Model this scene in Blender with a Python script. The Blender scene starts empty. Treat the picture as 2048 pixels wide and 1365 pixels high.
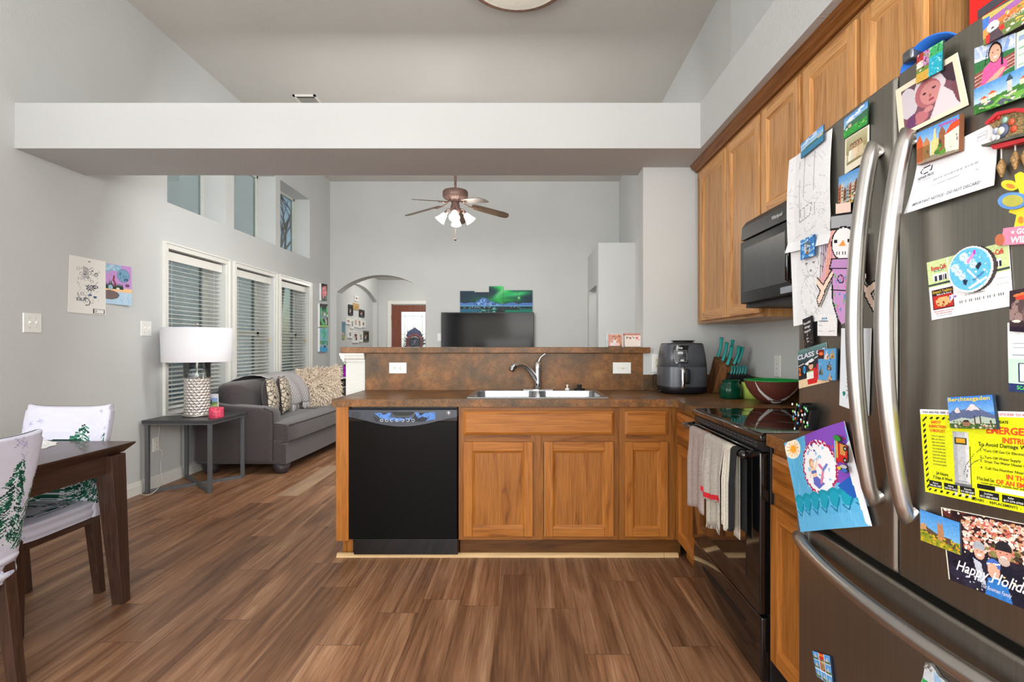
import bpy, math, random
import numpy as np
from mathutils import Vector, noise as mnoise
PI = math.pi
random.seed(7)
rs = np.random.RandomState(5)
sc = bpy.context.scene
COL = sc.collection
# ---- the camera: 1.225 m above the floor, looking along +Y; F is its focal length in pixels of the 2048 frame
H, F, VX, VY = 1.225, 1070.0, 1050.0, 690.0
def X(px, d): return (px - VX) * d / F          # x of something seen at column px and standing d metres away
def Z(py, d): return H - (py - VY) * d / F
LW = -3.17                                      # left wall plane
def on_left(px, py, x=LW):                      # a point of a wall parallel to YZ
    d = x * F / (px - VX); return (x, d, Z(py, d))

# ------------------------------------------------------------------ colours and materials
def lin(c):
    return tuple(((v / 255.0) / 12.92 if v / 255.0 <= .04045 else ((v / 255.0 + .055) / 1.055) ** 2.4) for v in c)
def L4(c): return lin(c) + (1.0,)
MATS = {}
def nt_new(name):
    m = bpy.data.materials.new(name); m.use_nodes = True
    nt = m.node_tree; b = nt.nodes['Principled BSDF']
    return m, nt, b
def N(nt, t, **kw):
    n = nt.nodes.new(t)
    for k, v in kw.items():
        if k in n.inputs.keys(): n.inputs[k].default_value = v
        else: setattr(n, k, v)
    return n
def ramp(nt, stops, src):
    r = nt.nodes.new('ShaderNodeValToRGB'); e = r.color_ramp.elements
    e[0].position, e[0].color = stops[0][0], L4(stops[0][1])
    e[1].position, e[1].color = stops[-1][0], L4(stops[-1][1])
    for p, c in stops[1:-1]:
        q = e.new(p); q.color = L4(c)
    nt.links.new(src, r.inputs['Fac']); return r
def coords(nt, scale=(1, 1, 1), rot=(0, 0, 0), kind='Object'):
    tc = nt.nodes.new('ShaderNodeTexCoord'); mp = nt.nodes.new('ShaderNodeMapping')
    mp.inputs['Scale'].default_value = scale; mp.inputs['Rotation'].default_value = rot
    nt.links.new(tc.outputs[kind], mp.inputs['Vector']); return mp.outputs['Vector']
def bump(nt, b, h, strength=.2, dist=.01):
    n = N(nt, 'ShaderNodeBump', Strength=strength, Distance=dist)
    nt.links.new(h, n.inputs['Height']); nt.links.new(n.outputs['Normal'], b.inputs['Normal'])
def plain(name, c, rough=.5, metal=0, var=.06, scale=30, coat=0, bmp=0, emit=0, ecol=None, spec=None, sheen=0):
    if name in MATS: return MATS[name]
    m, nt, b = nt_new(name)
    v = coords(nt)
    t = N(nt, 'ShaderNodeTexNoise', Scale=float(scale), Detail=4.0)
    nt.links.new(v, t.inputs['Vector'])
    d = tuple(max(0, x * (1 - var)) for x in c); l = tuple(min(255, x * (1 + var)) for x in c)
    r = ramp(nt, [(.3, d), (.7, l)], t.outputs['Fac'])
    nt.links.new(r.outputs['Color'], b.inputs['Base Color'])
    b.inputs['Roughness'].default_value = rough; b.inputs['Metallic'].default_value = metal
    if coat: b.inputs['Coat Weight'].default_value = coat; b.inputs['Coat Roughness'].default_value = .05
    if spec is not None: b.inputs['Specular IOR Level'].default_value = spec
    if sheen: b.inputs['Sheen Weight'].default_value = sheen
    if bmp: bump(nt, b, t.outputs['Fac'], bmp, .005)
    if emit:
        b.inputs['Emission Color'].default_value = L4(ecol or c); b.inputs['Emission Strength'].default_value = emit
    MATS[name] = m; return m
def wallmat(name, c, bstr=.25, sc_=70, dist=.006):
    m, nt, b = nt_new(name); v = coords(nt)
    t = N(nt, 'ShaderNodeTexNoise', Scale=float(sc_), Detail=3.0, Roughness=.55); nt.links.new(v, t.inputs['Vector'])
    t2 = N(nt, 'ShaderNodeTexNoise', Scale=1.3, Detail=2.0); nt.links.new(v, t2.inputs['Vector'])
    r = ramp(nt, [(.3, tuple(x * .975 for x in c)), (.7, c)], t2.outputs['Fac'])
    nt.links.new(r.outputs['Color'], b.inputs['Base Color']); b.inputs['Roughness'].default_value = .75
    b.inputs['Specular IOR Level'].default_value = .25
    bump(nt, b, t.outputs['Fac'], bstr, dist); return m
def oak(name, axis, dark=1.0, tone=0):
    m, nt, b = nt_new(name)
    s = {'x': (1.2, 16, 16), 'y': (16, 1.2, 16), 'z': (16, 16, 1.2)}[axis]
    v = coords(nt, s)
    w = N(nt, 'ShaderNodeTexNoise', Scale=1.0, Detail=2.0, Distortion=.6); nt.links.new(v, w.inputs['Vector'])
    mul = N(nt, 'ShaderNodeMath', operation='MULTIPLY'); mul.inputs[1].default_value = 6.0
    nt.links.new(w.outputs['Fac'], mul.inputs[0])
    fr = N(nt, 'ShaderNodeMath', operation='PINGPONG'); fr.inputs[1].default_value = 1.0; nt.links.new(mul.outputs[0], fr.inputs[0])
    s2 = {'x': (6, 260, 260), 'y': (260, 6, 260), 'z': (260, 260, 6)}[axis]
    f = N(nt, 'ShaderNodeTexNoise', Scale=1.0, Detail=3.0, Roughness=.6); nt.links.new(coords(nt, s2), f.inputs['Vector'])
    k = dark
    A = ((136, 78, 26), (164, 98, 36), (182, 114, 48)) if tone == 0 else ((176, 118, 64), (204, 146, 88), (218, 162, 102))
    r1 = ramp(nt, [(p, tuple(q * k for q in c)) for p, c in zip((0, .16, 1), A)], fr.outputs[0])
    r2 = ramp(nt, [(.34, (170, 168, 166)), (.56, (255, 255, 255))], f.outputs['Fac'])
    mx = N(nt, 'ShaderNodeMix', data_type='RGBA', blend_type='MULTIPLY'); mx.inputs[0].default_value = .6
    nt.links.new(r1.outputs['Color'], mx.inputs[6]); nt.links.new(r2.outputs['Color'], mx.inputs[7])
    nt.links.new(mx.outputs[2], b.inputs['Base Color']); b.inputs['Roughness'].default_value = .38
    b.inputs['Coat Weight'].default_value = .05; b.inputs['Specular IOR Level'].default_value = .3
    bump(nt, b, f.outputs['Fac'], .15, .002); return m
def floormat():
    m, nt, b = nt_new('vinyl_plank_floor')
    tc = nt.nodes.new('ShaderNodeTexCoord'); sx = nt.nodes.new('ShaderNodeSeparateXYZ'); nt.links.new(tc.outputs['Object'], sx.inputs[0])
    def M(op, a, b_=None):
        n = N(nt, 'ShaderNodeMath', operation=op)
        for k, q in enumerate((a, b_)):
            if q is None: continue
            if isinstance(q, (int, float)): n.inputs[k].default_value = q
            else: nt.links.new(q, n.inputs[k])
        return n.outputs[0]
    u = M('DIVIDE', M('ADD', sx.outputs[0], 20.03), .181); row = M('FLOOR', u); wn_ = N(nt, 'ShaderNodeTexWhiteNoise', noise_dimensions='1D'); nt.links.new(row, wn_.inputs['W'])
    w = M('ADD', M('DIVIDE', M('ADD', sx.outputs[1], 20.0), 1.22), wn_.outputs['Value']); idx = M('FLOOR', w)
    cb = nt.nodes.new('ShaderNodeCombineXYZ'); nt.links.new(row, cb.inputs[0]); nt.links.new(idx, cb.inputs[1]); pn = N(nt, 'ShaderNodeTexWhiteNoise', noise_dimensions='2D'); nt.links.new(cb.outputs[0], pn.inputs['Vector'])
    fu, fw = M('FRACT', u), M('FRACT', w); seam = M('MAXIMUM', M('LESS_THAN', fu, .008), M('LESS_THAN', fw, .0016))
    off = N(nt, 'ShaderNodeVectorMath', operation='SCALE'); off.inputs[3].default_value = 9.0; nt.links.new(pn.outputs['Color'], off.inputs[0])
    add = N(nt, 'ShaderNodeVectorMath', operation='ADD')
    m2 = nt.nodes.new('ShaderNodeMapping'); m2.inputs['Scale'].default_value = (13, .8, 1); nt.links.new(tc.outputs['Object'], m2.inputs['Vector'])
    nt.links.new(m2.outputs[0], add.inputs[0]); nt.links.new(off.outputs[0], add.inputs[1])
    n1 = N(nt, 'ShaderNodeTexNoise', Scale=1.0, Detail=4.0, Roughness=.6, Distortion=.9); nt.links.new(add.outputs[0], n1.inputs['Vector'])
    m3 = nt.nodes.new('ShaderNodeMapping'); m3.inputs['Scale'].default_value = (120, 4, 1); nt.links.new(tc.outputs['Object'], m3.inputs['Vector'])
    add2 = N(nt, 'ShaderNodeVectorMath', operation='ADD'); nt.links.new(m3.outputs[0], add2.inputs[0]); nt.links.new(off.outputs[0], add2.inputs[1])
    n2 = N(nt, 'ShaderNodeTexNoise', Scale=1.0, Detail=3.0); nt.links.new(add2.outputs[0], n2.inputs['Vector'])
    r1 = ramp(nt, [(.25, (100, 67, 47)), (.4, (134, 94, 66)), (.54, (162, 118, 86)), (.74, (190, 150, 116))], n1.outputs['Fac'])
    r2 = ramp(nt, [(.3, (175, 175, 175)), (.6, (255, 255, 255))], n2.outputs['Fac'])
    mx = N(nt, 'ShaderNodeMix', data_type='RGBA', blend_type='MULTIPLY'); mx.inputs[0].default_value = .7
    nt.links.new(r1.outputs['Color'], mx.inputs[6]); nt.links.new(r2.outputs['Color'], mx.inputs[7])
    r3 = ramp(nt, [(0, (215, 215, 215)), (1, (255, 252, 248))], pn.outputs['Value'])
    mx2 = N(nt, 'ShaderNodeMix', data_type='RGBA', blend_type='MULTIPLY'); mx2.inputs[0].default_value = 1
    nt.links.new(mx.outputs[2], mx2.inputs[6]); nt.links.new(r3.outputs['Color'], mx2.inputs[7])
    mx3 = N(nt, 'ShaderNodeMix', data_type='RGBA'); nt.links.new(seam, mx3.inputs[0])
    nt.links.new(mx2.outputs[2], mx3.inputs[6]); mx3.inputs[7].default_value = L4((58, 38, 28))
    nt.links.new(mx3.outputs[2], b.inputs['Base Color'])
    b.inputs['Roughness'].default_value = .42; b.inputs['Specular IOR Level'].default_value = .4
    bump(nt, b, n2.outputs['Fac'], .08, .002); return m
def laminate():
    m, nt, b = nt_new('brown_stone_laminate'); v = coords(nt)
    a = N(nt, 'ShaderNodeTexNoise', Scale=5.0, Detail=4.0, Distortion=.3); nt.links.new(v, a.inputs['Vector'])
    c = N(nt, 'ShaderNodeTexNoise', Scale=160.0, Detail=3.0); nt.links.new(v, c.inputs['Vector'])
    d = N(nt, 'ShaderNodeTexNoise', Scale=22.0, Detail=5.0, Roughness=.7); nt.links.new(v, d.inputs['Vector'])
    r = ramp(nt, [(.32, (100, 76, 50)), (.47, (132, 93, 54)), (.6, (160, 106, 57)), (.7, (170, 122, 72))], a.outputs['Fac'])
    r2 = ramp(nt, [(.35, (130, 125, 118)), (.65, (255, 255, 255))], c.outputs['Fac'])
    r3 = ramp(nt, [(.35, (190, 190, 190)), (.6, (255, 255, 255))], d.outputs['Fac'])
    mx = N(nt, 'ShaderNodeMix', data_type='RGBA', blend_type='MULTIPLY'); mx.inputs[0].default_value = .6
    nt.links.new(r.outputs['Color'], mx.inputs[6]); nt.links.new(r2.outputs['Color'], mx.inputs[7])
    mx2 = N(nt, 'ShaderNodeMix', data_type='RGBA', blend_type='MULTIPLY'); mx2.inputs[0].default_value = .8
    nt.links.new(mx.outputs[2], mx2.inputs[6]); nt.links.new(r3.outputs['Color'], mx2.inputs[7])
    nt.links.new(mx2.outputs[2], b.inputs['Base Color']); b.inputs['Roughness'].default_value = .36; b.inputs['Specular IOR Level'].default_value = .35; return m
def streak(name, c, axis, rough=.5, metal=0, lo=.75, coat=0, s=(5, 90), aniso=0):
    m, nt, b = nt_new(name)
    sc_ = {'x': (s[0], s[1], s[1]), 'y': (s[1], s[0], s[1]), 'z': (s[1], s[1], s[0])}[axis]
    t = N(nt, 'ShaderNodeTexNoise', Scale=1.0, Detail=4.0, Roughness=.6); nt.links.new(coords(nt, sc_), t.inputs['Vector'])
    r = ramp(nt, [(.3, tuple(x * lo for x in c)), (.7, c)], t.outputs['Fac'])
    nt.links.new(r.outputs['Color'], b.inputs['Base Color']); b.inputs['Roughness'].default_value = rough
    b.inputs['Metallic'].default_value = metal
    if coat: b.inputs['Coat Weight'].default_value = coat
    return m
def painted(name='printed_surface', rough=.35, glow=0):
    m, nt, b = nt_new(name)
    a = nt.nodes.new('ShaderNodeVertexColor'); a.layer_name = 'Col'
    nt.links.new(a.outputs['Color'], b.inputs['Base Color']); b.inputs['Roughness'].default_value = max(rough, .5); b.inputs['Specular IOR Level'].default_value = .22; return m
def glassmat(name, tint=(235, 245, 245), refl=.12, rough=.02):
    m, nt, b = nt_new(name); nt.nodes.remove(b)
    out = nt.nodes['Material Output']
    t = N(nt, 'ShaderNodeBsdfTransparent'); t.inputs['Color'].default_value = L4(tint)
    g = N(nt, 'ShaderNodeBsdfGlossy'); g.inputs['Roughness'].default_value = rough
    fr = N(nt, 'ShaderNodeFresnel', IOR=1.45); ad = N(nt, 'ShaderNodeMath', operation='MULTIPLY_ADD'); ad.inputs[1].default_value = .9; ad.inputs[2].default_value = refl * .3
    nt.links.new(fr.outputs[0], ad.inputs[0])
    mx = nt.nodes.new('ShaderNodeMixShader'); nt.links.new(ad.outputs[0], mx.inputs[0]); nt.links.new(t.outputs[0], mx.inputs[1]); nt.links.new(g.outputs[0], mx.inputs[2])
    nt.links.new(mx.outputs[0], out.inputs['Surface']); return m

W_WALL = wallmat('painted_wall', (204, 206, 205))
W_CEIL = wallmat('painted_ceiling', (204, 202, 197), .3, 60)
W_BEAM = wallmat('painted_beam', (196, 197, 197), .35, 80)
FLOOR = floormat()
OX, OY, OZ = oak('oak_grain_x', 'x', .97), oak('oak_grain_y', 'y', .97), oak('oak_grain_z', 'z', .97)
FX, FY, FZ = oak('oak_frame_x', 'x', .82), oak('oak_frame_y', 'y', .82), oak('oak_frame_z', 'z', .82)
PZ = oak('oak_panel', 'z', .9)
UFY, UFZ, UPZ = oak('oak_light_frame_y', 'y', .84, 1), oak('oak_light_frame_z', 'z', .84, 1), oak('oak_light_panel', 'z', .94, 1)
UYY, UZZ = oak('oak_light_grain_y', 'y', 1, 1), oak('oak_light_grain_z', 'z', 1, 1)
OZD = oak('oak_grain_shaded', 'z', .8, 1)  # copy of the upper oak with shade put into its colour
LAM = laminate()
TRIM = plain('white_trim_paint', (226, 225, 219), .35, var=.01)
WHITE = plain('white_plastic', (236, 236, 232), .3, var=.01)
BLK = plain('gloss_black', (14, 14, 15), .08, var=.1, coat=.6)
BLKM = plain('matte_black', (24, 24, 26), .45, var=.15)
DARKP = plain('dark_grey_plastic', (52, 54, 58), .35, var=.08)
STEEL = streak('brushed_steel', (196, 194, 190), 'x', .24, 1, .85, s=(4, 220))
CHROME = plain('chrome', (225, 226, 228), .08, 1, var=.01)
BRONZE = plain('brushed_bronze', (104, 80, 72), .5, .3, var=.12)
DKWOOD = streak('dark_walnut_wood', (78, 52, 40), 'y', .38, 0, .55, coat=.2)
DKWOODZ = streak('dark_walnut_wood_upright', (74, 48, 36), 'z', .4, 0, .55, coat=.2)
CHAR = plain('charcoal_tweed', (60, 53, 54), .95, var=.38, scale=260, bmp=.3, sheen=.3)
PRINT = painted()
PRINTM = painted('printed_paper', .7)
GLASS = glassmat('window_glass')
GREYM = plain('grey_painted_steel', (98, 100, 103), .4, .3, var=.04)

# ------------------------------------------------------------------ mesh builder
class MB:
    def __init__(s): s.V, s.F, s.S, s.M, s.C, s.m, s.c = [], [], [], [], [], 0, None
    def add(s, vs, fs, smooth=False):
        b = len(s.V); s.V += [tuple(v) for v in vs]
        for f in fs: s.F.append(tuple(b + i for i in f)); s.S.append(smooth); s.M.append(s.m); s.C.append(s.c)
        return s
    def box(s, x0, x1, y0, y1, z0, z1):
        x0, x1 = sorted((x0, x1)); y0, y1 = sorted((y0, y1)); z0, z1 = sorted((z0, z1))
        v = [(x, y, z) for z in (z0, z1) for y in (y0, y1) for x in (x0, x1)]
        return s.add(v, [(0, 2, 3, 1), (4, 5, 7, 6), (0, 1, 5, 4), (2, 6, 7, 3), (0, 4, 6, 2), (1, 3, 7, 5)])
    def hexa(s, b, t):   # bottom 4 and top 4 points, counter-clockwise seen from above
        return s.add(list(b) + list(t), [(3, 2, 1, 0), (4, 5, 6, 7), (0, 1, 5, 4), (1, 2, 6, 5), (2, 3, 7, 6), (3, 0, 4, 7)])
    def poly(s, pts): return s.add(pts, [tuple(range(len(pts)))])
    def prism(s, pts, d0, d1, axis='z'):
        def P(a, b, d): return {'z': (a, b, d), 'y': (a, d, b), 'x': (d, a, b)}[axis]
        n = len(pts); v = [P(a, b, d0) for a, b in pts] + [P(a, b, d1) for a, b in pts]
        f = [tuple(range(n))[::-1], tuple(range(n, 2 * n))] + [(i, (i + 1) % n, n + (i + 1) % n, n + i) for i in range(n)]
        return s.add(v, f)
    def tube(s, pts, r, seg=10, cap=True, flat=1.0):
        pts = [Vector(p) for p in pts]; n = len(pts); rr = r if isinstance(r, (list, tuple)) else [r] * n
        vs = []; up = None
        for i, p in enumerate(pts):
            t = (pts[min(i + 1, n - 1)] - pts[max(i - 1, 0)]).normalized()
            if up is None: up = Vector((0, 0, 1)) if abs(t.z) < .9 else Vector((1, 0, 0))
            a = t.cross(up).normalized(); bb = a.cross(t).normalized(); up = bb
            for k in range(seg):
                th = 2 * PI * k / seg; vs.append(p + a * (math.cos(th) * rr[i]) + bb * (math.sin(th) * rr[i] * flat))
        fs = [(i * seg + k, i * seg + (k + 1) % seg, (i + 1) * seg + (k + 1) % seg, (i + 1) * seg + k) for i in range(n - 1) for k in range(seg)]
        s.add(vs, fs, True)
        if cap:
            s.add(vs[:seg], [tuple(range(seg))[::-1]]); s.add(vs[-seg:], [tuple(range(seg))])
        return s
    def lathe(s, prof, c=(0, 0, 0), seg=32, T=None, wob=None):
        vs = []
        for (r, z) in prof:
            for k in range(seg):
                th = 2 * PI * k / seg; q = r * (wob(th, z) if wob else 1)
                v = Vector((q * math.cos(th), q * math.sin(th), z))
                if T: v = T(v)
                vs.append((v[0] + c[0], v[1] + c[1], v[2] + c[2]))
        n = len(prof)
        return s.add(vs, [(i * seg + k, i * seg + (k + 1) % seg, (i + 1) * seg + (k + 1) % seg, (i + 1) * seg + k) for i in range(n - 1) for k in range(seg)], True)
    def ball(s, c, r, seg=14, rings=8):
        rx = r if isinstance(r, (tuple, list)) else (r, r, r)
        pr = [(max(1e-4, math.sin(PI * i / rings)), -math.cos(PI * i / rings)) for i in range(rings + 1)]
        return s.lathe(pr, c, seg, T=lambda v: Vector((v.x * rx[0], v.y * rx[1], v.z * rx[2])))
    def grid(s, fn, nu, nv, smooth=True, closed=False):
        vs = [fn(i / nu, j / nv) for j in range(nv + 1) for i in range(nu + 1)]
        return s.add(vs, [(j * (nu + 1) + i, j * (nu + 1) + i + 1, (j + 1) * (nu + 1) + i + 1, (j + 1) * (nu + 1) + i) for j in range(nv) for i in range(nu)], smooth)

def worldloc(o):
    v = Vector((0, 0, 0))
    while o is not None: v = v + o.location; o = o.parent
    return v
def tagp(o, label=None, cat=None, group=None, kind=None):
    if label: o['label'] = label
    if cat: o['category'] = cat
    if group: o['group'] = group
    if kind: o['kind'] = kind
    return o
def obj(name, mb, mat, parent=None, bevel=0, seg=2, subsurf=0, solid=0, label=None, cat=None, group=None, kind=None, weld=False):
    me = bpy.data.meshes.new(name)
    if parent is not None: o0 = worldloc(parent)
    else:
        a = np.array(mb.V); o0 = Vector(((a[:, 0].min() + a[:, 0].max()) / 2, (a[:, 1].min() + a[:, 1].max()) / 2, a[:, 2].min()))
    me.from_pydata([(v[0] - o0.x, v[1] - o0.y, v[2] - o0.z) for v in mb.V], [], mb.F)
    for m in (mat if isinstance(mat, (list, tuple)) else [mat]): me.materials.append(m)
    me.polygons.foreach_set('use_smooth', mb.S); me.polygons.foreach_set('material_index', mb.M)
    if any(c is not None for c in mb.C):
        ca = me.color_attributes.new('Col', 'FLOAT_COLOR', 'CORNER')
        cnt = [len(f) for f in mb.F]
        cols = np.repeat(np.array([(c if c is not None else (.8, .8, .8)) + (1.0,) for c in mb.C]), cnt, axis=0)
        ca.data.foreach_set('color', cols.astype(np.float32).ravel())
    me.update()
    o = bpy.data.objects.new(name, me); COL.objects.link(o)
    if parent is not None: o.parent = parent
    else: o.location = o0
    if weld:
        w = o.modifiers.new('w', 'WELD'); w.merge_threshold = 1e-5
    if bevel:
        b = o.modifiers.new('b', 'BEVEL'); b.width = bevel; b.segments = seg; b.limit_method = 'ANGLE'; b.angle_limit = .6
        b.harden_normals = False
        if seg > 2: me.polygons.foreach_set('use_smooth', [True] * len(mb.F))
    if solid:
        b = o.modifiers.new('s', 'SOLIDIFY'); b.thickness = solid; b.offset = 0
    if subsurf:
        b = o.modifiers.new('u', 'SUBSURF'); b.levels = b.render_levels = subsurf
    return tagp(o, label, cat, group, kind)
def thing(name, loc, label, cat, group=None, kind=None):
    o = bpy.data.objects.new(name, None); COL.objects.link(o); o.location = loc; o.empty_display_size = .05
    return tagp(o, label, cat, group, kind)
def struct(name, mb, mat, parent=None, **kw): return obj(name, mb, mat, parent, kind=None if parent else 'structure', **kw)

# ------------------------------------------------------------------ lettering
_tc = {}
def textmesh(s, bold=0.0, res=2, shear=0):
    key = (s, bold, shear)
    if key in _tc: return _tc[key]
    cu = bpy.data.curves.new('t', 'FONT'); cu.body = s; cu.size = 1; cu.offset = bold; cu.shear = shear; cu.resolution_u = res
    ob = bpy.data.objects.new('t', cu); COL.objects.link(ob)
    me = bpy.data.meshes.new_from_object(ob.evaluated_get(bpy.context.evaluated_depsgraph_get()))
    V = [(v.co.x, v.co.y) for v in me.vertices]; Fc = [tuple(p.vertices) for p in me.polygons]
    bpy.data.objects.remove(ob); bpy.data.meshes.remove(me); bpy.data.curves.remove(cu)
    w = max([v[0] for v in V] or [1]); _tc[key] = (V, Fc, w); return _tc[key]
def put_text(mb, P, s, u, v, h, col, width=None, bold=.01, aspect=1.0, ang=0, align='l', shear=0):
    """P(u,v) -> point; (u,v) baseline start in metres along the card; h is the letter size in metres"""
    V, Fc, w = textmesh(s, bold, 2, shear)
    k = h * 1.35; kx = k * aspect if width is None else width / w
    tw = w * kx; ox = {'l': 0, 'c': -tw / 2, 'r': -tw}[align]; ca, sa = math.cos(ang), math.sin(ang)
    pts = []
    for a, b in V:
        a2, b2 = a * kx + ox, b * k
        pts.append(P(u + a2 * ca - b2 * sa, v + a2 * sa + b2 * ca))
    mb.c = lin(col); mb.add(pts, Fc); mb.c = None

# ------------------------------------------------------------------ a little painter: arrays of colour laid on meshes face by face
class Cv:
    def __init__(s, w, h, c):
        s.w, s.h = w, h; s.a = np.zeros((h, w, 4)); s.a[:] = tuple(c) + (1,) if c is not None else (0, 0, 0, 0)
        yy, xx = np.mgrid[0:h, 0:w]; s.x = (xx + .5) / w; s.y = (yy + .5) / h
    def put(s, m, c, al=1.0):
        m = np.clip(m * al, 0, 1)[..., None] if m.dtype != bool else (m * al)[..., None]
        c = np.array(tuple(c)); s.a[..., :3] = s.a[..., :3] * (1 - m) + c * m; s.a[..., 3] = np.maximum(s.a[..., 3], m[..., 0]); return s
    def rect(s, x0, y0, x1, y1, c, al=1.0): return s.put(((s.x >= x0) & (s.x < x1) & (s.y >= y0) & (s.y < y1)), c, al)
    def ell(s, cx, cy, rx, ry, c, al=1.0, rot=0):
        dx, dy = s.x - cx, s.y - cy; ca, sa = math.cos(rot), math.sin(rot)
        return s.put((((dx * ca + dy * sa) / rx) ** 2 + ((-dx * sa + dy * ca) / ry) ** 2 < 1), c, al)
    def ring(s, cx, cy, rx, ry, t, c, al=1.0):
        q = np.sqrt(((s.x - cx) / rx) ** 2 + ((s.y - cy) / ry) ** 2); return s.put((q < 1 + t / 2) & (q > 1 - t / 2), c, al)
    def poly(s, pts, c, al=1.0):
        m = np.zeros(s.x.shape, bool); n = len(pts); j = n - 1
        for i in range(n):
            xi, yi = pts[i]; xj, yj = pts[j]
            if yi != yj: m ^= ((yi > s.y) != (yj > s.y)) & (s.x < (xj - xi) * (s.y - yi) / (yj - yi) + xi)
            j = i
        return s.put(m, c, al)
    def line(s, pts, t, c, al=1.0):
        asp = s.w / s.h
        for (x0, y0), (x1, y1) in zip(pts, pts[1:]):
            dx, dy = (x1 - x0) * asp, y1 - y0; L = dx * dx + dy * dy + 1e-9
            px, py = (s.x - x0) * asp, s.y - y0; k = np.clip((px * dx + py * dy) / L, 0, 1)
            s.put(np.hypot(px - k * dx, py - k * dy) < t / 2, c, al)
        return s
    def grad(s, y0, y1, c0, c1):
        k = np.clip((s.y - y0) / (y1 - y0), 0, 1)[..., None]; m = (s.y >= y0) & (s.y < y1)
        s.a[m, :3] = (np.array(c0) * (1 - k) + np.array(c1) * k)[m]; s.a[m, 3] = 1; return s
    def specks(s, x0, y0, x1, y1, n, cols, r=.02, ry=None, al=1.0, rot=None):
        for _ in range(n):
            s.ell(rs.uniform(x0, x1), rs.uniform(y0, y1), r * rs.uniform(.5, 1.3), (ry or r * s.w / s.h) * rs.uniform(.5, 1.3), cols[rs.randint(len(cols))], al, rs.uniform(0, 3) if rot is None else rot)
        return s
    def noise(s, amt, k=1):
        n = rs.rand((s.h + k - 1) // k, (s.w + k - 1) // k); n = np.kron(n, np.ones((k, k)))[:s.h, :s.w]
        s.a[..., :3] = np.clip(s.a[..., :3] + (n - .5)[..., None] * amt, 0, 255); return s
    def person(s, x, y, h, shirt, skin=(214, 168, 140), hair=(80, 50, 35)):
        s.poly([(x - h * .3, y + h), (x - h * .26, y + h * .4), (x + h * .26, y + h * .4), (x + h * .3, y + h)], shirt)
        s.ell(x, y + h * .2, h * .13, h * .17, hair); s.ell(x, y + h * .23, h * .105, h * .14, skin); return s

def card(name, quad, cv, surf, t=.0012, texts=(), label='', cat='magnet', group=None, mat=None, axis='x', sgn=-1, off=.0008, curl=None, parent=None, edge=(235, 235, 235)):
    """quad: four (a,z) corners TL TR BR BL on the carrying surface; surf(a) gives its third coordinate"""
    if mat is None: cv.noise(16); cv.noise(10, 3)
    q = [np.array(p, float) for p in quad]
    def at(u, v, o=0.0):
        p = (q[0] * (1 - u) + q[1] * u) * (1 - v) + (q[3] * (1 - u) + q[2] * u) * v
        d = surf(p[0]) + sgn * (off + o + (curl(u, v) if curl else 0))
        return (d, p[0], p[1]) if axis == 'x' else (p[0], d, p[1])
    mb = MB(); W, Hh = cv.w, cv.h
    P0 = [[at(i / W, j / Hh, t) for i in range(W + 1)] for j in range(Hh + 1)]
    vid = {}
    def V(i, j):
        if (i, j) not in vid: vid[(i, j)] = len(mb.V); mb.V.append(P0[j][i])
        return vid[(i, j)]
    a = cv.a
    sol = a[..., 3] > .5
    lc = np.where(a[..., :3] / 255 <= .04045, a[..., :3] / 255 / 12.92, ((a[..., :3] / 255 + .055) / 1.055) ** 2.4)
    for j in range(Hh):
        for i in range(W):
            if sol[j, i]:
                mb.F.append((V(i, j), V(i, j + 1), V(i + 1, j + 1), V(i + 1, j))); mb.S.append(False); mb.M.append(0); mb.C.append(tuple(lc[j, i]))
    mb.c = lin(edge)
    for j in range(Hh):
        for i in range(W):
            if not sol[j, i]: continue
            for (di, dj, a0, a1) in ((-1, 0, (i, j), (i, j + 1)), (1, 0, (i + 1, j + 1), (i + 1, j)), (0, -1, (i + 1, j), (i, j)), (0, 1, (i, j + 1), (i + 1, j + 1))):
                ii, jj = i + di, j + dj
                if 0 <= ii < W and 0 <= jj < Hh and sol[jj, ii]: continue
                mb.add([at(a0[0] / W, a0[1] / Hh, t), at(a1[0] / W, a1[1] / Hh, t), at(a1[0] / W, a1[1] / Hh), at(a0[0] / W, a0[1] / Hh)], [(0, 3, 2, 1)])
    mb.c = None
    o = obj(name, mb, mat or PRINT, parent, label=label or None, cat=cat if not parent else None, group=group)
    if texts:
        tm = MB(); cw = np.linalg.norm(q[1] - q[0]); ch = np.linalg.norm(q[3] - q[0])
        for tx in texts:
            s_, u, v, h, c = tx[:5]; kw = dict(tx[5]) if len(tx) > 5 else {}
            if 'width' in kw: kw['width'] *= cw
            put_text(tm, lambda a_, b_: at(min(1, a_ / cw), 1 - b_ / ch, t + .0006), s_, u * cw, (1 - v) * ch, h * ch, c, **kw)
        obj('lettering', tm, mat or PRINT, o)
    return o
# ================================================================== the shell
RWK, RWL = 1.48, 1.53           # kitchen and living parts of the right wall
Y0, YB = -2.6, 8.70             # behind the camera, far wall
def zc(y): return 3.99 if y < 3.3 else 3.99 - .02 * (y - 3.3)
mb = MB(); mb.box(-4.3, 3.2, Y0 - .3, 11.6, -.1, 0); struct('floor', mb, FLOOR)
# the ceiling: level over the kitchen, falling a little towards the far wall
mb = MB(); mb.prism([(Y0 - .2, 3.99), (3.3, 3.99), (YB + .1, zc(YB + .1)), (YB + .1, 4.2), (Y0 - .2, 4.2)], -3.5, 1.7, 'x')
struct('ceiling', mb, W_CEIL)

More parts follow.
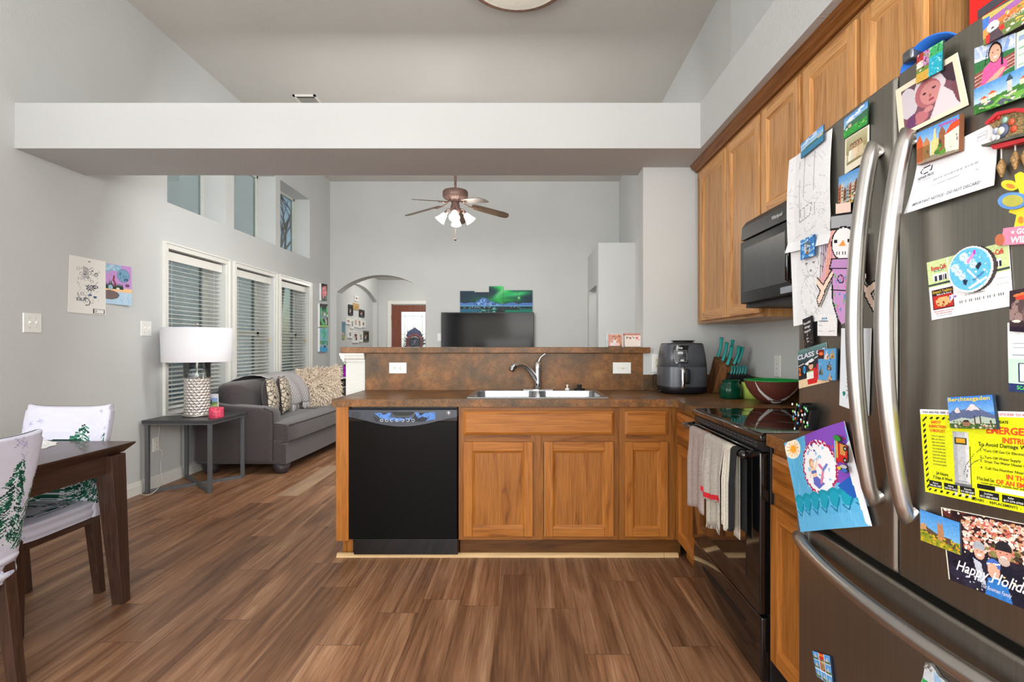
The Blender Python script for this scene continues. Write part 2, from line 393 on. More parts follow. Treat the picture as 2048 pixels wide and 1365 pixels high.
def holed(mb, plane0, plane1, us, zs, holes, axis='x'):
    """wall slab between two planes with rectangular holes (u0,u1,z0,z1)"""
    U = sorted(set([us[0], us[1]] + [h[0] for h in holes] + [h[1] for h in holes])); Zs = sorted(set([zs[0], zs[1]] + [h[2] for h in holes] + [h[3] for h in holes]))
    def inh(u, z): return any(h[0] < u < h[1] and h[2] < z < h[3] for h in holes)
    def P(p, u, z): return (p, u, z) if axis == 'x' else (u, p, z)
    for i in range(len(U) - 1):
        for j in range(len(Zs) - 1):
            if inh((U[i] + U[i + 1]) / 2, (Zs[j] + Zs[j + 1]) / 2): continue
            for p in (plane0, plane1):
                mb.add([P(p, U[i], Zs[j]), P(p, U[i + 1], Zs[j]), P(p, U[i + 1], Zs[j + 1]), P(p, U[i], Zs[j + 1])], [(0, 1, 2, 3)])
    for h in list(holes) + [(us[0], us[1], zs[0], zs[1])]:
        c = [(h[0], h[2]), (h[1], h[2]), (h[1], h[3]), (h[0], h[3])]
        for k in range(4):
            a, b = c[k], c[(k + 1) % 4]
            mb.add([P(plane0, *a), P(plane0, *b), P(plane1, *b), P(plane1, *a)], [(0, 1, 2, 3)])
    return mb
W1, W2, W3 = (4.735, 5.665), (5.858, 6.753), (6.936, 7.865)
LOZ, HIZ = (.63, 2.08), (2.49, 3.365)
holes = [(a, b, *LOZ) for a, b in (W1, W2, W3)] + [(a, b, *HIZ) for a, b in ((4.74, 5.66), (5.83, 6.80), (6.93, 7.88))]
struct('wall_left', holed(MB(), LW, LW - .28, (Y0, YB), (0, 4.12), holes), W_WALL)
mb = MB(); mb.box(RWK, RWK + .15, Y0, 3.85, 0, 4.12); struct('wall_right', mb, W_WALL)
mb = MB(); mb.box(RWL, RWL + .15, 3.85, YB, 0, 4.12); struct('wall_right', mb, W_WALL)
# the far wall with its arched opening into the entry
AX0, AX1, AS, AT = -3.065, -1.612, 2.08, 2.36
def arch_h(u, u0, u1, s, t):
    half = (u1 - u0) / 2; rise = t - s; R = (half * half + rise * rise) / (2 * rise)
    return t - R + math.sqrt(max(0, R * R - (u - (u0 + u1) / 2) ** 2))
def arch_wall(mb, p0, p1, us, zt, u0, u1, s, t, axis, n=28):
    def P(p, u, z): return (p, u, z) if axis == 'x' else (u, p, z)
    def col(a, b, za, zb):
        for p in (p0, p1): mb.add([P(p, a, za), P(p, b, zb), P(p, b, zt), P(p, a, zt)], [(0, 1, 2, 3)])
    if us[0] < u0: col(us[0], u0, 0, 0)
    if u1 < us[1]: col(u1, us[1], 0, 0)
    for i in range(n):
        a, b = u0 + (u1 - u0) * i / n, u0 + (u1 - u0) * (i + 1) / n
        za, zb = arch_h(a, u0, u1, s, t), arch_h(b, u0, u1, s, t); col(a, b, za, zb)
        mb.add([P(p0, a, za), P(p0, b, zb), P(p1, b, zb), P(p1, a, za)], [(0, 1, 2, 3)], True)
    for u in (u0, u1): mb.add([P(p0, u, 0), P(p1, u, 0), P(p1, u, s), P(p0, u, s)], [(0, 1, 2, 3)])
    return mb
struct('wall_back', arch_wall(MB(), YB, YB + .25, (LW - .28, RWL + .1), 4.12, AX0, AX1, AS, AT, 'y'), W_WALL)
# the entry beyond the arch: side wall with a shallow arched niche, end wall with the front door
HX, NX, HY = -3.12, -3.21, 11.42
struct('wall_entry_left', arch_wall(MB(), HX, NX - .02, (YB + .25, HY), 2.75, YB + .27, 11.28, 2.12, 2.36, 'x'), W_WALL)
mb = MB(); mb.box(NX - .1, NX, YB + .2, HY, 0, 2.75); struct('wall_entry_niche', mb, W_WALL)
DX0, DX1, DZ = -2.85, -1.93, 2.09
mb = holed(MB(), HY, HY + .15, (-3.4, -1.3), (0, 2.75), [(DX0, DX1, -.001, DZ)], 'y'); struct('wall_entry_end', mb, W_WALL)
mb = MB(); mb.box(-1.35, -1.2, YB + .25, HY + .1, 0, 2.75); struct('wall_entry_right', mb, W_WALL)
mb = MB(); mb.box(-3.4, -1.2, YB + .25, HY + .15, 2.61, 2.75); struct('ceiling_entry', mb, W_CEIL)
# boxed hallway corner at the far right
mb = holed(MB(), 1.02, 1.14, (7.45, YB), (0, 2.645), [(7.65, 8.55, -.001, 2.08)]); struct('wall_hall_side', mb, W_WALL)
mb = MB(); mb.box(1.02, RWL, 7.44, 7.449, 0, 2.645); mb.box(1.141, RWL, 7.45, YB, 2.53, 2.645); struct('wall_hall_front', mb, W_WALL)
# wall stub that ends the kitchen, the beam over the peninsula and the soffit over the cupboards
mb = MB(); mb.box(.812, RWL + .1, 3.68, 3.854, 0, 2.446); struct('wall_kitchen_end', mb, W_WALL)
mb = MB(); mb.box(LW, RWL, 3.324, 3.854, 2.446, 2.729); struct('trim_beam', mb, W_BEAM)
mb = MB(); mb.box(1.09, RWK, Y0, 3.324, 2.446, 2.729); struct('trim_soffit', mb, W_BEAM)
# wall behind the camera with the tall patio window that lights the room
mb = holed(MB(), Y0, Y0 - .15, (LW - .28, RWK + .15), (0, 4.12), [(-2.4, .6, .05, 2.35)], 'y'); struct('wall_behind', mb, W_WALL)
mb = MB()
for x in (-2.4, -.93, .55): mb.box(x, x + .05, Y0 - .1, Y0 - .05, .05, 2.35)
for z in (.05, 2.3): mb.box(-2.4, .6, Y0 - .1, Y0 - .05, z, z + .05)
struct('window_patio', mb, TRIM)
# baseboards
def base(mb, a0, a1, p, sgn, axis):
    for t, z0, z1 in ((.016, 0, .075), (.011, .075, .092), (.006, .092, .104)):
        if axis == 'x': mb.box(p, p + sgn * t, a0, a1, z0, z1)
        else: mb.box(a0, a1, p, p + sgn * t, z0, z1)
    return mb
struct('baseboard_left', base(MB(), Y0, YB, LW, 1, 'x'), TRIM)
struct('baseboard_back', base(MB(), AX1, 1.02, YB, -1, 'y'), TRIM)
struct('baseboard_right', base(MB(), 3.86, 7.45, RWL, -1, 'x'), TRIM)
# ---- window casings, sashes, glass
def casing(mb, y0, y1, z0, z1):
    w = .055
    for (a, b, c, d) in ((y0 - w, y0, z0 - w, z1 + w), (y1, y1 + w, z0 - w, z1 + w), (y0, y1, z1, z1 + w), (y0, y1, z0 - w, z0)):
        mb.box(LW, LW + .016, a, b, c, d)
    e = .0008
    for (a, b, c, d) in ((y0 - w - e, y0 - w + .014, z0 - w - e, z1 + w + e), (y1 + w - .014, y1 + w + e, z0 - w - e, z1 + w + e), (y0 - w + .014, y1 + w - .014, z1 + w - .014, z1 + w + e), (y0 - w + .014, y1 + w - .014, z0 - w - e, z0 - w + .014)):
        mb.box(LW, LW + .026, a, b, c, d)
    return mb
PANE = glassmat('clear_window_pane', (244, 250, 249), .05)
SASH = plain('window_sash_vinyl', (205, 207, 200), .4, var=.02)
wn = 0
for (a, b) in (W1, W2, W3):
    wn += 1; w = thing('window_%d' % wn, (LW, (a + b) / 2, LOZ[0]), None, None, kind='structure')
    obj('window_casing', casing(MB(), a, b, *LOZ), TRIM, w)
    mb = MB(); x0, x1 = LW - .24, LW - .19; z0, z1 = LOZ; zm = 1.36
    for r in ((a, a + .05, z0, z1), (b - .05, b, z0, z1), (a, b, z0, z0 + .05), (a, b, z1 - .05, z1), (a, b, zm - .025, zm + .025)): mb.box(x0, x1, *r)
    obj('window_sash', mb, SASH, w)
    mb = MB(); mb.box(LW - .218, LW - .214, a + .02, b - .02, z0 + .02, z1 - .02); obj('window_pane', mb, PANE, w)
for (a, b) in ((4.74, 5.66), (5.83, 6.80), (6.93, 7.88)):
    wn += 1; w = thing('window_%d' % wn, (LW, (a + b) / 2, HIZ[0]), None, None, kind='structure')
    mb = MB(); z0, z1 = HIZ
    for r in ((a, a + .03, z0, z1), (b - .03, b, z0, z1), (a, b, z0, z0 + .03), (a, b, z1 - .03, z1)): mb.box(LW - .26, LW - .225, *r)
    obj('window_frame', mb, SASH, w)
    mb = MB(); mb.box(LW - .245, LW - .242, a + .01, b - .01, z0 + .01, z1 - .01); obj('window_pane', mb, PANE, w)
# ---- outside: the neighbour's lapped siding and a bare tree
m, nt, bs = nt_new('grey_lap_siding'); v = coords(nt)
wv = N(nt, 'ShaderNodeTexWave', Scale=1.0); wv.bands_direction = 'Z'; wv.wave_profile = 'SAW'; wv.inputs['Scale'].default_value = 1.0
mp = nt.nodes.new('ShaderNodeMapping'); mp.inputs['Scale'].default_value = (1, 1, 1.6); nt.links.new(v, mp.inputs['Vector']); nt.links.new(mp.outputs[0], wv.inputs['Vector'])
r = ramp(nt, [(0, (150, 152, 150)), (.04, (196, 203, 202)), (1, (206, 213, 212))], wv.outputs['Fac']); nt.links.new(r.outputs['Color'], bs.inputs['Base Color']); bs.inputs['Roughness'].default_value = .8
mb = MB(); mb.box(-6.8, -6.6, -2, 13.6, 0, 7.5); obj('neighbor_house', mb, m, label='pale grey lap-sided neighbouring house seen through the left windows', cat='house')
mb = MB(); mb.box(-30, -3.45, -8, 40, -.2, -.05); mb.box(-3.45, 12, 11.75, 40, -.2, -.05); mb.box(-12, 8, -20, Y0 - .5, -.2, -.05)
struct('ground_outside', mb, plain('dry_lawn', (110, 112, 92), .9, var=.2, scale=8))
BARK = plain('grey_bark', (92, 80, 72), .9, var=.2)
mb = MB(); rt = random.Random(3)
def branch(p, d, L, r, n):
    q = p + d * L; mb.tube([p, (p + q) / 2 + Vector((rt.uniform(-.05, .05), rt.uniform(-.05, .05), 0)) * L, q], [r, r * .8, r * .6], 5, False)
    if n:
        for _ in range(3):
            dd = (d + Vector((rt.uniform(-.7, .7), rt.uniform(-.7, .7), rt.uniform(-.1, .5)))).normalized(); branch(q, dd, L * .72, r * .6, n - 1)
branch(Vector((-7.9, 17.2, 0)), Vector((0, 0, 1)), 2.2, .13, 5)
obj('bare_tree', mb, BARK, label='leafless tree against blue sky outside the farthest high window', cat='tree')

# ---- front door beyond the arch
REDW = streak('reddish_door_wood', (138, 68, 38), 'z', .35, 0, .6, coat=.3)
d = thing('door_1', ((DX0 + DX1) / 2, HY, 0), None, None, kind='structure')
mb = MB(); y0, y1 = HY + .03, HY + .075
for r in ((DX0, DX0 + .2, 0, DZ - .01), (DX1 - .2, DX1, 0, DZ - .01), (DX0 + .2, DX1 - .2, DZ - .16, DZ - .01), (DX0 + .2, DX1 - .2, 0, .3)): mb.box(r[0], r[1], y0, y1, r[2], r[3])
obj('door_leaf', mb, REDW, d, bevel=.004)
gx0, gx1, gz0, gz1 = DX0 + .2, DX1 - .2, .3, DZ - .16
mb = MB(); mb.box(gx0, gx1, y0 + .02, y0 + .026, gz0, gz1)
m = glassmat('textured_door_glass', (236, 240, 250), .15, .3)
obj('door_pane', mb, m, d)
mb = MB(); gc = (gx0 + gx1) / 2
def came(a, b, r=.0035): mb.tube([(a[0], y0 + .016, a[1]), (b[0], y0 + .016, b[1])], r, 6)
for i in (0, 1):
    o_ = .0 + i * .06; 
    came((gx0 + .07 + o_, gz0 + .1), (gx0 + .07 + o_, gz1 - .09 - o_ * .8)); came((gx1 - .07 - o_, gz0 + .1), (gx1 - .07 - o_, gz1 - .09 - o_ * .8))
    came((gx0 + .07 + o_, gz1 - .09 - o_ * .8), (gx1 - .07 - o_, gz1 - .09 - o_ * .8))
came((gc, gz1), (gc, gz0)); came((gx0, gz1 - .09), (gx1, gz1 - .09))
for s in (-1, 1):
    came((gc + s * .19, gz1 - .09), (gc + s * .13, gz1 - .138)); came((gc, 1.62), (gc + s * .17, 1.48)); came((gx0 if s < 0 else gx1, 1.45), (gc + s * .12, 1.45)); came((gc + s * .17, 1.3), (gc + s * .25, 1.12))
came((gc - .25, 1.35), (gc + .25, 1.35))
obj('leaded_came', mb, plain('lead_came', (70, 72, 74), .4, .6), d)
mb = MB(); mb.box(DX0 - .02, DX0 + .002, HY - .005, HY + .03, 1.75, 1.86); obj('hinge', mb, plain('brass', (150, 130, 90), .4, .8), d)
mb = MB()
for r in ((DX0 - .085, DX0 - .005, 0, DZ + .075), (DX1 + .005, DX1 + .085, 0, DZ + .075), (DX0 - .005, DX1 + .005, DZ, DZ + .075)): mb.box(r[0], r[1], HY - .02, HY, r[2], r[3])
obj('door_casing', mb, TRIM, d, bevel=.005)
# wreath on the outside of the door
wr = thing('door_wreath', (gc + .02, HY + .13, 1.2), 'red ring wreath with black centre hanging outside the front door glass', 'wreath')
wc = Vector((gc + .005, HY + .13, 1.27))
mb = MB(); mb.tube([(wc.x + .155 * math.cos(t * PI / 16), wc.y, wc.z + .165 * math.sin(t * PI / 16)) for t in range(33)], .034, 10, False)
obj('ring', mb, plain('red_mesh_ribbon', (190, 52, 44), .7, var=.2, scale=60), wr)
mb = MB(); mb.lathe([(.001, 0), (.125, 0), (.125, .01), (.001, .012)], wc, 24, T=lambda v: Vector((v.x, -v.z, v.y))); obj('center_disk', mb, BLKM, wr)
mb = MB()
for (a, l1, l2, w_) in ((.9, .09, .05, .016), (2.1, .05, .07, .012), (1.4, .03, .08, .01)):
    d_ = Vector((math.cos(a), 0, math.sin(a))); s_ = Vector((-d_.z, 0, d_.x)) * w_; c_ = Vector((wc.x, wc.y - .02, wc.z)); mb.poly([c_ - d_ * l1, c_ - s_, c_ + d_ * l2, c_ + s_])
obj('ornament', mb, plain('silver_ornament', (220, 220, 225), .4), wr)
mb = MB()
for k in range(60):
    a = rt.uniform(0, 2 * PI); r0 = .18; L = rt.uniform(.04, .085); w_ = .022
    mb.add([(wc.x + r0 * math.cos(a - .1), wc.y + .01, wc.z + r0 * math.sin(a - .1)), (wc.x + (r0 + L) * math.cos(a), wc.y + rt.uniform(-.02, .03), wc.z + (r0 + L) * math.sin(a)), (wc.x + r0 * math.cos(a + .1), wc.y + .01, wc.z + r0 * math.sin(a + .1))], [(0, 1, 2)])
obj('ribbon_loops', mb, plain('dark_ribbon', (44, 46, 62), .7), wr)
mb = MB(); mb.poly([(wc.x - .19, wc.y + .02, wc.z + .13), (wc.x + .17, wc.y + .02, wc.z + .13), (wc.x + .13, wc.y + .02, wc.z + .24), (wc.x, wc.y + .02, wc.z + .33), (wc.x - .15, wc.y + .02, wc.z + .24)]); obj('bow', mb, plain('blue_ribbon', (78, 92, 140), .7), wr)

# ================================================================== camera, sky, lamps
cam = bpy.data.cameras.new('camera'); co = bpy.data.objects.new('camera', cam); COL.objects.link(co); sc.camera = co
co.location = (0, 0, H); co.rotation_euler = (PI / 2, 0, 0); cam.sensor_width = 36; cam.lens = F / 2048 * 36
cam.shift_x = -(VX - 1024) / 2048; cam.shift_y = (VY - 682.5) / 2048; cam.clip_start = .05
wd = bpy.data.worlds.new('sky'); sc.world = wd; wd.use_nodes = True; nt = wd.node_tree
bg = nt.nodes['Background']; sk = nt.nodes.new('ShaderNodeTexSky'); sk.sky_type = 'NISHITA'; sk.sun_disc = False; sk.sun_elevation = .7; sk.sun_rotation = 2.2; sk.air_density = 1.2; sk.dust_density = 1.5
nt.links.new(sk.outputs[0], bg.inputs['Color']); bg.inputs['Strength'].default_value = .5
def area(name, loc, rot, sx, sy, p, c=(1, 1, 1)):
    l = bpy.data.lights.new(name, 'AREA'); l.shape = 'RECTANGLE'; l.size, l.size_y, l.energy, l.color = sx, sy, p, c
    o = bpy.data.objects.new(name, l); COL.objects.link(o); o.location = loc; o.rotation_euler = rot; return o
def point(name, loc, p, r=.05, c=(1, .93, .82)):
    l = bpy.data.lights.new(name, 'POINT'); l.energy, l.shadow_soft_size, l.color = p, r, c
    o = bpy.data.objects.new(name, l); COL.objects.link(o); o.location = loc; return o
area('flash_kitchen', (.15, -1.6, 2.3), (math.radians(80), 0, math.radians(50)), 2.6, 1.6, 112, (1, .99, .975))
area('window_daylight', (-.9, -2.4, 1.2), (math.radians(90), 0, math.radians(6)), 2.8, 2.2, 66, (1, 1, 1))
area('fill_living', (-.9, 4.15, 2.66), (math.radians(68), 0, 0), 2.6, .35, 66, (1, .99, .975))  # added fill, out of sight behind the beam, for the living room
area('fill_low_living', (-.4, 4.4, 1.05), (math.radians(85), 0, math.radians(25)), 1.2, .6, 16, (1, .99, .975))  # added fill beyond the bar for the low part of the living room
area('fill_ceiling', (-1.7, 1.2, 2.6), (PI, 0, 0), 2.4, 2.4, 30, (1, .99, .97))  # added upward fill above the view, for the kitchen ceiling
area('fill_right_side', (-3.0, -.6, 1.6), (math.radians(88), 0, math.radians(-75)), 1.6, 1.8, 88, (1, 1, 1))  # added side fill for cupboards, right wall and fridge; no window there
area('fill_left_wall', (1.1, -.9, 1.8), (math.radians(92), 0, math.radians(68)), 1.5, 1.6, 64, (1, 1, .99))
point('fill_entry', (-2.1, 10.2, 2.45), 32, .12, (1, .97, .93))  # added point light to brighten the entry, without a fixture
point('fill_hall', (1.33, 8.1, 2.3), 3, .1)  # added point light inside the hall box, no fixture modelled
l = bpy.data.lights.new('sun', 'SUN'); l.energy = 5.0; l.angle = .02; l.color = (1, .96, .9); o = bpy.data.objects.new('sun', l); COL.objects.link(o)
o.rotation_euler = Vector((.86, -.15, .40)).to_track_quat('Z', 'Y').to_euler()
sc.view_settings.view_transform = 'Standard'; sc.view_settings.look = 'None'; sc.view_settings.exposure = 0.0
sc.cycles.use_denoising = True; sc.cycles.max_bounces = 8; sc.cycles.diffuse_bounces = 4; sc.cycles.glossy_bounces = 4; sc.cycles.transparent_max_bounces = 12
sc.cycles.sample_clamp_indirect = 6
# ================================================================== kitchen: cupboards, worktop, bar
OAKP, OAKR = [OZ, OX], [OZ, OY]
def mapP(Y): return lambda u, w, z: (u, Y - w, z)       # face looking towards the camera
def mapR(Xp): return lambda u, w, z: (Xp - w, u, z)      # face looking to the left
def fbox(mb, mp, u0, u1, w0, w1, z0, z1):
    a, b = mp(u0, w0, z0), mp(u1, w1, z1); mb.box(a[0], b[0], a[1], b[1], a[2], b[2])
def slopes(mb, mp, u0, u1, z0, z1, w0, du, w1):
    """a moulding ring running from the outline at height w0 to an inner outline at height w1"""
    o = [(u0, z0), (u1, z0), (u1, z1), (u0, z1)]; i = [(u0 + du, z0 + du), (u1 - du, z0 + du), (u1 - du, z1 - du), (u0 + du, z1 - du)]
    for k in range(4):
        a, b, c, d = o[k], o[(k + 1) % 4], i[(k + 1) % 4], i[k]; mb.m = 1 if k in (0, 2) else 0
        mb.add([mp(a[0], w0, a[1]), mp(b[0], w0, b[1]), mp(c[0], w1, c[1]), mp(d[0], w1, d[1])], [(0, 1, 2, 3)])
    mb.m = 0
def door(parent, mp, u0, u1, z0, z1, w=0.0, t=.019, fw=.052, mats=None, name='door'):
    mats = mats or OAKP
    mb = MB(); fbox(mb, mp, u0, u0 + fw, w, w + t, z0, z1); fbox(mb, mp, u1 - fw, u1, w, w + t, z0, z1)
    mb.m = 1; fbox(mb, mp, u0 + fw, u1 - fw, w, w + t, z0, z0 + fw); fbox(mb, mp, u0 + fw, u1 - fw, w, w + t, z1 - fw, z1); mb.m = 0
    slopes(mb, mp, u0 + fw, u1 - fw, z0 + fw, z1 - fw, w + t * .9, .008, w + t * .6); slopes(mb, mp, u0 + fw + .008, u1 - fw - .008, z0 + fw + .008, z1 - fw - .008, w + t * .6, .006, w + t * .4)
    o = obj(name, mb, mats, parent, bevel=.003)
    mb = MB(); fbox(mb, mp, u0 + fw + .004, u1 - fw - .004, w + .002, w + t * .42, z0 + fw + .004, z1 - fw - .004); obj('door_panel', mb, UPZ if mats[0] is UZZ else (PZ if mats[0] is OZ else mats[0]), o); return o
def drawer(parent, mp, u0, u1, z0, z1, w=0.0, t=.019, mats=None, name='drawer_front'):
    mats = mats or OAKP
    mb = MB(); mb.m = 1; fbox(mb, mp, u0, u1, w, w + t * .55, z0, z1); slopes(mb, mp, u0, u1, z0, z1, w + t * .55, .016, w + t); mb.m = 1
    e = .016; mb.add([mp(u0 + e, w + t, z0 + e), mp(u1 - e, w + t, z0 + e), mp(u1 - e, w + t, z1 - e), mp(u0 + e, w + t, z1 - e)], [(0, 1, 2, 3)])
    return obj(name, mb, mats, parent)
def frame(mb, mp, us, zs, u0, u1, z0, z1, w=0, t=.019):
    """stiles at us (pairs) and rails at zs (pairs)"""
    for a, b in us: fbox(mb, mp, a, b, w - t, w, z0, z1)
    mb.m = 1
    for a, b in zs:
        for (p, q) in zip([u[1] for u in us][:-1], [u[0] for u in us][1:]): fbox(mb, mp, p, q, w - t, w - .0002, a, b)
    mb.m = 0; return mb
CT, CB = .914, .872
# --- sink cupboard
PY = 3.07; mp = mapP(PY)
t = thing('base_cabinet', (.08, 3.35, 0), 'wide oak sink cupboard with long false drawer front over two doors', 'cabinet')
mb = MB(); mb.box(-.38, -.362, PY + .0195, 3.66, .1, CB); mb.box(.52, .538, PY + .0195, 3.66, .1, CB); mb.box(-.362, .52, PY + .02, 3.66, .1, .118); mb.box(-.38, .538, 3.10 + .03, 3.15, .0, .1)
obj('carcass', mb, OAKP, t)
obj('face_frame', frame(MB(), mp, [(-.381, -.34), (.036, .106), (.498, .539)], [(.105, .14), (.66, .72), (.842, CB)], 0, 0, .105, CB), [FZ, FX], t)
drawer(t, mp, -.353, .510, .709, .846)
door(t, mp, -.352, .045, .128, .670); door(t, mp, .108, .507, .128, .670)
# --- narrow cupboard
t = thing('base_cabinet', (.71, 3.35, 0), 'narrow oak cupboard with small drawer over one door, right of sink cupboard', 'cabinet')
mb = MB(); mb.box(.541, .558, PY + .0195, 3.66, .1, CB); mb.box(.541, .872, PY + .02, 3.66, .1, .118); mb.box(.541, .90, 3.13, 3.15, 0, .1); obj('carcass', mb, OAKP, t)
obj('face_frame', frame(MB(), mp, [(.540, .58), (.806, .889)], [(.105, .14), (.66, .72), (.842, CB)], 0, 0, .105, CB), [FZ, FX], t)
drawer(t, mp, .571, .815, .709, .846); door(t, mp, .571, .816, .128, .670, fw=.046)
# --- end panel left of the dishwasher
t = thing('cabinet_end_panel', (-1.045, 3.35, 0), 'plain oak end panel of peninsula left of the dishwasher', 'panel')
mb = MB(); mb.box(-1.078, -1.006, 3.05, 3.13, .105, CB); mb.box(-1.078, -1.0745, 3.13, 3.67, .105, CB); obj('panel', mb, OZ, t, bevel=.003)
mb = MB(); mb.box(-1.063, -1.045, 3.125, 3.66, 0, .105); mb.box(-1.045, -1.006, 3.13, 3.15, 0, .105); obj('toe_kick', mb, OZ, t)
# shoe moulding in raw pine along the peninsula
mb = MB(); prof = [(3.075, 0), (3.098, 0), (3.098, .022), (3.088, .021), (3.079, .013)]
mb.prism(prof, -1.085, .80, 'x'); mb.prism(prof, .802, .884, 'x')
obj('shoe_molding', mb, streak('raw_pine', (216, 178, 126), 'x', .6, 0, .85), label='raw pine quarter-round strip on floor along foot of peninsula', cat='molding')
mb = MB(); mb.box(-.375, .90, 3.10, 3.128, 0, .0999); obj('toe_kick', mb, oak('oak_toe_kick_shaded', 'x', .55), label='recessed oak toe kick board, shade in its colour, under the sink cupboard doors', cat='board')  # oak darkened to paint in the shade below the doors
# --- corner cupboard on the right run
RX = .872; mr = mapR(RX)
t = thing('base_cabinet', (1.15, 2.86, 0), 'oak corner cupboard with drawer and door between peninsula and stove', 'cabinet')
mb = MB(); mb.box(RX + .0195, 1.46, 2.66, 2.676, .1, CB); mb.box(RX + .02, 1.46, 2.66, 3.05, .1, .118); mb.box(.93, .95, 2.66, 3.08, 0, .1); obj('carcass', mb, OAKR, t)
obj('face_frame', frame(MB(), mr, [(2.655, 2.69), (3.00, 3.05)], [(.105, .14), (.66, .72), (.842, CB)], 0, 0, .105, CB), [FZ, FY], t)
drawer(t, mr, 2.668, 3.02, .709, .846, mats=OAKR); door(t, mr, 2.668, 3.02, .128, .670, mats=OAKR, fw=.05)
# --- cupboard between stove and fridge
t = thing('base_cabinet', (1.15, 1.7, 0), 'oak cupboard with drawer and door between stove and fridge', 'cabinet')
mb = MB(); mb.box(RX + .0195, 1.46, 1.856, 1.872, .1, CB); mb.box(RX + .0195, 1.46, 1.56, 1.576, .1, CB); mb.box(RX + .02, 1.46, 1.56, 1.87, .1, .118); mb.box(.95, .97, 1.56, 1.87, 0, .1); obj('carcass', mb, OAKR, t)
obj('face_frame', frame(MB(), mr, [(1.555, 1.59), (1.84, 1.874)], [(.105, .14), (.66, .72), (.842, CB)], 0, 0, .105, CB), [FZ, FY], t)
drawer(t, mr, 1.572, 1.862, .709, .846, mats=OAKR); door(t, mr, 1.572, 1.862, .128, .670, mats=OAKR, fw=.05)

# --- worktops
SX0, SX1, SY0, SY1 = -.315, .462, 3.115, 3.60
t = thing('countertop', (0, 3.35, CB), 'long brown mottled laminate worktop of the peninsula with sink cut-out', 'countertop')
mb = MB()
fr = .843
pts = [(-1.10, 3.04), (.80, 3.04), (.862, 3.028), (.845, 2.985), (fr, 2.65), (RWK - .001, 2.65), (RWK - .001, 3.675), (-1.10, 3.675)]
# the cut-out is framed by four pieces that share the outline
mb.prism([(-1.10, 3.04), (SX0, 3.04), (SX0, 3.675), (-1.10, 3.675)], CB, CT); mb.prism([(SX0, 3.04), (SX1, 3.04), (SX1, SY0), (SX0, SY0)], CB, CT)
mb.prism([(SX0, SY1), (SX1, SY1), (SX1, 3.675), (SX0, 3.675)], CB, CT)
mb.prism([(SX1, 3.04), (.80, 3.04), (.838, 3.035), (.862, 3.01), (.85, 2.96), (fr, 2.92), (fr, 2.65), (RWK - .001, 2.65), (RWK - .001, 3.675), (SX1, 3.675)], CB, CT)
obj('worktop', mb, LAM, t)
mb = MB(); mb.box(.812, RWK - .021, 3.655, 3.678, CT, 1.02); mb.box(RWK - .02, RWK - .001, 2.65, 3.678, CT, 1.02); obj('upstand', mb, LAM, t, bevel=.002)
t = thing('countertop', (1.15, 1.7, CB), 'short brown laminate worktop between stove and fridge', 'countertop')
mb = MB(); mb.box(fr, RWK - .001, 1.545, 1.872, CB, CT); obj('worktop', mb, LAM, t, bevel=.003)
mb = MB(); mb.box(RWK - .02, RWK - .001, 1.545, 1.872, CT, 1.02); obj('upstand', mb, LAM, t)
# --- raised bar: half wall, laminate splash panel, cap moulding, bar top
mb = MB(); mb.box(-1.235, .811, 3.690, 3.83, 0, 1.168); struct('wall_half', mb, wallmat('bright_half_wall', (222, 222, 218), .5, 60))
mb = MB(); mb.box(-1.10, .811, 3.677, 3.689, CT, 1.168); obj('backsplash_panel', mb, LAM, label='tall brown laminate splash panel behind sink and faucet', cat='backsplash')
mb = MB(); pr = [(0, 1.108), (.012, 1.108), (.014, 1.12), (.026, 1.132), (.03, 1.15), (.036, 1.152), (.036, 1.1675), (0, 1.1675)]
pl = [(3.6895 - a, z) for a, z in pr]; mb.prism(pl, -1.235, -1.1005, 'x')
mb.prism([(-1.2355 - a, z) for a, z in pr], 3.66, 3.86, 'y'); struct('trim_half_wall_cap', mb, TRIM)
mb = MB(); mb.box(-1.258, .852, 3.64, 4.02, 1.1685, 1.2075)
# the bar top stops short of the wall stub, which it laps in front
mb = MB(); mb.prism([(-1.258, 3.64), (.852, 3.64), (.852, 3.679), (.811, 3.679), (.811, 4.02), (-1.258, 4.02)], 1.1685, 1.2075); obj('bar_top', mb, LAM, bevel=.003, label='long brown laminate bar top above the splash panel', cat='countertop')

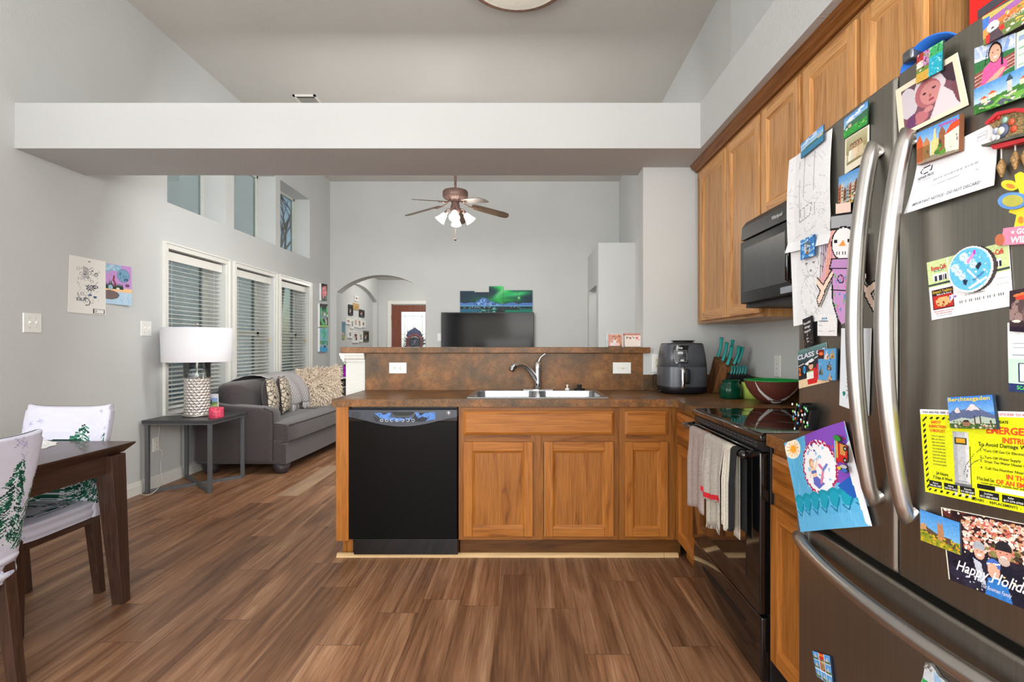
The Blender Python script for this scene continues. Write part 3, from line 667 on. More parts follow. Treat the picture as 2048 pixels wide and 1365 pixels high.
# --- sink
t = thing('kitchen_sink', ((SX0 + SX1) / 2, 3.35, .75), 'double bowl stainless steel sink set in brown worktop', 'sink')
INS = streak('sink_steel', (176, 178, 180), 'x', .28, .85, .85, s=(4, 150))
mb = MB(); sx0, sx1, sy0, sy1 = -.337, .484, 3.093, 3.632; zt = CT + .006; mid = (sx0 + sx1) / 2
B1, B2 = (sx0 + .035, mid - .018), (mid + .018, sx1 - .035); by0, by1 = sy0 + .035, sy1 - .085
for r in ((sx0, sx1, sy0, by0), (sx0, sx1, by1, sy1), (sx0, B1[0], by0, by1), (B1[1], B2[0], by0, by1), (B2[1], sx1, by0, by1)): mb.box(r[0], r[1], r[2], r[3], CT + .0003, zt)
obj('rim', mb, INS, t, bevel=.002)
for (a, b) in (B1, B2):
    mb = MB(); zb = .735; k = .03; rr = .05
    def rrect(x0, x1, y0_, y1_, r, n=6):
        P_ = []
        for cx, cy, s0 in ((x1 - r, y1_ - r, 0), (x0 + r, y1_ - r, 1), (x0 + r, y0_ + r, 2), (x1 - r, y0_ + r, 3)):
            P_ += [(cx + r * math.cos((s0 + i / n) * PI / 2), cy + r * math.sin((s0 + i / n) * PI / 2)) for i in range(n + 1)]
        return P_
    l0, l1, l2 = rrect(a, b, by0, by1, rr), rrect(a + .008, b - .008, by0 + .008, by1 - .008, rr), rrect(a + k, b - k, by0 + k, by1 - k, rr)
    n = len(l0); vs = [(x, y, zt - .001) for x, y in l0] + [(x, y, zb + .03) for x, y in l1] + [(x, y, zb) for x, y in l2]
    mb.add(vs, [(j * n + i, j * n + (i + 1) % n, (j + 1) * n + (i + 1) % n, (j + 1) * n + i) for j in (0, 1) for i in range(n)], True); mb.add(vs[2 * n:], [tuple(range(n))])
    q = [(a, by0), (b, by0), (b, by1), (a, by1)]
    obj('bowl', mb, INS, t)
    mb = MB(); mb.lathe([(.045, zb + .002), (.045, zb + .006), (.03, zb + .003), (.001, zb + .003)], ((a + b) / 2, (by0 + by1) / 2, 0), 20); obj('drain', mb, CHROME, t)
# --- faucet
fx_, fy_ = .088, 3.595; t = thing('faucet', (fx_, fy_, zt), 'chrome single-lever faucet with arched spout over double sink', 'faucet')
mb = MB(); mb.prism([(fx_ - .1 + .0, fy_ - .022), (fx_ + .1, fy_ - .022), (fx_ + .112, fy_), (fx_ + .1, fy_ + .022), (fx_ - .1, fy_ + .022), (fx_ - .112, fy_)], zt, zt + .007); obj('deck_plate', mb, CHROME, t, bevel=.002)
mb = MB(); mb.lathe([(.001, zt + .007), (.027, zt + .007), (.026, zt + .05), (.0235, zt + .10), (.026, zt + .15), (.025, zt + .17), (.015, zt + .19), (.001, zt + .195)], (fx_, fy_, 0), 24); obj('body', mb, CHROME, t)
sp = [(fx_ - .002, fy_, zt + .05), (fx_ - .03, fy_ - .012, zt + .095), (fx_ - .065, fy_ - .03, zt + .145), (fx_ - .10, fy_ - .05, zt + .170), (fx_ - .135, fy_ - .07, zt + .172), (fx_ - .16, fy_ - .085, zt + .163), (fx_ - .172, fy_ - .09, zt + .148)]
def smooth_path(pts, n=6):
    pts = [Vector(p) for p in pts]; out = []
    for i in range(len(pts) - 1):
        p0, p1, p2, p3 = pts[max(i - 1, 0)], pts[i], pts[i + 1], pts[min(i + 2, len(pts) - 1)]
        for k in range(n):
            s = k / n; out.append(.5 * ((2 * p1) + (p2 - p0) * s + (2 * p0 - 5 * p1 + 4 * p2 - p3) * s * s + (3 * p1 - p0 - 3 * p2 + p3) * s ** 3))
    return out + [pts[-1]]
P_ = smooth_path(sp); n = len(P_); mb = MB(); mb.tube(P_, [.017 + .006 * abs(2 * i / n - 1) ** 2 for i in range(n)], 14); obj('spout', mb, CHROME, t)
mb = MB(); mb.tube([(fx_ - .158, fy_ - .084, zt + .17), (fx_ - .178, fy_ - .095, zt + .135)], [.021, .019], 16); obj('spray_head', mb, plain('grey_chrome', (150, 152, 156), .2, 1), t)
mb = MB(); mb.tube(smooth_path([(fx_, fy_, zt + .18), (fx_ + .014, fy_, zt + .215), (fx_ + .034, fy_ - .003, zt + .235), (fx_ + .05, fy_ - .006, zt + .245)]), [.014 - .0004 * i for i in range(19)], 12, flat=.7); obj('lever', mb, CHROME, t)
# small stoppers on the rear rim
def stopper(name, x, y, r, mat, lab):
    mb = MB(); z = zt + .0004; mb.lathe([(.001, z), (r, z), (r * 1.02, z + .008), (r * .8, z + .012), (r * .35, z + .014), (r * .32, z + .026), (r * .5, z + .03), (r * .45, z + .036), (.001, z + .037)], (x, y, 0), 24); obj(name, mb, mat, label=lab, cat='stopper')
stopper('drain_plug', .285, 3.60, .016, WHITE, 'small white cap sitting on rear rim of sink')
stopper('sink_stopper', .365, 3.585, .037, BLKM, 'round black rubber sink stopper on rear rim of sink')

# --- switch and socket plates
def plate_screws(mb, pts, P, r=.003):
    for (u, z) in pts: mb.lathe([(.001, 0), (r, 0), (r, .0012), (.001, .0015)], seg=8, T=lambda v, u=u, z=z: Vector(P(u + v.x, .006 + v.z, z + v.y)))
def wallplate(name, P, u, z, w, h, kind, label, gangs=1, parentcat='outlet', color=None):
    """P(u, out, z) -> point"""
    col = color or WHITE; o0 = P(u, 0, z); t = thing(name, o0, label, parentcat)
    mb = MB(); vs = []
    for (e, o) in ((0, 0.0005), (0, .003), (.003, .006)):
        for (a, b) in ((-w / 2 + e, -h / 2 + e), (w / 2 - e, -h / 2 + e), (w / 2 - e, h / 2 - e), (-w / 2 + e, h / 2 - e)): vs.append(P(u + a, o, z + b))
    fs = [(j * 4 + i, j * 4 + (i + 1) % 4, j * 4 + 4 + (i + 1) % 4, j * 4 + 4 + i) for j in (0, 1) for i in range(4)] + [(8, 9, 10, 11), (3, 2, 1, 0)]
    mb.add(vs, fs); obj('cover_plate', mb, col, t)
    hor = w > h and gangs == 1
    def R(a, b): return (b, a) if hor else (a, b)
    ivory = plain('ivory_plastic', (226, 220, 196), .3, var=.01); dk = plain('slot_dark', (40, 36, 32), .6)
    def bx(mb, a0, a1, b0, b1, o0, o1):
        (x0, y0), (x1, y1) = R(a0, b0), R(a1, b1); x0, x1 = sorted((x0, x1)); y0, y1 = sorted((y0, y1))
        p, q = P(u + x0, o0, z + y0), P(u + x1, o1, z + y1); mb.box(p[0], q[0], p[1], q[1], p[2], q[2])
    if kind == 'outlet' or kind == 'gfci':
        if kind == 'gfci':
            mb = MB(); bx(mb, -.017, .017, -.034, .034, .005, .008); obj('receptacle', mb, ivory, t)
        for s in (-1, 1):
            mb = MB(); bx(mb, -.0135, .0135, s * .0195 - .0125, s * .0195 + .0125, .005, .0085); r = obj('receptacle', mb, ivory if kind == 'gfci' else WHITE, t, bevel=.004)
            mb = MB(); bx(mb, -.0075, -.0050, s * .0195 - .003, s * .0195 + .006, .008, .0092); bx(mb, .005, .0075, s * .0195 - .003, s * .0195 + .005, .008, .0092); bx(mb, -.0022, .0022, s * .0195 - .0095, s * .0195 - .005, .008, .0092)
            obj('slots', mb, dk, r)
    elif kind == 'switch':
        for g in range(gangs):
            uo = (g - (gangs - 1) / 2) * .046; mb = MB(); bx(mb, uo - .005, uo + .005, -.012, .012, .005, .0075); s_ = -1 if hor else 1
            bx(mb, uo - .0035, uo + .0035, .0, .011 , .006, .017); obj('toggle', mb, ivory if hor else WHITE, t, bevel=.001)
            mb = MB(); plate_screws(mb, [R(uo + 0 , q) if not hor else R(uo, q) for q in ()], P)
            for q in (-.03, .03): mb = MB(); bx(mb, uo - .0025, uo + .0025, q - .0025, q + .0025, .005, .0068); obj('screw', mb, plain('screw_metal', (170, 170, 165), .4, .5), t)
    elif kind == 'multi':
        for q in (-.04, -.016, .012, .036):
            mb = MB(); bx(mb, -.008, .008, q - .008, q + .008, .005, .0075); r = obj('receptacle', mb, WHITE, t, bevel=.002); mb = MB(); bx(mb, -.004, -.0025, q - .003, q + .003, .007, .0082); bx(mb, .0025, .004, q - .003, q + .003, .007, .0082); obj('slots', mb, dk, r)
    return t
PB = lambda u, o, z: (u, 3.677 - o, z); PE = lambda u, o, z: (u, 3.68 - o, z); PL = lambda u, o, z: (LW + o, u, z); PR = lambda u, o, z: (RWK - o, u, z)
wallplate('power_outlet', PB, -.873, 1.065, .12, .075, 'outlet', 'white sideways double outlet in brown splash panel left of faucet')
wallplate('light_switch', PB, .666, 1.065, .125, .078, 'switch', 'white sideways single switch in brown splash panel right of faucet', parentcat='switch')
wallplate('power_outlet', PE, .912, 1.098, .078, .125, 'gfci', 'cream and white outlet half hidden behind the air fryer')
wallplate('power_outlet', PR, 3.13, 1.10, .075, .128, 'multi', 'white slim outlet on right wall above the football bowl')
wallplate('light_switch', PL, 3.44, 1.365, .13, .125, 'switch', 'white double light switch on left wall left of the drawings', gangs=2, parentcat='switch')
wallplate('light_switch', PL, 4.472, 1.36, .125, .125, 'switch', 'white double light switch on left wall beside window and lamp', gangs=2, parentcat='switch')
wallplate('power_outlet', PL, 4.59, .37, .075, .12, 'outlet', 'white wall outlet low on left wall behind side table')
wallplate('light_switch', lambda u, o, z: (u, YB - o, z), X(880, 8.7) + .0, Z(675, 8.7), .08, .125, 'switch', 'small white switch on far wall left of the television', parentcat='switch')
# --- dishwasher
dx0, dx1 = -1.002, -.3865; dy = 3.045; t = thing('dishwasher', ((dx0 + dx1) / 2, 3.35, 0), 'black built-in dishwasher with curved control panel', 'dishwasher')
mb = MB(); mb.box(dx0 + .004, dx1 - .004, dy + .03, 3.62, .105, .866); obj('tub', mb, BLKM, t)
mb = MB(); mb.box(dx0, dx1, dy, dy + .04, .117, .79); obj('door', mb, plain('dishwasher_black', (15, 14, 14), .2, var=.1, spec=.12), t, bevel=.004)
mb = MB(); n = 24; W_ = dx1 - dx0
def lowz(s): return .815 - .052 * math.sin(PI * s) ** 1.3
for i in range(n):
    a, b = i / n, (i + 1) / n; xa, xb = dx0 + W_ * a, dx0 + W_ * b; za, zb = lowz(a), lowz(b); fa, fb = dy - .008 - .016 * math.sin(PI * a), dy - .008 - .016 * math.sin(PI * b)
    mb.add([(xa, fa, za), (xb, fb, zb), (xb, fb, .855), (xa, fa, .855), (xa, dy + .04, za), (xb, dy + .04, zb), (xb, dy + .04, .862), (xa, dy + .04, .862)], [(0, 1, 2, 3), (4, 7, 6, 5), (0, 4, 5, 1), (3, 2, 6, 7)], False)
cp = obj('control_panel', mb, plain('panel_charcoal', (58, 62, 72), .3, var=.05), t)
def dface(u, z, o=.0): s = (u - dx0) / W_; return (u, dy - .0085 - .016 * math.sin(PI * min(1, max(0, s))) - o, z)
mb = MB(); mb.box(dx0, dx1, dy + .001, dy + .035, .79, .815); obj('door_lip', mb, BLK, t)
cv = Cv(96, 18, None); BL = (88, 130, 196); K = (38, 42, 52)
cv.poly([(.0, .12), (.28, .12), (.32, .8), (.62, .75), (.68, .12), (1, .05), (1, .75), (.84, .98), (.5, 1), (.2, .85), (.06, .5)], (47, 50, 60))
cv.poly([(0, .1), (.12, .1), (.16, .3), (.26, .08), (.31, .2), (.34, .62), (.62, .58), (.6, .75), (.4, .95), (.25, .88), (.1, .6), (.05, .35)], BL); cv.poly([(.66, .1), (.72, .05), (.76, .4), (.84, .1), (1, .05), (1, .75), (.84, .95), (.88, .6), (.78, .5), (.72, .65)], BL)
for k in range(14): a = rs.uniform(0, 1); cv.line([(a, rs.uniform(0, 1)), (a + .05, rs.uniform(.2, 1)), (a + .09, rs.uniform(0, .9))], .05, K, .8)
cv.a[..., 3] *= ((cv.x < .28) | (cv.x > .66) | (cv.y > .55))
for k in range(7): cv.ring(.13 + k * .085, .86, .025, .12, .25, (190, 196, 205))
card('touch_pad', [(X(748, 3.03), .846), (X(871, 3.03), .846), (X(871, 3.03), .79), (X(748, 3.03), .79)], cv, lambda a: dface(a, 0)[1], t=.0006, axis='y', parent=cp)
mb = MB(); mb.prism([(X(783, 3.03), .846), (X(830, 3.03), .846), (X(824, 3.03), .829), (X(815, 3.03), .8235), (X(798, 3.03), .8235), (X(789, 3.03), .829)][::-1], dy - .0262, dy - .02, 'y'); obj('handle_recess', mb, plain('recess_black', (8, 8, 9), .5), cp)
mb = MB(); 
for k in range(4): mb.prism([(X(704, 3.04), .843 - k * .0085), (X(735, 3.04), .838 - k * .0085), (X(735, 3.04), .8345 - k * .0085), (X(704, 3.04), .8395 - k * .0085)], dy - .0135, dy - .009, 'y')
obj('vent_slots', mb, BLKM, cp)
ex = X(897.5, 3.03); mb = MB(); mb.lathe([(.001, 0), (.0135, 0), (.0135, .004), (.001, .005)], (ex, dy - .0105, .836), 24, T=lambda v: Vector((v.x, -v.z, v.y)))
em = obj('emblem', mb, plain('silver_badge', (214, 214, 214), .3, .5), cp)
mb = MB(); mb.tube([(ex + .0105 * math.cos(k * PI / 12), dy - .0158, .836 + .0105 * math.sin(k * PI / 12)) for k in range(25)], .0008, 6, False)
put_text(mb, lambda a, b: (ex + a, dy - .0162, .836 + b), 'GE', 0, -.0045, .0105, (60, 60, 62), align='c', bold=0); mb.C = [None] * len(mb.C); obj('lettering', mb, BLKM, em)
mb = MB(); mb.box(dx0 + .022, dx1 + .003, 3.06, 3.11, .024, .112); obj('toe_panel', mb, BLK, t, bevel=.003)

# --- stove
sy_0, sy_1 = 1.879, 2.643; t = thing('stove', (1.12, 2.26, 0), 'black freestanding stove with glass cooktop and towels on its oven handle', 'stove')
mb = MB(); mb.box(.862, 1.46, sy_0, sy_1, .025, .885); obj('body', mb, BLKM, t, bevel=.003)
mb = MB(); mb.box(.824, 1.46, sy_0 - .004, sy_1 + .004, .884, .908); obj('cooktop_frame', mb, BLK, t, bevel=.006, seg=3)
mb = MB(); mb.box(.84, 1.40, sy_0 + .012, sy_1 - .012, .9075, .9125); ct = obj('cooktop_glass', mb, plain('cooktop_black_glass', (8, 9, 10), .045, var=.05, coat=.5), t, bevel=.001)
for (cx, cy, r) in ((.99, 2.08, .105), (.99, 2.45, .09), (1.25, 2.08, .085), (1.25, 2.45, .11)):
    mb = MB()
    for q in (r, r * .96): mb.tube([(cx + q * math.cos(k * PI / 24), cy + q * math.sin(k * PI / 24), .9126) for k in range(49)], .0009, 4, False)
    obj('burner_ring', mb, plain('burner_mark', (44, 45, 47), .4), ct)
mb = MB(); mb.prism([(1.405, .908), (1.46, .908), (1.46, 1.08), (1.43, 1.08)], sy_0, sy_1, 'y'); bgd = obj('backguard', mb, BLK, t, bevel=.004)
for k in range(4):
    mb = MB(); cy = sy_0 + .1 + (.1 if k > 1 else 0) * 0 + k * .1 + (.26 if k > 1 else 0); mb.lathe([(.001, 0), (.02, 0), (.018, .022), (.001, .024)], (1.414, cy, .99), 16, T=lambda v: Vector((-v.z, v.x, v.y))); obj('knob', mb, BLKM, bgd)
mb = MB(); mb.box(.826, .861, sy_0 + .003, sy_1 - .003, .272, .845); od = obj('oven_door', mb, plain('oven_black', (12, 12, 13), .1, var=.1, coat=.5), t, bevel=.006, seg=3)
mb = MB(); mb.box(.8245, .8265, sy_0 + .12, sy_1 - .12, .36, .70); obj('oven_window', mb, plain('oven_window_glass', (20, 16, 14), .05, coat=.5), od)
mb = MB(); mb.box(.838, .861, sy_0 + .003, sy_1 - .003, .848, .883); ft = obj('vent_trim', mb, BLKM, t)
mb = MB()
for k in range(18):
    y = sy_0 + .05 + k * .038; mb.box(.836, .8385, y, y + .028, .856, .862)
    mb.box(.836, .8385, y, y + .028, .868, .873)
obj('vent_slots', mb, plain('slot_grey', (70, 70, 72), .4), ft)
hz, hx = .833, .778
mb = MB(); mb.tube(smooth_path([(.83, sy_0 + .03, hz + .004), (.79, sy_0 + .032, hz), (hx, sy_0 + .05, hz), (hx - .004, (sy_0 + sy_1) / 2, hz), (hx, sy_1 - .05, hz), (.79, sy_1 - .032, hz), (.83, sy_1 - .03, hz + .004)], 5), .0145, 12); obj('handle', mb, BLK, od)
mb = MB(); mb.box(.832, .862, sy_0 + .003, sy_1 - .003, .035, .262); dr = obj('storage_drawer', mb, BLK, t, bevel=.006, seg=3)
mb = MB(); yc = (sy_0 + sy_1) / 2; mb.prism([(yc + .25 * math.cos(a), .185 + .022 * math.sin(a) * (1 if math.sin(a) < 0 else .5)) for a in [k * PI / 16 for k in range(32)]], .8300, .8325, 'x'); obj('grip_recess', mb, plain('recess_black', (8, 8, 9), .5), dr)
mb = MB()
for (x, y) in ((.90, sy_0 + .04), (.90, sy_1 - .04), (1.42, sy_0 + .04), (1.42, sy_1 - .04)): mb.lathe([(.018, 0), (.018, .026)], (x, y, 0), 10)
obj('feet', mb, BLKM, t)
# --- towels over the oven handle
def towel(y0, y1, zf, zb, col, label, band=None, fringe=False, out=.0, amp=.006, ph=0.0, skew=0.0, nm='dish_towel'):
    R = .0175 + out; n = 30; L = []
    xf = hx - R; 
    for i in range(10): L.append((xf, zf + (hz - zf) * i / 10))
    for i in range(9): a = PI - PI * i / 8; L.append((hx + R * math.cos(a), hz + R * math.sin(a)))
    for i in range(1, 9): L.append((hx + R + .002, hz - (hz - zb) * i / 8))
    m = len(L) - 1; mb = MB(); nu = 22
    def fn(u, v):
        k = v * m; i = min(int(k), m - 1); f = k - i; x = L[i][0] * (1 - f) + L[i + 1][0] * f; z = L[i][1] * (1 - f) + L[i + 1][1] * f
        fall = max(0, min(1, (hz - z) / .12)); front = 1 if i < 10 else 0
        y = y0 + (y1 - y0) * u + skew * (hz - z) * front
        x += (-abs(math.sin(u * 9 + ph)) * amp * 1.6 - amp * .3 * math.sin(u * 23 + ph * 2)) * fall * front
        z += math.sin(u * 5 + ph) * .012 * (1 - (z - zf) / max(.05, hz - zf)) * front
        return (x, y, z)
    mb.grid(fn, nu, m * 2)
    o = obj(nm, mb, plain('towel_' + '_'.join(map(str, col)), col, .95, var=.1, scale=180, bmp=.4), solid=.003, label=label, cat='towel', group=None)
    if band:
        mb = MB(); vs0 = (band[0] - zf) / (hz - zf) * 10 / m; vs1 = (band[1] - zf) / (hz - zf) * 10 / m
        def fb(u, v): p = fn(u, vs0 + (vs1 - vs0) * v); return (p[0] - .0025, p[1], p[2])
        mb.grid(fb, nu, 3); obj('stripe', mb, plain('red_weave', (196, 24, 40), .9), o)
    if fringe:
        mb = MB()
        for k in range(26):
            p = fn((k + .5) / 26, 0); mb.tube([p, (p[0] + rt.uniform(-.003, .003), p[1] + rt.uniform(-.004, .004), p[2] - .018)], .0011, 4, False)
        obj('fringe', mb, plain('towel_' + '_'.join(map(str, col)), col, .95), o)
    return o
towel(2.27, 2.475, .50, .60, (158, 142, 136), 'taupe hand towel, farthest towel on the oven handle', amp=.008)
towel(2.045, 2.275, .60, .52, (170, 162, 154), 'beige towel with red stripe over oven handle', band=(.607, .627), ph=1.2, amp=.01)
towel(2.10, 2.262, .49, .56, (178, 172, 160), 'frayed oatmeal towel under the red striped towel', out=-.0085, fringe=True, ph=.4, amp=.005, nm='dish_towel')
towel(1.985, 2.04, .535, .50, (196, 190, 176), 'narrow cream folded towel right of the striped towel', ph=2.1, amp=.006)
towel(1.925, 1.978, .55, .545, (24, 24, 27), 'black folded towel nearest the front corner of the stove', ph=.7, amp=.006)
# --- upper cupboards
OAKU = [UZZ, UYY]; UX = 1.18; mu = mapR(UX); UB, UT = 1.365, 2.40
def upper(y0, y1, z0, doors, label, bright=None):
    t = thing('wall_cabinet', ((UX + RWK) / 2, (y0 + y1) / 2, z0), label, 'cabinet')
    mb = MB(); mb.box(UX + .019, RWK - .001, y0, y0 + .016, z0, UT); mb.box(UX + .019, RWK - .001, y1 - .016, y1, z0, UT); mb.m = 1; mb.box(UX + .019, RWK - .001, y0 + .016, y1 - .016, z0, z0 + .016); mb.m = 0; obj('carcass', mb, OAKU, t)
    st = [(y0 + .0005, y0 + .03)] + [((a[1] + b[0]) / 2 - .02, (a[1] + b[0]) / 2 + .02) for a, b in zip(doors[:-1], doors[1:])] + [(y1 - .03, y1 - .0005)]
    obj('face_frame', frame(MB(), mu, st, [(z0, z0 + .04), (UT - .05, UT)], 0, 0, z0, UT, t=.0185), [UFZ, UFY], t)
    for a, b in doors: door(t, mu, a, b, z0 + .018, UT - .03, w=.0004, mats=OAKU, fw=.055)
    return t
upper(2.645, 3.655, UB, [(3.10, 3.56), (2.655, 3.085)], 'tall oak wall cupboard with two doors left of the microwave')
upper(1.865, 2.643, 1.832, [(2.262, 2.632), (1.878, 2.238)], 'short oak wall cupboard with two doors above the microwave')
upper(1.545, 1.863, UB, [(1.558, 1.852)], 'single-door oak wall cupboard beside the fridge')
t = thing('wall_cabinet', (1.35, 1.08, 1.84), 'recessed oak cupboard above the fridge, shade in its colour', 'cabinet')
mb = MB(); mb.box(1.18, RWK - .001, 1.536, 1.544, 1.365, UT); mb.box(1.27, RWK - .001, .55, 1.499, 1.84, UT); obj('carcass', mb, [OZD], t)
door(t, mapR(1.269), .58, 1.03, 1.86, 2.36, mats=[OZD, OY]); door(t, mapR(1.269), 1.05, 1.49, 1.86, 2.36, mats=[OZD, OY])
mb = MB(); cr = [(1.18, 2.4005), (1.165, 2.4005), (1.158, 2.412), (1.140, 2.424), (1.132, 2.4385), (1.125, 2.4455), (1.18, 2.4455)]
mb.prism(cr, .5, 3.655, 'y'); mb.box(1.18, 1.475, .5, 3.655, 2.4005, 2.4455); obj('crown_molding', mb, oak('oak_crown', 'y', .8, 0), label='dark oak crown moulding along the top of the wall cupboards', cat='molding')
# --- microwave
my0, my1 = 1.883, 2.641; mx = 1.062; t = thing('microwave', (1.25, 2.26, 1.405), 'black over-the-range microwave mounted above the stove', 'microwave')
mb = MB(); mb.box(mx + .03, RWK - .002, my0, my1, 1.405, 1.829); obj('body', mb, BLKM, t)
mb = MB(); mb.prism([(mx + .03, 1.735), (mx + .004, 1.735), (mx + .008, 1.80), (mx + .03, 1.829)], my0, my1, 'y'); vp = obj('vent_panel', mb, plain('microwave_black', (34, 35, 37), .35, var=.1, spec=.35), t, bevel=.002)
mb = MB(); mb.box(mx, mx + .031, my0 + .17, my1, 1.425, 1.728); dd = obj('door', mb, plain('microwave_black', (34, 35, 37), .28), t, bevel=.008, seg=3)
mb = MB(); mb.box(mx - .002, mx + .001, my0 + .26, my1 - .045, 1.478, 1.69); obj('door_window', mb, plain('microwave_window', (62, 64, 66), .3, spec=.3), dd, bevel=.002)
mb = MB(); mb.box(mx, mx + .031, my0, my0 + .166, 1.425, 1.728); obj('control_panel', mb, BLK, t, bevel=.004)
mb = MB(); mb.tube([(mx, my0 + .2, 1.46), (mx - .04, my0 + .2, 1.48), (mx - .04, my0 + .2, 1.67), (mx, my0 + .2, 1.69)], .011, 10); obj('handle', mb, BLK, dd)
mb = MB(); put_text(mb, lambda a, b: (mx - .0008 + .004 * 0 + .0062 - .004, 2.26 - a, 1.762 + b), 'Whirlpool', -.0, 0, .017, (225, 225, 225), align='c'); obj('lettering', mb, PRINT, vp)
mb = MB(); mb.box(mx - .0014, mx, my0 + .245, my0 + .34, 1.436, 1.462); obj('indicator_strip', mb, plain('button_grey', (150, 158, 168), .4), dd)
# ================================================================== fridge
FC, FH = 1.078, .455
def fx(y, z=0): k = (y - FC) / FH; return .783 - .026 * (1 - k * k) if abs(k) < 1 else .783
def onf(px, py):
    y = 1.2
    for _ in range(20): y = fx(y) * F / (px - VX)
    return (y, Z(py, y))
FST = streak('dark_stainless', (152, 148, 140), 'z', .38, 1, .93, s=(3, 160))
t = thing('refrigerator', (1.12, FC, 0), 'large dark stainless french door fridge covered in magnets, cards and drawings', 'refrigerator')
mb = MB(); mb.box(.85, 1.46, FC - FH + .006, FC + FH - .006, .03, 1.765); obj('body', mb, plain('fridge_side_grey', (70, 70, 70), .45, .3, var=.04), t, bevel=.004)
def fdoor(name, y0, y1, z0, z1, seal=True):
    mb = MB(); n = 24; r = .008; prof = []
    ys = [y0 + (y1 - y0) * i / n for i in range(n + 1)]
    zs = [z0, z0 + .002, z0 + r, z1 - r, z1 - .002, z1]; ins = [r, .002, 0, 0, .002, r]
    ys = [y0, y0 + .002, y0 + r] + ys[2:-2] + [y1 - r, y1 - .002, y1]; iy = [r, .002, 0] + [0] * (len(ys) - 6) + [0, .002, r]
    V_ = [(fx(y) + max(a, b), y, z) for z, a in zip(zs, ins) for y, b in zip(ys, iy)]
    w_ = len(ys); mb.add(V_, [(j * w_ + i, (j) * w_ + i + 1, (j + 1) * w_ + i + 1, (j + 1) * w_ + i) for j in range(5) for i in range(w_ - 1)], True)
    xb = .842
    ring = [(fx(y) + max(r, b), y, z0) for y, b in zip(ys, iy)]; top = [(fx(y) + max(r, b), y, z1) for y, b in zip(ys, iy)]
    for R_, z in ((ring, z0), (top, z1)): mb.add(R_ + [(xb, y1, z), (xb, y0, z)], [tuple(range(len(R_) + 2))])
    for y in (y0, y1): mb.add([(fx(y) + r, y, z0), (xb, y, z0), (xb, y, z1), (fx(y) + r, y, z1)], [(0, 1, 2, 3)])
    mb.add([(xb, y0, z0), (xb, y1, z0), (xb, y1, z1), (xb, y0, z1)], [(0, 1, 2, 3)])
    o = obj(name, mb, FST, t)
    return o
YM = 1.092
ld = fdoor('door', YM + .004, FC + FH, .757, 1.775); rd = fdoor('door', FC - FH, YM - .006, .757, 1.775); fd = fdoor('freezer_drawer', FC - FH, FC + FH, .08, .738)
mb = MB(); mb.box(.80, .85, YM - .03, YM + .03, .77, 1.76); obj('center_seal', mb, BLKM, t)
mb = MB(); mb.box(.80, .85, FC - FH + .01, FC + FH - .01, .738, .757); obj('drawer_seal', mb, BLKM, t)
mb = MB(); mb.box(.86, .90, FC - FH + .01, FC + FH - .01, .0, .075); obj('base_grille', mb, BLKM, t)
mb = MB(); mb.box(.86, .93, FC + FH - .14, FC + FH - .02, 1.765, 1.79); mb.box(.86, .93, FC - FH + .02, FC - FH + .14, 1.765, 1.79); obj('hinge_cover', mb, GREYM, t, bevel=.004)
HST = plain('handle_steel', (188, 184, 180), .33, 1, var=.02)
def vhandle(par, y, yb, z0, z1, bow):
    pts = []; n = 26
    for i in range(n + 1):
        s = i / n; pts.append((fx(y) - .013 - bow * math.sin(PI * s) ** .8, y + (yb - y) * math.sin(PI * s), z0 + (z1 - z0) * s))
    mb = MB(); mb.tube([(fx(y) + .003, y, z0 + .012)] + pts + [(fx(y) + .003, y, z1 - .012)], [.017] + [.017 - .001 * abs(2 * i / n - 1) for i in range(n + 1)] + [.017], 18); obj('handle', mb, HST, par)
vhandle(ld, 1.145, 1.145, .892, 1.648, .04); vhandle(rd, 1.043, 1.05, .888, 1.635, .04)
mb = MB(); pts = []; n = 26; hy0, hy1 = FC - FH + .035, FC + FH - .035
for i in range(n + 1):
    s = i / n; y = hy0 + (hy1 - hy0) * s; pts.append((fx(y) - .014 - .034 * math.sin(PI * s) ** .7, y, .688))
mb.tube([(fx(hy0), hy0 + .01, .688)] + pts + [(fx(hy1), hy1 - .01, .688)], .0165, 18); obj('handle', mb, HST, fd)
mb = MB(); n = 20
for i in range(n):
    ya, yb_ = FC - FH + 2 * FH * i / n, FC - FH + 2 * FH * (i + 1) / n; xa, xb = fx(ya + 1e-4), fx(yb_ - 1e-4)
    mb.add([(xa - .003, ya, .71), (xb - .003, yb_, .71), (xb - .003, yb_, .7385), (xa - .003, ya, .7385), (xb + .03, yb_, .7385), (xa + .03, ya, .7385)], [(0, 1, 2, 3), (3, 2, 4, 5)], True)
# end caps of the drawer top
for y_ in (FC + FH - .075, FC - FH + .002):
    mb2 = MB()
    for i in range(4):
        ya, yb_ = y_ + .073 * i / 4, y_ + .073 * (i + 1) / 4; mb2.hexa([(fx(ya) - .004, ya, .655), (fx(ya) + .01, ya, .655), (fx(yb_) + .01, yb_, .655), (fx(yb_) - .004, yb_, .655)], [(fx(ya) - .004, ya, .7385), (fx(ya) + .01, ya, .7385), (fx(yb_) + .01, yb_, .7385), (fx(yb_) - .004, yb_, .7385)])
    obj('end_cap', mb2, plain('cap_grey', (112, 112, 112), .35, .4, var=.03), fd)

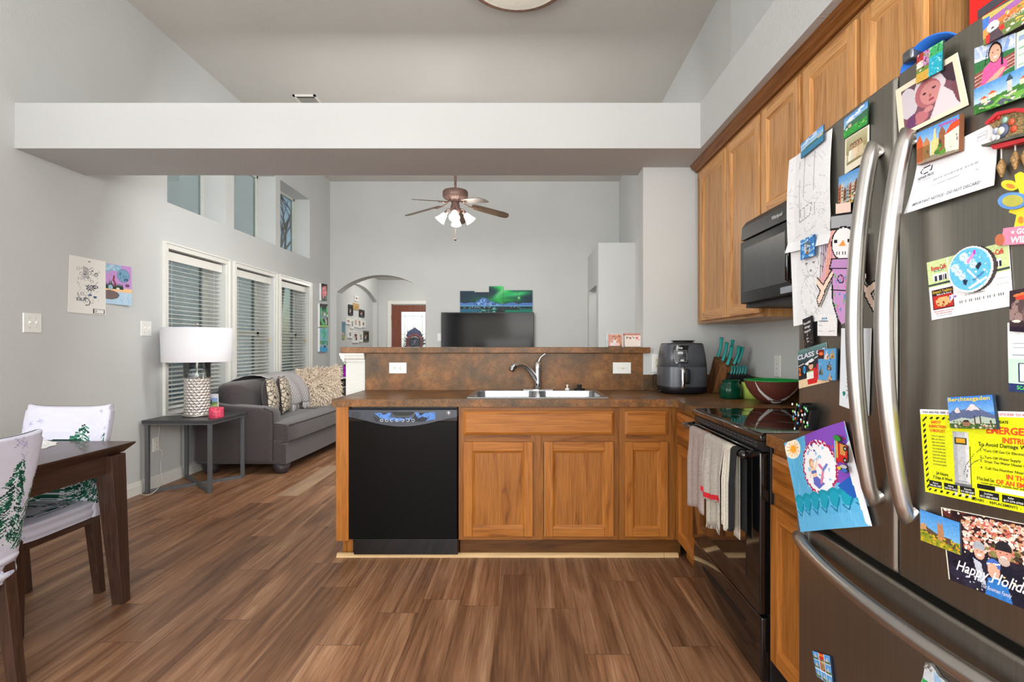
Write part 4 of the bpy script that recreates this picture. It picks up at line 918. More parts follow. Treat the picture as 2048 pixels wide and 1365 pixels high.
# ------------------------------------------------------------------ what is stuck on the fridge
def FQ(*pts): return [onf(*p) for p in pts]
SKY, SKY2, WH, GRN, DGRN = (96, 158, 218), (176, 208, 236), (244, 244, 242), (74, 140, 62), (38, 84, 44)
def scenery(w, h, kind):
    c = Cv(w, h, SKY2); c.grad(0, .6, (84, 148, 214), (190, 216, 236))
    if kind == 'lake':
        for k in range(6): c.ell(rs.uniform(0, .8), rs.uniform(.05, .3), .12, .05, WH, .7)
        c.rect(0, .55, 1, 1, (56, 128, 168)); c.poly([(0, .6), (.3, .5), (.7, .52), (1, .45), (1, .62), (0, .64)], (66, 110, 92)); c.rect(.78, .4, .98, .6, (190, 186, 170))
    if kind == 'green':
        for k in range(5): c.ell(rs.uniform(.1, .9), rs.uniform(.05, .3), .14, .06, WH, .8)
        c.rect(0, .55, 1, 1, (58, 158, 66)); c.poly([(0, .62), (.12, .4), (.5, .36), (1, .3), (1, .62)], (66, 112, 82)); c.poly([(.14, .62), (.24, .36), (.36, .62)], (120, 92, 78)); c.rect(.2, .48, .34, .62, (196, 182, 160)); c.specks(0, .6, 1, .95, 22, [WH, (40, 120, 50), (110, 190, 90)], .04)
        c.rect(0, .88, 1, 1, (44, 150, 62))
    if kind == 'town':
        c.rect(0, .5, 1, 1, (92, 84, 66))
        for k in range(9):
            x = k / 9; hh = rs.uniform(.18, .42); col = [(176, 92, 58), (206, 194, 170), (122, 78, 52), (150, 170, 178)][k % 4]; c.poly([(x, .85), (x, hh + .12), (x + .06, hh), (x + .12, hh + .12), (x + .12, .85)], col)
            for q in range(4): c.rect(x + .02, hh + .15 + q * .1, x + .1, hh + .19 + q * .1, (70, 56, 46), .8)
        c.specks(0, .7, 1, .95, 40, [(220, 180, 70), (40, 50, 60), (60, 110, 50), (230, 230, 220)], .035)
    if kind == 'village':
        c.poly([(0, 1), (0, .7), (.5, .55), (1, .45), (1, 1)], (70, 128, 58)); c.specks(0, .65, 1, .98, 46, [(52, 112, 44), (120, 180, 80), (206, 202, 190), (90, 100, 110)], .05)
        for x, y, w_ in ((.12, .5, .1), (.25, .42, .12), (.74, .36, .14), (.9, .3, .12)): c.rect(x, y, x + w_, y + .18, (230, 216, 188)); c.poly([(x - .02, y + .02), (x + w_ / 2, y - .08), (x + w_ + .02, y + .02)], (206, 96, 58))
        c.rect(.55, .2, .62, .62, (208, 206, 200)); c.poly([(.53, .24), (.585, .02), (.64, .24)], (60, 84, 100))
    if kind == 'gate':
        c.rect(0, .85, 1, 1, (150, 140, 120))
        c.poly([(0, .95), (0, .3), (.08, .1), (.16, .35), (.16, .95)], (206, 92, 50)); c.poly([(.16, .9), (.17, .42), (.25, .25), (.34, .45), (.34, .9)], (196, 130, 76)); c.poly([(.36, .85), (.36, .45), (.42, .4), (.44, .12), (.47, .1), (.49, .4), (.55, .45), (.55, .85)], (226, 208, 140)); c.poly([(.55, .85), (.55, .3), (.62, .12), (.7, .3), (.7, .85)], (150, 98, 66)); c.poly([(.7, .9), (.68, .42), (.84, .18), (1, .34), (1, .95)], (232, 226, 212)); c.poly([(.68, .42), (.82, .16), (1, .12), (1, .3)], (222, 82, 44))
        for k in range(16): x = rs.uniform(0, .96); c.rect(x, rs.uniform(.45, .8), x + .03, rs.uniform(.5, .86), (66, 56, 44), .7)
        c.specks(.5, .65, .68, .9, 14, [(70, 120, 50), (100, 150, 60)], .04); c.rect(0, .5, .34, .9, (88, 84, 48), .45)
    if kind == 'collage':
        c = Cv(w, h, (120, 170, 220)); c.rect(.38, 0, .66, .62, (206, 52, 44)); c.rect(.42, .22, .62, .6, (150, 130, 84)); c.specks(.42, .22, .62, .6, 18, [(80, 66, 40), (200, 180, 120)], .03)
        for x0, y0 in ((0, 0), (.66, .02), (0, .33), (.66, .36), (0, .68), (.38, .68), (.68, .7)):
            c.rect(x0, y0, x0 + .32, y0 + .28, (86, 160, 226)); c.rect(x0, y0 + .19, x0 + .32, y0 + .28, (84, 120, 80)); c.poly([(x0 + .06, y0 + .22), (x0 + .16, y0 + .05), (x0 + .26, y0 + .22)], (190, 190, 196))
        for y in (.31, .65): c.rect(0, y, 1, y + .02, WH)
        for x in (.345, .66): c.rect(x, 0, x + .02, 1, WH)
    if kind == 'castles':
        c = Cv(w, h, (92, 160, 212)); c.rect(0, .02, .36, .32, (120, 36, 24)); c.ell(.18, .15, .12, .05, (255, 120, 60)); c.rect(0, .2, .36, .32, (60, 26, 20))
        for x, y, k_ in ((.5, .08, (226, 206, 190)), (.8, .06, (190, 150, 90)), (.65, .42, (96, 74, 66)), (.17, .58, (78, 88, 96)), (.68, .78, (196, 150, 130))):
            c.poly([(x - .13, y + .26), (x - .1, y + .1), (x - .05, y + .12), (x, y - .06), (x + .05, y + .12), (x + .1, y + .08), (x + .13, y + .26)], k_); c.specks(x - .1, y + .1, x + .1, y + .26, 9, [(60, 50, 44), (200, 170, 120)], .03)
    if kind == 'fountain':
        c = Cv(w, h, (44, 122, 196)); c.specks(0, 0, 1, 1, 60, [(120, 190, 236), (24, 74, 140), (180, 220, 244)], .06); c.specks(.3, .2, .7, .8, 30, [(196, 196, 190), (90, 100, 110)], .06); c.ell(.5, .75, .08, .1, (140, 92, 60))
    return c
# ---- far door
c = Cv(46, 104, (232, 233, 236)); c.noise(6, 2)
for k in range(60): x, y = rs.uniform(.05, .9), rs.uniform(.12, .9); c.line([(x, y), (x + rs.uniform(-.15, .2), y + rs.uniform(-.08, .08))], .006, (188, 190, 196), .7)
for x in (.3, .42, .66): c.line([(x, .1), (x + .02, .7)], .008, (176, 178, 184), .8)
c.line([(.34, .6), (.62, .57), (.58, .68), (.32, .72), (.34, .6)], .008, (150, 152, 158))
card('pencil_sketch', FQ((1582, 321), (1668, 257), (1668, 487), (1580, 507)), c, fx, mat=PRINTM, off=.004, label='large faint pencil sketch on white paper, upper sheet on the far fridge door', cat='drawing', curl=lambda u, v: .006 * math.sin(PI * v) + .01 * (v > .9) * (v - .9) * 10)
c = Cv(46, 84, (236, 237, 240)); c.noise(5, 2)
c.ring(.46, .36, .2, .14, .06, (176, 178, 184), .8); c.ell(.38, .34, .03, .012, (120, 120, 126)); c.ell(.56, .34, .03, .012, (120, 120, 126)); c.ell(.48, .43, .03, .014, (130, 130, 136)); c.ring(.46, .7, .24, .22, .05, (192, 194, 198), .8)
for k in range(30): x, y = rs.uniform(.3, .62), rs.uniform(.3, .9); c.line([(x, y), (x + .04, y + .05)], .008, (188, 190, 196), .7)
card('pencil_sketch', FQ((1582, 472), (1671, 456), (1676, 634), (1589, 653)), c, fx, mat=PRINTM, off=.0015, label='pencil sketch of a dog on white paper, lower sheet on the far fridge door', cat='drawing')
card('fridge_magnet', FQ((1612.7, 289), (1659, 249), (1659, 281), (1612.7, 318)), scenery(40, 24, 'lake'), fx, off=.0125, t=.003, label='blue lake view magnet at top of the pencil sketch', edge=(40, 60, 80))
card('fridge_magnet', FQ((1612.7, 481.6), (1641.7, 468.5), (1641.7, 511), (1613, 521)), scenery(24, 28, 'fountain'), fx, off=.0135, t=.003, label='small blue fountain magnet between the two pencil sketches', edge=(40, 80, 120))
card('fridge_magnet', FQ((1694.5, 239), (1742.4, 201), (1740.6, 248), (1692.6, 279)), scenery(44, 32, 'green'), fx, off=.004, t=.003, label='green village lawn magnet at top of the far fridge door', edge=(30, 60, 40))
c = Cv(34, 50, (228, 222, 200)); c.rect(.08, .05, .94, .8, (176, 168, 128)); c.grad(.05, .5, (190, 186, 150), (150, 140, 100)); c.rect(.94, 0, 1, 1, (228, 222, 200)); c.rect(0, 0, .06, 1, (228, 222, 200))
for x, s_ in ((.3, (230, 226, 210)), (.42, (214, 210, 190)), (.54, (226, 200, 170)), (.66, (206, 186, 150))): c.person(x, .22, .5, s_, (186, 150, 118), (70, 54, 40))
c.rect(.08, .72, .94, .8, (140, 132, 96)); c.ring(.78, .66, .14, .1, .15, (210, 204, 180))
card('photograph', FQ((1693, 279), (1740.6, 249), (1740, 318), (1692, 349)), c, fx, off=.002, label='faded old group photo on fridge below green village magnet', cat='photo', mat=PRINTM)
card('fridge_magnet', FQ((1684, 355), (1738, 329), (1731, 396), (1682.6, 420)), scenery(44, 44, 'town'), fx, off=.004, t=.004, label='Frankfurt am Main old town magnet beside the far door handle', edge=(40, 40, 44), texts=[('Frankfurt am Main', .12, .88, .09, (240, 240, 235), {'width': .8})])
# scarecrow cut-out
c = Cv(70, 116, None); PK, OUT, SKIN, PUR = (232, 178, 168), (26, 24, 26), (244, 218, 200), (198, 150, 206)
c.poly([(.26, .28), (.2, .45), (.1, .62), (.0, .66), (.1, .72), (.3, .66), (.4, .7), (.62, .7), (.76, .72), (.84, .62), (.8, .4), (.68, .26), (.4, .2)], PK); 
for k in range(40): x = rs.uniform(.1, .8); c.line([(x, .3), (x - .05, .66)], .01, (214, 128, 120) if k % 2 else (206, 160, 206), .6)
c.poly([(.36, .04), (.36, .16), (.62, .16), (.62, .04)], (246, 214, 200)); c.line([(.36, .04), (.36, .16), (.66, .16)], .012, OUT); c.rect(.28, .13, .76, .24, (170, 172, 178)); c.line([(.28, .13), (.28, .24), (.76, .24), (.76, .13), (.28, .13)], .012, OUT)
c.ell(.5, .36, .2, .13, (246, 246, 248)); c.ring(.5, .36, .2, .13, .1, OUT); c.ell(.37, .34, .03, .015, OUT); c.ell(.6, .34, .03, .015, OUT); c.poly([(.5, .33), (.42, .38), (.54, .38)], (240, 160, 80))
for k in range(5): c.rect(.38 + k * .05, .425, .395 + k * .05, .445, OUT)
c.poly([(.3, .48), (.72, .48), (.74, .56), (.26, .56)], PUR); c.line([(.3, .48), (.72, .48), (.74, .56), (.26, .56), (.3, .48)], .014, OUT)
c.poly([(.3, .56), (.7, .56), (.72, .76), (.6, .98), (.46, .99), (.34, .84)], (206, 156, 212)); c.specks(.34, .6, .7, .92, 40, [(90, 150, 206), (224, 120, 170), (120, 190, 120)], .02); c.line([(.3, .56), (.32, .82), (.42, .97), (.46, .99)], .014, OUT); c.ring(.46, .64, .05, .03, .3, OUT); c.line([(.3, .73), (.72, .73)], .012, OUT)
for s_, o_ in ((1, 0), (-1, 1.0)):
    q = lambda x, y: (o_ + s_ * x, y)
    c.poly([q(.3, .57), q(.34, .6), q(.16, .74), q(.12, .7)], SKIN); c.line([q(.3, .57), q(.12, .7)], .012, OUT); c.line([q(.34, .6), q(.16, .75)], .012, OUT); c.poly([q(.14, .69), q(.0, .63), q(-.02, .68), q(.08, .74), q(.0, .82), q(.05, .87), q(.16, .76)], SKIN); c.line([q(.14, .69), q(.0, .63), q(-.02, .68), q(.08, .74), q(.0, .82), q(.05, .87), q(.18, .75)], .012, OUT)
card('paper_cutout', FQ((1640, 405), (1764, 383), (1762, 660), (1640, 643)), c, fx, mat=PRINTM, off=.0075, label='coloured scarecrow paper cut-out partly hidden behind far door handle', cat='drawing')
c = Cv(26, 62, (28, 28, 34)); c.specks(0, .5, 1, .9, 30, [(90, 70, 40), (60, 60, 70), (180, 150, 90)], .04)
card('fridge_magnet', FQ((1612, 639.5), (1631, 631.5), (1635, 688), (1616.5, 697)), c, fx, off=.007, t=.003, label='narrow black magnet with white lettering under the pencil sketches', edge=(14, 14, 16),
     texts=[('Beautiful', .1, .22, .09, WH, {'width': .75}), ('things', .18, .36, .09, WH, {'width': .6}), ('happen', .12, .5, .09, WH, {'width': .7}), ('if', .4, .64, .08, WH), ('you', .3, .75, .08, WH), ('do', .36, .86, .08, WH)])
c = Cv(44, 42, (240, 241, 243))
for x in (.28, .38, .48): c.poly([(x - .06, .22), (x, .1), (x + .06, .22)], (56, 132, 178))
card('business_card', FQ((1640.4, 630), (1680, 629), (1679, 672.5), (1640.4, 672)), c, fx, off=.006, label='white card with small blue triangle logo on the far fridge door', cat='card', texts=[("CookChildren's", .08, .34, .1, (40, 90, 130), {'width': .5}), ('Appointment', .08, .52, .05, (150, 150, 156)), ('Fort Worth, TX', .08, .8, .05, (160, 160, 166)), ('682-885-4000', .62, .8, .05, (160, 160, 166), {'width': .3})])
c = Cv(64, 88, (40, 44, 52)); c.grad(0, .35, (110, 150, 150), (40, 60, 66)); c.rect(0, .78, 1, 1, (232, 206, 170)); c.rect(.86, .8, 1, .9, (206, 40, 40)); c.rect(0, .6, 1, .76, (26, 26, 36))
c.poly([(.24, .4), (.52, .3), (.6, .36), (.36, .46)], (236, 236, 240)); c.line([(0, .42), (.22, .38)], .02, WH); c.line([(.6, .32), (.9, .24)], .02, WH)
c.poly([(.34, .95), (.32, .62), (.62, .55), (.72, .78), (.64, .95)], (206, 40, 44)); c.ell(.47, .5, .075, .085, (224, 176, 144)); c.rect(.39, .4, .56, .45, (24, 24, 30)); c.line([(.68, .5), (.68, .7)], .04, (214, 44, 48))
c.rect(.32, .62, .54, .82, (240, 240, 232)); c.rect(.32, .61, .54, .64, (80, 190, 80))
card('photo_card', FQ((1597.6, 702.4), (1654.7, 684.8), (1660, 764), (1599.5, 778)), c, fx, off=.0015, t=.001, label='graduation card reading CLASS OF 2015 with child in red gown', cat='card', edge=(230, 220, 200),
     texts=[('CLASS OF', -.02, .25, .13, (226, 226, 244), {'width': .98, 'bold': .03, 'ang': .0}), ('2', .02, .66, .2, (244, 120, 40), {'bold': .04}), ('0', .2, .64, .2, (70, 170, 236), {'bold': .04}), ('5', .74, .6, .2, (120, 44, 180), {'bold': .04})])
card('fridge_magnet', FQ((1644.5, 699), (1681, 697), (1680.2, 761.4), (1645, 760.5)), scenery(40, 60, 'castles'), fx, off=.007, t=.004, label='blue magnet showing several castles beside the graduation card', edge=(50, 90, 120), texts=[('Harz', .05, .5, .06, (200, 225, 240))])
c = Cv(50, 80, (226, 233, 240)); c.rect(.3, .12, .34, .16, (70, 150, 140)); c.ell(.18, .83, .04, .02, (20, 130, 120)); c.poly([(.1, .81), (.2, .8), (.16, .88)], (20, 130, 120))
for k in range(7): c.rect(.24, .14 + k * .035, .44, .15 + k * .035, (190, 196, 202)); c.rect(.24, .5 + k * .045, .34, .512 + k * .045, (150, 156, 162)); c.rect(.4, .5 + k * .045, .5, .512 + k * .045, (150, 156, 162))
card('letter_sheet', FQ((1686, 657), (1746, 657), (1741, 832), (1682, 811)), c, fx, off=.003, mat=PRINTM, label='white printed letter behind the lower half of the far door handle', cat='letter', texts=[('Surgery', .26, .84, .014, (60, 66, 80)), ('Plus', .26, .87, .014, (60, 66, 80))])
# dark clip magnet with small coloured pieces
q = onf(1625, 836); t = thing('novelty_magnet', (fx(q[0]), q[0], q[1] - .04), 'black slatted novelty magnet covered in tiny coloured pieces above the sea drawing', 'magnet')
for (p0, p1, w_) in (((1612, 812), (1603, 838), 3), ((1622, 806), (1608, 854), 4), ((1632, 812), (1622, 862), 5), ((1641, 822), (1633, 861), 5)):
    a, b = onf(*p0), onf(*p1); mb = MB(); da = .0045; mb.hexa([(fx(b[0]) - .026, b[0] + da, b[1]), (fx(b[0]) - .026, b[0] - da, b[1]), (fx(b[0]) - .001, b[0] - da, b[1]), (fx(b[0]) - .001, b[0] + da, b[1])], [(fx(a[0]) - .026, a[0] + da, a[1]), (fx(a[0]) - .026, a[0] - da, a[1]), (fx(a[0]) - .001, a[0] - da, a[1]), (fx(a[0]) - .001, a[0] + da, a[1])]); obj('slat', mb, BLKM, t)
cols = [plain('bead_%d' % i, c_, .4) for i, c_ in enumerate([(190, 214, 226), (54, 170, 90), (206, 92, 60), (150, 210, 120), (230, 230, 230), (90, 140, 190)])]
mbs = [MB() for _ in cols]
for k in range(26):
    s_ = rt.random(); px, py = 1603 + 30 * s_ + rt.uniform(-2, 8), 858 - rt.uniform(0, 50) * (1 - .1 * s_); q = onf(px, py); mbs[k % 6].ball((fx(q[0]) - .028, q[0], q[1]), (.0025, .0028, .004), 6, 4)
for m_, c_ in zip(mbs, cols): obj('bead_cluster', m_, c_, t)['kind'] = 'stuff'
# child's sea drawing
c = Cv(110, 130, (92, 178, 224))
for k in range(160): x, y = rs.uniform(0, 1), rs.uniform(0, 1); c.line([(x, y), (x + rs.uniform(-.02, .05), y + .1)], .008, [(70, 160, 220), (130, 200, 236), (60, 140, 210), (160, 214, 240)][k % 4], .6)
c.poly([(.42, 0), (1, 0), (.95, .62), (.72, .56), (.7, .2), (.4, .12)], (134, 78, 190)); c.specks(.72, .1, .98, .35, 20, [(230, 70, 90), (60, 90, 190)], .012)
c.ell(.14, .1, .15, .11, (246, 240, 226)); c.ell(.14, .1, .055, .045, (250, 170, 50))
for k in range(12): a = k * PI / 6; c.line([(.14 + .06 * math.cos(a), .1 + .05 * math.sin(a)), (.14 + .11 * math.cos(a), .1 + .09 * math.sin(a))], .012, (246, 180, 70))
c.ell(.55, .38, .27, .29, (244, 246, 252))
for k in range(50): a = k * 2 * PI / 50; r_ = rs.uniform(.92, 1.04); c.ell(.55 + .27 * r_ * math.cos(a), .38 + .28 * r_ * math.sin(a), .014, .02, (176, 40, 90), 1, rs.uniform(0, 3))
c.specks(.38, .18, .72, .58, 16, [(150, 200, 236)], .02); c.specks(.4, .1, .7, .2, 14, [(150, 40, 110), (60, 40, 150)], .012)
c.ell(.45, .32, .045, .05, (206, 150, 110)); c.ell(.46, .33, .03, .035, (244, 206, 176)); c.poly([(.42, .37), (.5, .37), (.51, .48), (.43, .48)], (244, 206, 176)); c.line([(.44, .38), (.38, .46)], .018, (244, 206, 176)); c.line([(.5, .38), (.56, .3)], .018, (244, 206, 176)); c.rect(.42, .4, .51, .43, (90, 120, 200)); c.poly([(.43, .47), (.51, .47), (.6, .56), (.5, .6), (.42, .54)], (100, 110, 200)); c.line([(.55, .54), (.62, .42), (.57, .36)], .03, (220, 130, 160)); c.line([(.62, .42), (.68, .38)], .03, (110, 130, 210))
for k in range(7): x = .08 + k * .15; c.ell(x, .66, .08, .05, (20, 150, 176)); c.ell(x + .01, .72, .07, .08, (28, 160, 190)); c.line([(x - .06, .78), (x, .84), (x + .07, .72)], .012, (10, 110, 150))
c.poly([(.76, .6), (1, .5), (1, .72), (.9, .74)], (36, 96, 190)); c.rect(0, .86, 1, 1, (104, 184, 230), .6); c.poly([(.93, .25), (1, .2), (1, 1), (.96, .98), (.93, .6)], (240, 242, 246))
card('sea_drawing', FQ((1572.5, 887), (1694, 843), (1750, 1053), (1613.5, 1064.7)), c, fx, mat=PRINTM, off=.002, label="child's blue crayon drawing with mermaid and sun on the fridge", cat='drawing', curl=lambda u, v: .004 + .016 * u * u * (1 - u) * 3 + .01 * (1 - u) * v)
q0 = FQ((1686, 868), (1716, 878), (1718, 950), (1688, 946))
c = Cv(40, 84, None); c.poly([(.1, .3), (.5, .18), (.98, .22), (.98, .62), (.8, .7), (.12, .68), (.3, .5)], (206, 44, 40)); c.poly([(.5, .2), (.9, .2), (.85, .5), (.5, .48)], (206, 150, 80)); c.ell(.84, .3, .13, .07, (30, 30, 32)); c.ell(.82, .62, .14, .075, (30, 30, 32)); c.ell(.84, .3, .06, .03, (200, 200, 200)); c.ell(.82, .62, .06, .03, (200, 200, 200)); c.rect(.1, .16, .2, .7, (150, 190, 210)); c.rect(.22, .1, .34, .6, (214, 180, 90)); c.ell(.3, .08, .25, .07, (44, 150, 60)); c.ell(.7, .8, .24, .05, (190, 190, 196)); c.ell(.4, .86, .12, .05, (230, 200, 50)); c.ell(.75, .9, .2, .06, (60, 110, 190))
card('fridge_magnet', q0, c, fx, off=.021, t=.004, label='red wood-panelled car magnet with palm tree on the sea drawing', edge=(60, 50, 50))
# ---- near door
def stripes(c, x0, x1, ys, cols, slope=0):
    for i, (a, b) in enumerate(zip(ys, ys[1:])): c.poly([(x0, a), (x1, a + slope), (x1, b + slope), (x0, b)], cols[i % len(cols)])
c = Cv(48, 40, (230, 226, 210)); c.rect(0, 0, .28, .28, (176, 52, 48)); c.rect(.28, 0, .5, .5, (196, 130, 190)); c.rect(0, .28, .28, .52, (222, 210, 200)); c.rect(0, .5, .5, .7, (110, 140, 60)); c.rect(0, .68, .5, 1, (206, 164, 70)); c.rect(.5, 0, 1, .38, (70, 176, 108)); c.rect(.5, .36, 1, 1, (44, 170, 196)); c.specks(0, 0, .5, .6, 40, [WH, (90, 40, 60), (150, 60, 110), (120, 150, 60)], .03); c.specks(.5, .4, 1, 1, 24, [(90, 206, 220), (30, 120, 150), (180, 230, 230)], .05, .02); c.specks(.5, 0, 1, .36, 14, [(44, 120, 70), (130, 206, 150)], .05, .03)
card('fridge_magnet', FQ((1850.5, 112), (1904, 80), (1902, 140), (1848.6, 168.6)), c, fx, off=.013, t=.003, label='bright scenic tile magnet holding the baby photo', edge=(40, 60, 50))
c = Cv(100, 76, (232, 224, 200)); c.rect(.1, .1, .92, .92, (126, 84, 96)); c.grad(.1, .4, (96, 74, 84), (120, 80, 92)); c.a[..., :3][(c.x < .1) | (c.x > .92) | (c.y < .1) | (c.y > .92)] = (232, 224, 200)
def clipin(c, f):
    k = c.a.copy(); f(); m = (c.x < .1) | (c.x > .92) | (c.y < .1) | (c.y > .92); c.a[m] = k[m]
def baby():
    c.ell(.2, .42, .16, .3, (206, 198, 206)); c.ell(.56, .3, .24, .26, (216, 206, 214)); c.ell(.52, .42, .2, .26, (178, 106, 112)); c.ell(.56, .44, .16, .21, (206, 140, 138)); c.ell(.47, .4, .03, .02, (70, 36, 44)); c.ell(.62, .37, .03, .02, (70, 36, 44)); c.ell(.55, .48, .02, .03, (176, 96, 100)); c.ell(.56, .56, .045, .02, (160, 60, 76))
    c.poly([(.6, .7), (.72, .4), (.9, .7), (.92, .92), (.5, .92)], (222, 212, 218)); c.ell(.36, .8, .13, .11, (190, 116, 122)); c.ell(.5, .72, .07, .05, (206, 140, 140)); c.poly([(.1, .92), (.18, .7), (.3, .66), (.28, .92)], (110, 64, 104)); c.poly([(.72, .12), (.92, .1), (.92, .5), (.8, .36)], (70, 52, 62)); c.poly([(.84, .5), (.92, .44), (.92, .9), (.88, .8)], (120, 74, 84))
clipin(c, baby)
card('photograph', FQ((1794, 181), (1927, 105), (1940.5, 210), (1802, 277)), c, fx, off=.002, mat=PRINTM, label='instant photo of a swaddled baby in a hat at top of near fridge door', cat='photo', curl=lambda u, v: .008 * u * (1 - v))
c = Cv(90, 70, (150, 96, 150)); stripes(c, 0, 1, [0, .25, .45, .7, 1.2], [(206, 190, 110), (170, 110, 180), (222, 130, 70), (110, 150, 70)], -.3); c.rect(0, .5, 1, 1, (120, 110, 90), .4); c.poly([(0, .1), (.15, .1), (.1, .5), (0, .55)], (80, 130, 214)); c.poly([(.0, .5), (.12, .4), (.1, .75), (0, .8)], (236, 160, 90)); c.ell(.2, .52, .12, .18, (226, 226, 232)); c.ell(.19, .56, .03, .03, (60, 60, 66)); c.poly([(.08, 1), (.1, .7), (.3, .64), (.4, 1)], (90, 76, 84)); c.poly([(.04, .98), (.06, .72), (.14, .7), (.12, 1)], (216, 60, 56)); c.poly([(.3, .64), (.4, .6), (.42, .8), (.34, .8)], (216, 60, 56)); c.specks(.45, .1, 1, .95, 40, [(236, 190, 90), (180, 70, 60), (90, 150, 80), (236, 236, 220)], .03)
card('fridge_magnet', FQ((1978, 34), (2092, -32), (2092, 32), (1980, 92)), c, fx, off=.008, t=.003, label='colourful magnet with white dog at top right of near fridge door', edge=(40, 30, 40), texts=[('California', .4, .62, .16, (220, 216, 190), {'ang': .0})])
c = Cv(70, 88, (180, 200, 230)); c.specks(0, 0, 1, .3, 14, [(216, 224, 240), (140, 170, 220)], .16, .04); c.rect(0, .28, 1, 1, (58, 120, 72)); c.poly([(0, .5), (1, .36), (1, .62), (0, .8)], (150, 84, 76))
for k in range(4): c.line([(0, .56 + k * .07), (1, .42 + k * .07)], .012, (226, 210, 206))
c.rect(0, .8, 1, 1, (50, 110, 62)); c.poly([(.16, .78), (.24, .46), (.4, .38), (.68, .36), (.84, .5), (.8, .62), (.6, .82), (.2, .88)], (236, 96, 158)); c.poly([(.2, .86), (.3, .74), (.7, .56), (.78, .6), (.6, .74), (.32, .9)], (226, 176, 150)); c.ell(.53, .22, .17, .2, (40, 26, 26)); c.ell(.53, .24, .14, .17, (226, 176, 150)); c.ell(.47, .22, .02, .012, (60, 40, 36)); c.ell(.6, .2, .02, .012, (60, 40, 36)); c.ell(.54, .31, .05, .02, (240, 230, 226)); c.line([(.34, .12), (.28, .4)], .014, (24, 24, 30)); c.line([(.7, .3), (.7, .5)], .05, (40, 44, 60))
card('photograph', FQ((1952.4, 97), (2034, 66), (2034, 166), (1953, 204)), c, fx, off=.002, label='photo of a smiling girl in pink shirt on near fridge door', cat='photo')
c = Cv(30, 50, (214, 228, 218)); c.rect(.1, .1, .9, .2, (150, 170, 200)); c.rect(.1, .35, .9, .38, (150, 190, 160)); c.rect(.1, .5, .9, .53, (150, 190, 160)); c.rect(.1, .7, .9, .73, (150, 190, 160))
card('appointment_card', FQ((2036, 66), (2088, 42), (2088, 134), (2036, 160)), c, fx, off=.0015, label='pale mint card right of the pink shirt photo', cat='card')
card('fridge_magnet', FQ((1961, 179), (2092, 118), (2092, 184), (1961, 230.5)), scenery(80, 40, 'village'), fx, off=.007, t=.004, label='castle above green hills magnet under the pink shirt photo', edge=(30, 60, 30))
card('fridge_magnet', FQ((1849, 267), (1936, 228), (1934.7, 302), (1849, 331)), scenery(80, 54, 'gate'), fx, off=.006, t=.009, label='thick Rothenburg town magnet holding the white notice', edge=(120, 76, 50), texts=[('Rothenburg', .56, .13, .09, (226, 60, 160), {'width': .4})])
c = Cv(60, 44, (238, 239, 243)); c.rect(.78, .06, .9, .2, (214, 216, 222)); c.rect(.8, .08, .88, .18, (238, 239, 243)); c.ring(.17, .27, .08, .06, .2, (40, 40, 60))
card('mail_notice', FQ((1838.6, 320.7), (1999, 241), (1998, 371), (1822.7, 428.5)), c, fx, mat=PRINTM, off=.002, label='white mailed notice reading IMPORTANT NOTICE - DO NOT DISCARD', cat='notice', curl=lambda u, v: .012 * v * v * (1 - u * .5),
     texts=[('REPAIR PROS', .07, .42, .055, (90, 92, 110), {'width': .22}), ('San Antonio', .07, .46, .02, (150, 150, 160), {'width': .2}), ('||||·|·||··||·|·|||·|·||·||··||·|·||·|||', .3, .54, .03, (130, 132, 140), {'width': .52}), ('or CURRENT RESIDENT', .3, .64, .024, (165, 166, 172), {'width': .34}), ('USA', .8, .66, .024, (150, 150, 156)), ('PRSRT STD', .8, .14, .02, (150, 150, 160), {'width': .08}), ('IMPORTANT NOTICE - DO NOT DISCARD', .09, .9, .055, (100, 102, 118), {'width': .78})])
c = Cv(84, 56, (240, 240, 242)); c.rect(0, 0, 1, .56, (206, 224, 160)); c.rect(.285, 0, .3, .56, (240, 240, 236)); c.rect(0, .4, .31, .43, (64, 76, 72)); c.rect(.72, .4, 1, .43, (64, 76, 72)); c.rect(.0, .43, 1, .45, (206, 224, 160)); c.rect(0, .45, 1, .5, (240, 240, 242)); c.rect(0, .5, 1, .56, (240, 240, 242))
for x0 in (.07, .72):
    c.rect(x0, .24, x0 + .2, .36, (240, 240, 242))
    for k in range(13): c.rect(x0 + .01 + k * .0145, .26, x0 + .01 + k * .0145 + .007 + .004 * (k % 2), .35, (50, 50, 70))
c.rect(.04, .5, .335, .84, (60, 30, 40)); c.rect(.05, .6, .325, .83, (190, 44, 36)); c.ell(.19, .72, .11, .085, (230, 180, 120)); c.specks(.1, .72, .28, .8, 14, [(150, 40, 40)], .01); c.specks(.28, .66, .35, .74, 6, [(150, 120, 190), (230, 230, 240)], .02); c.rect(.84, .54, .98, .64, (206, 206, 210)); c.rect(.845, .548, .975, .632, (240, 240, 242))
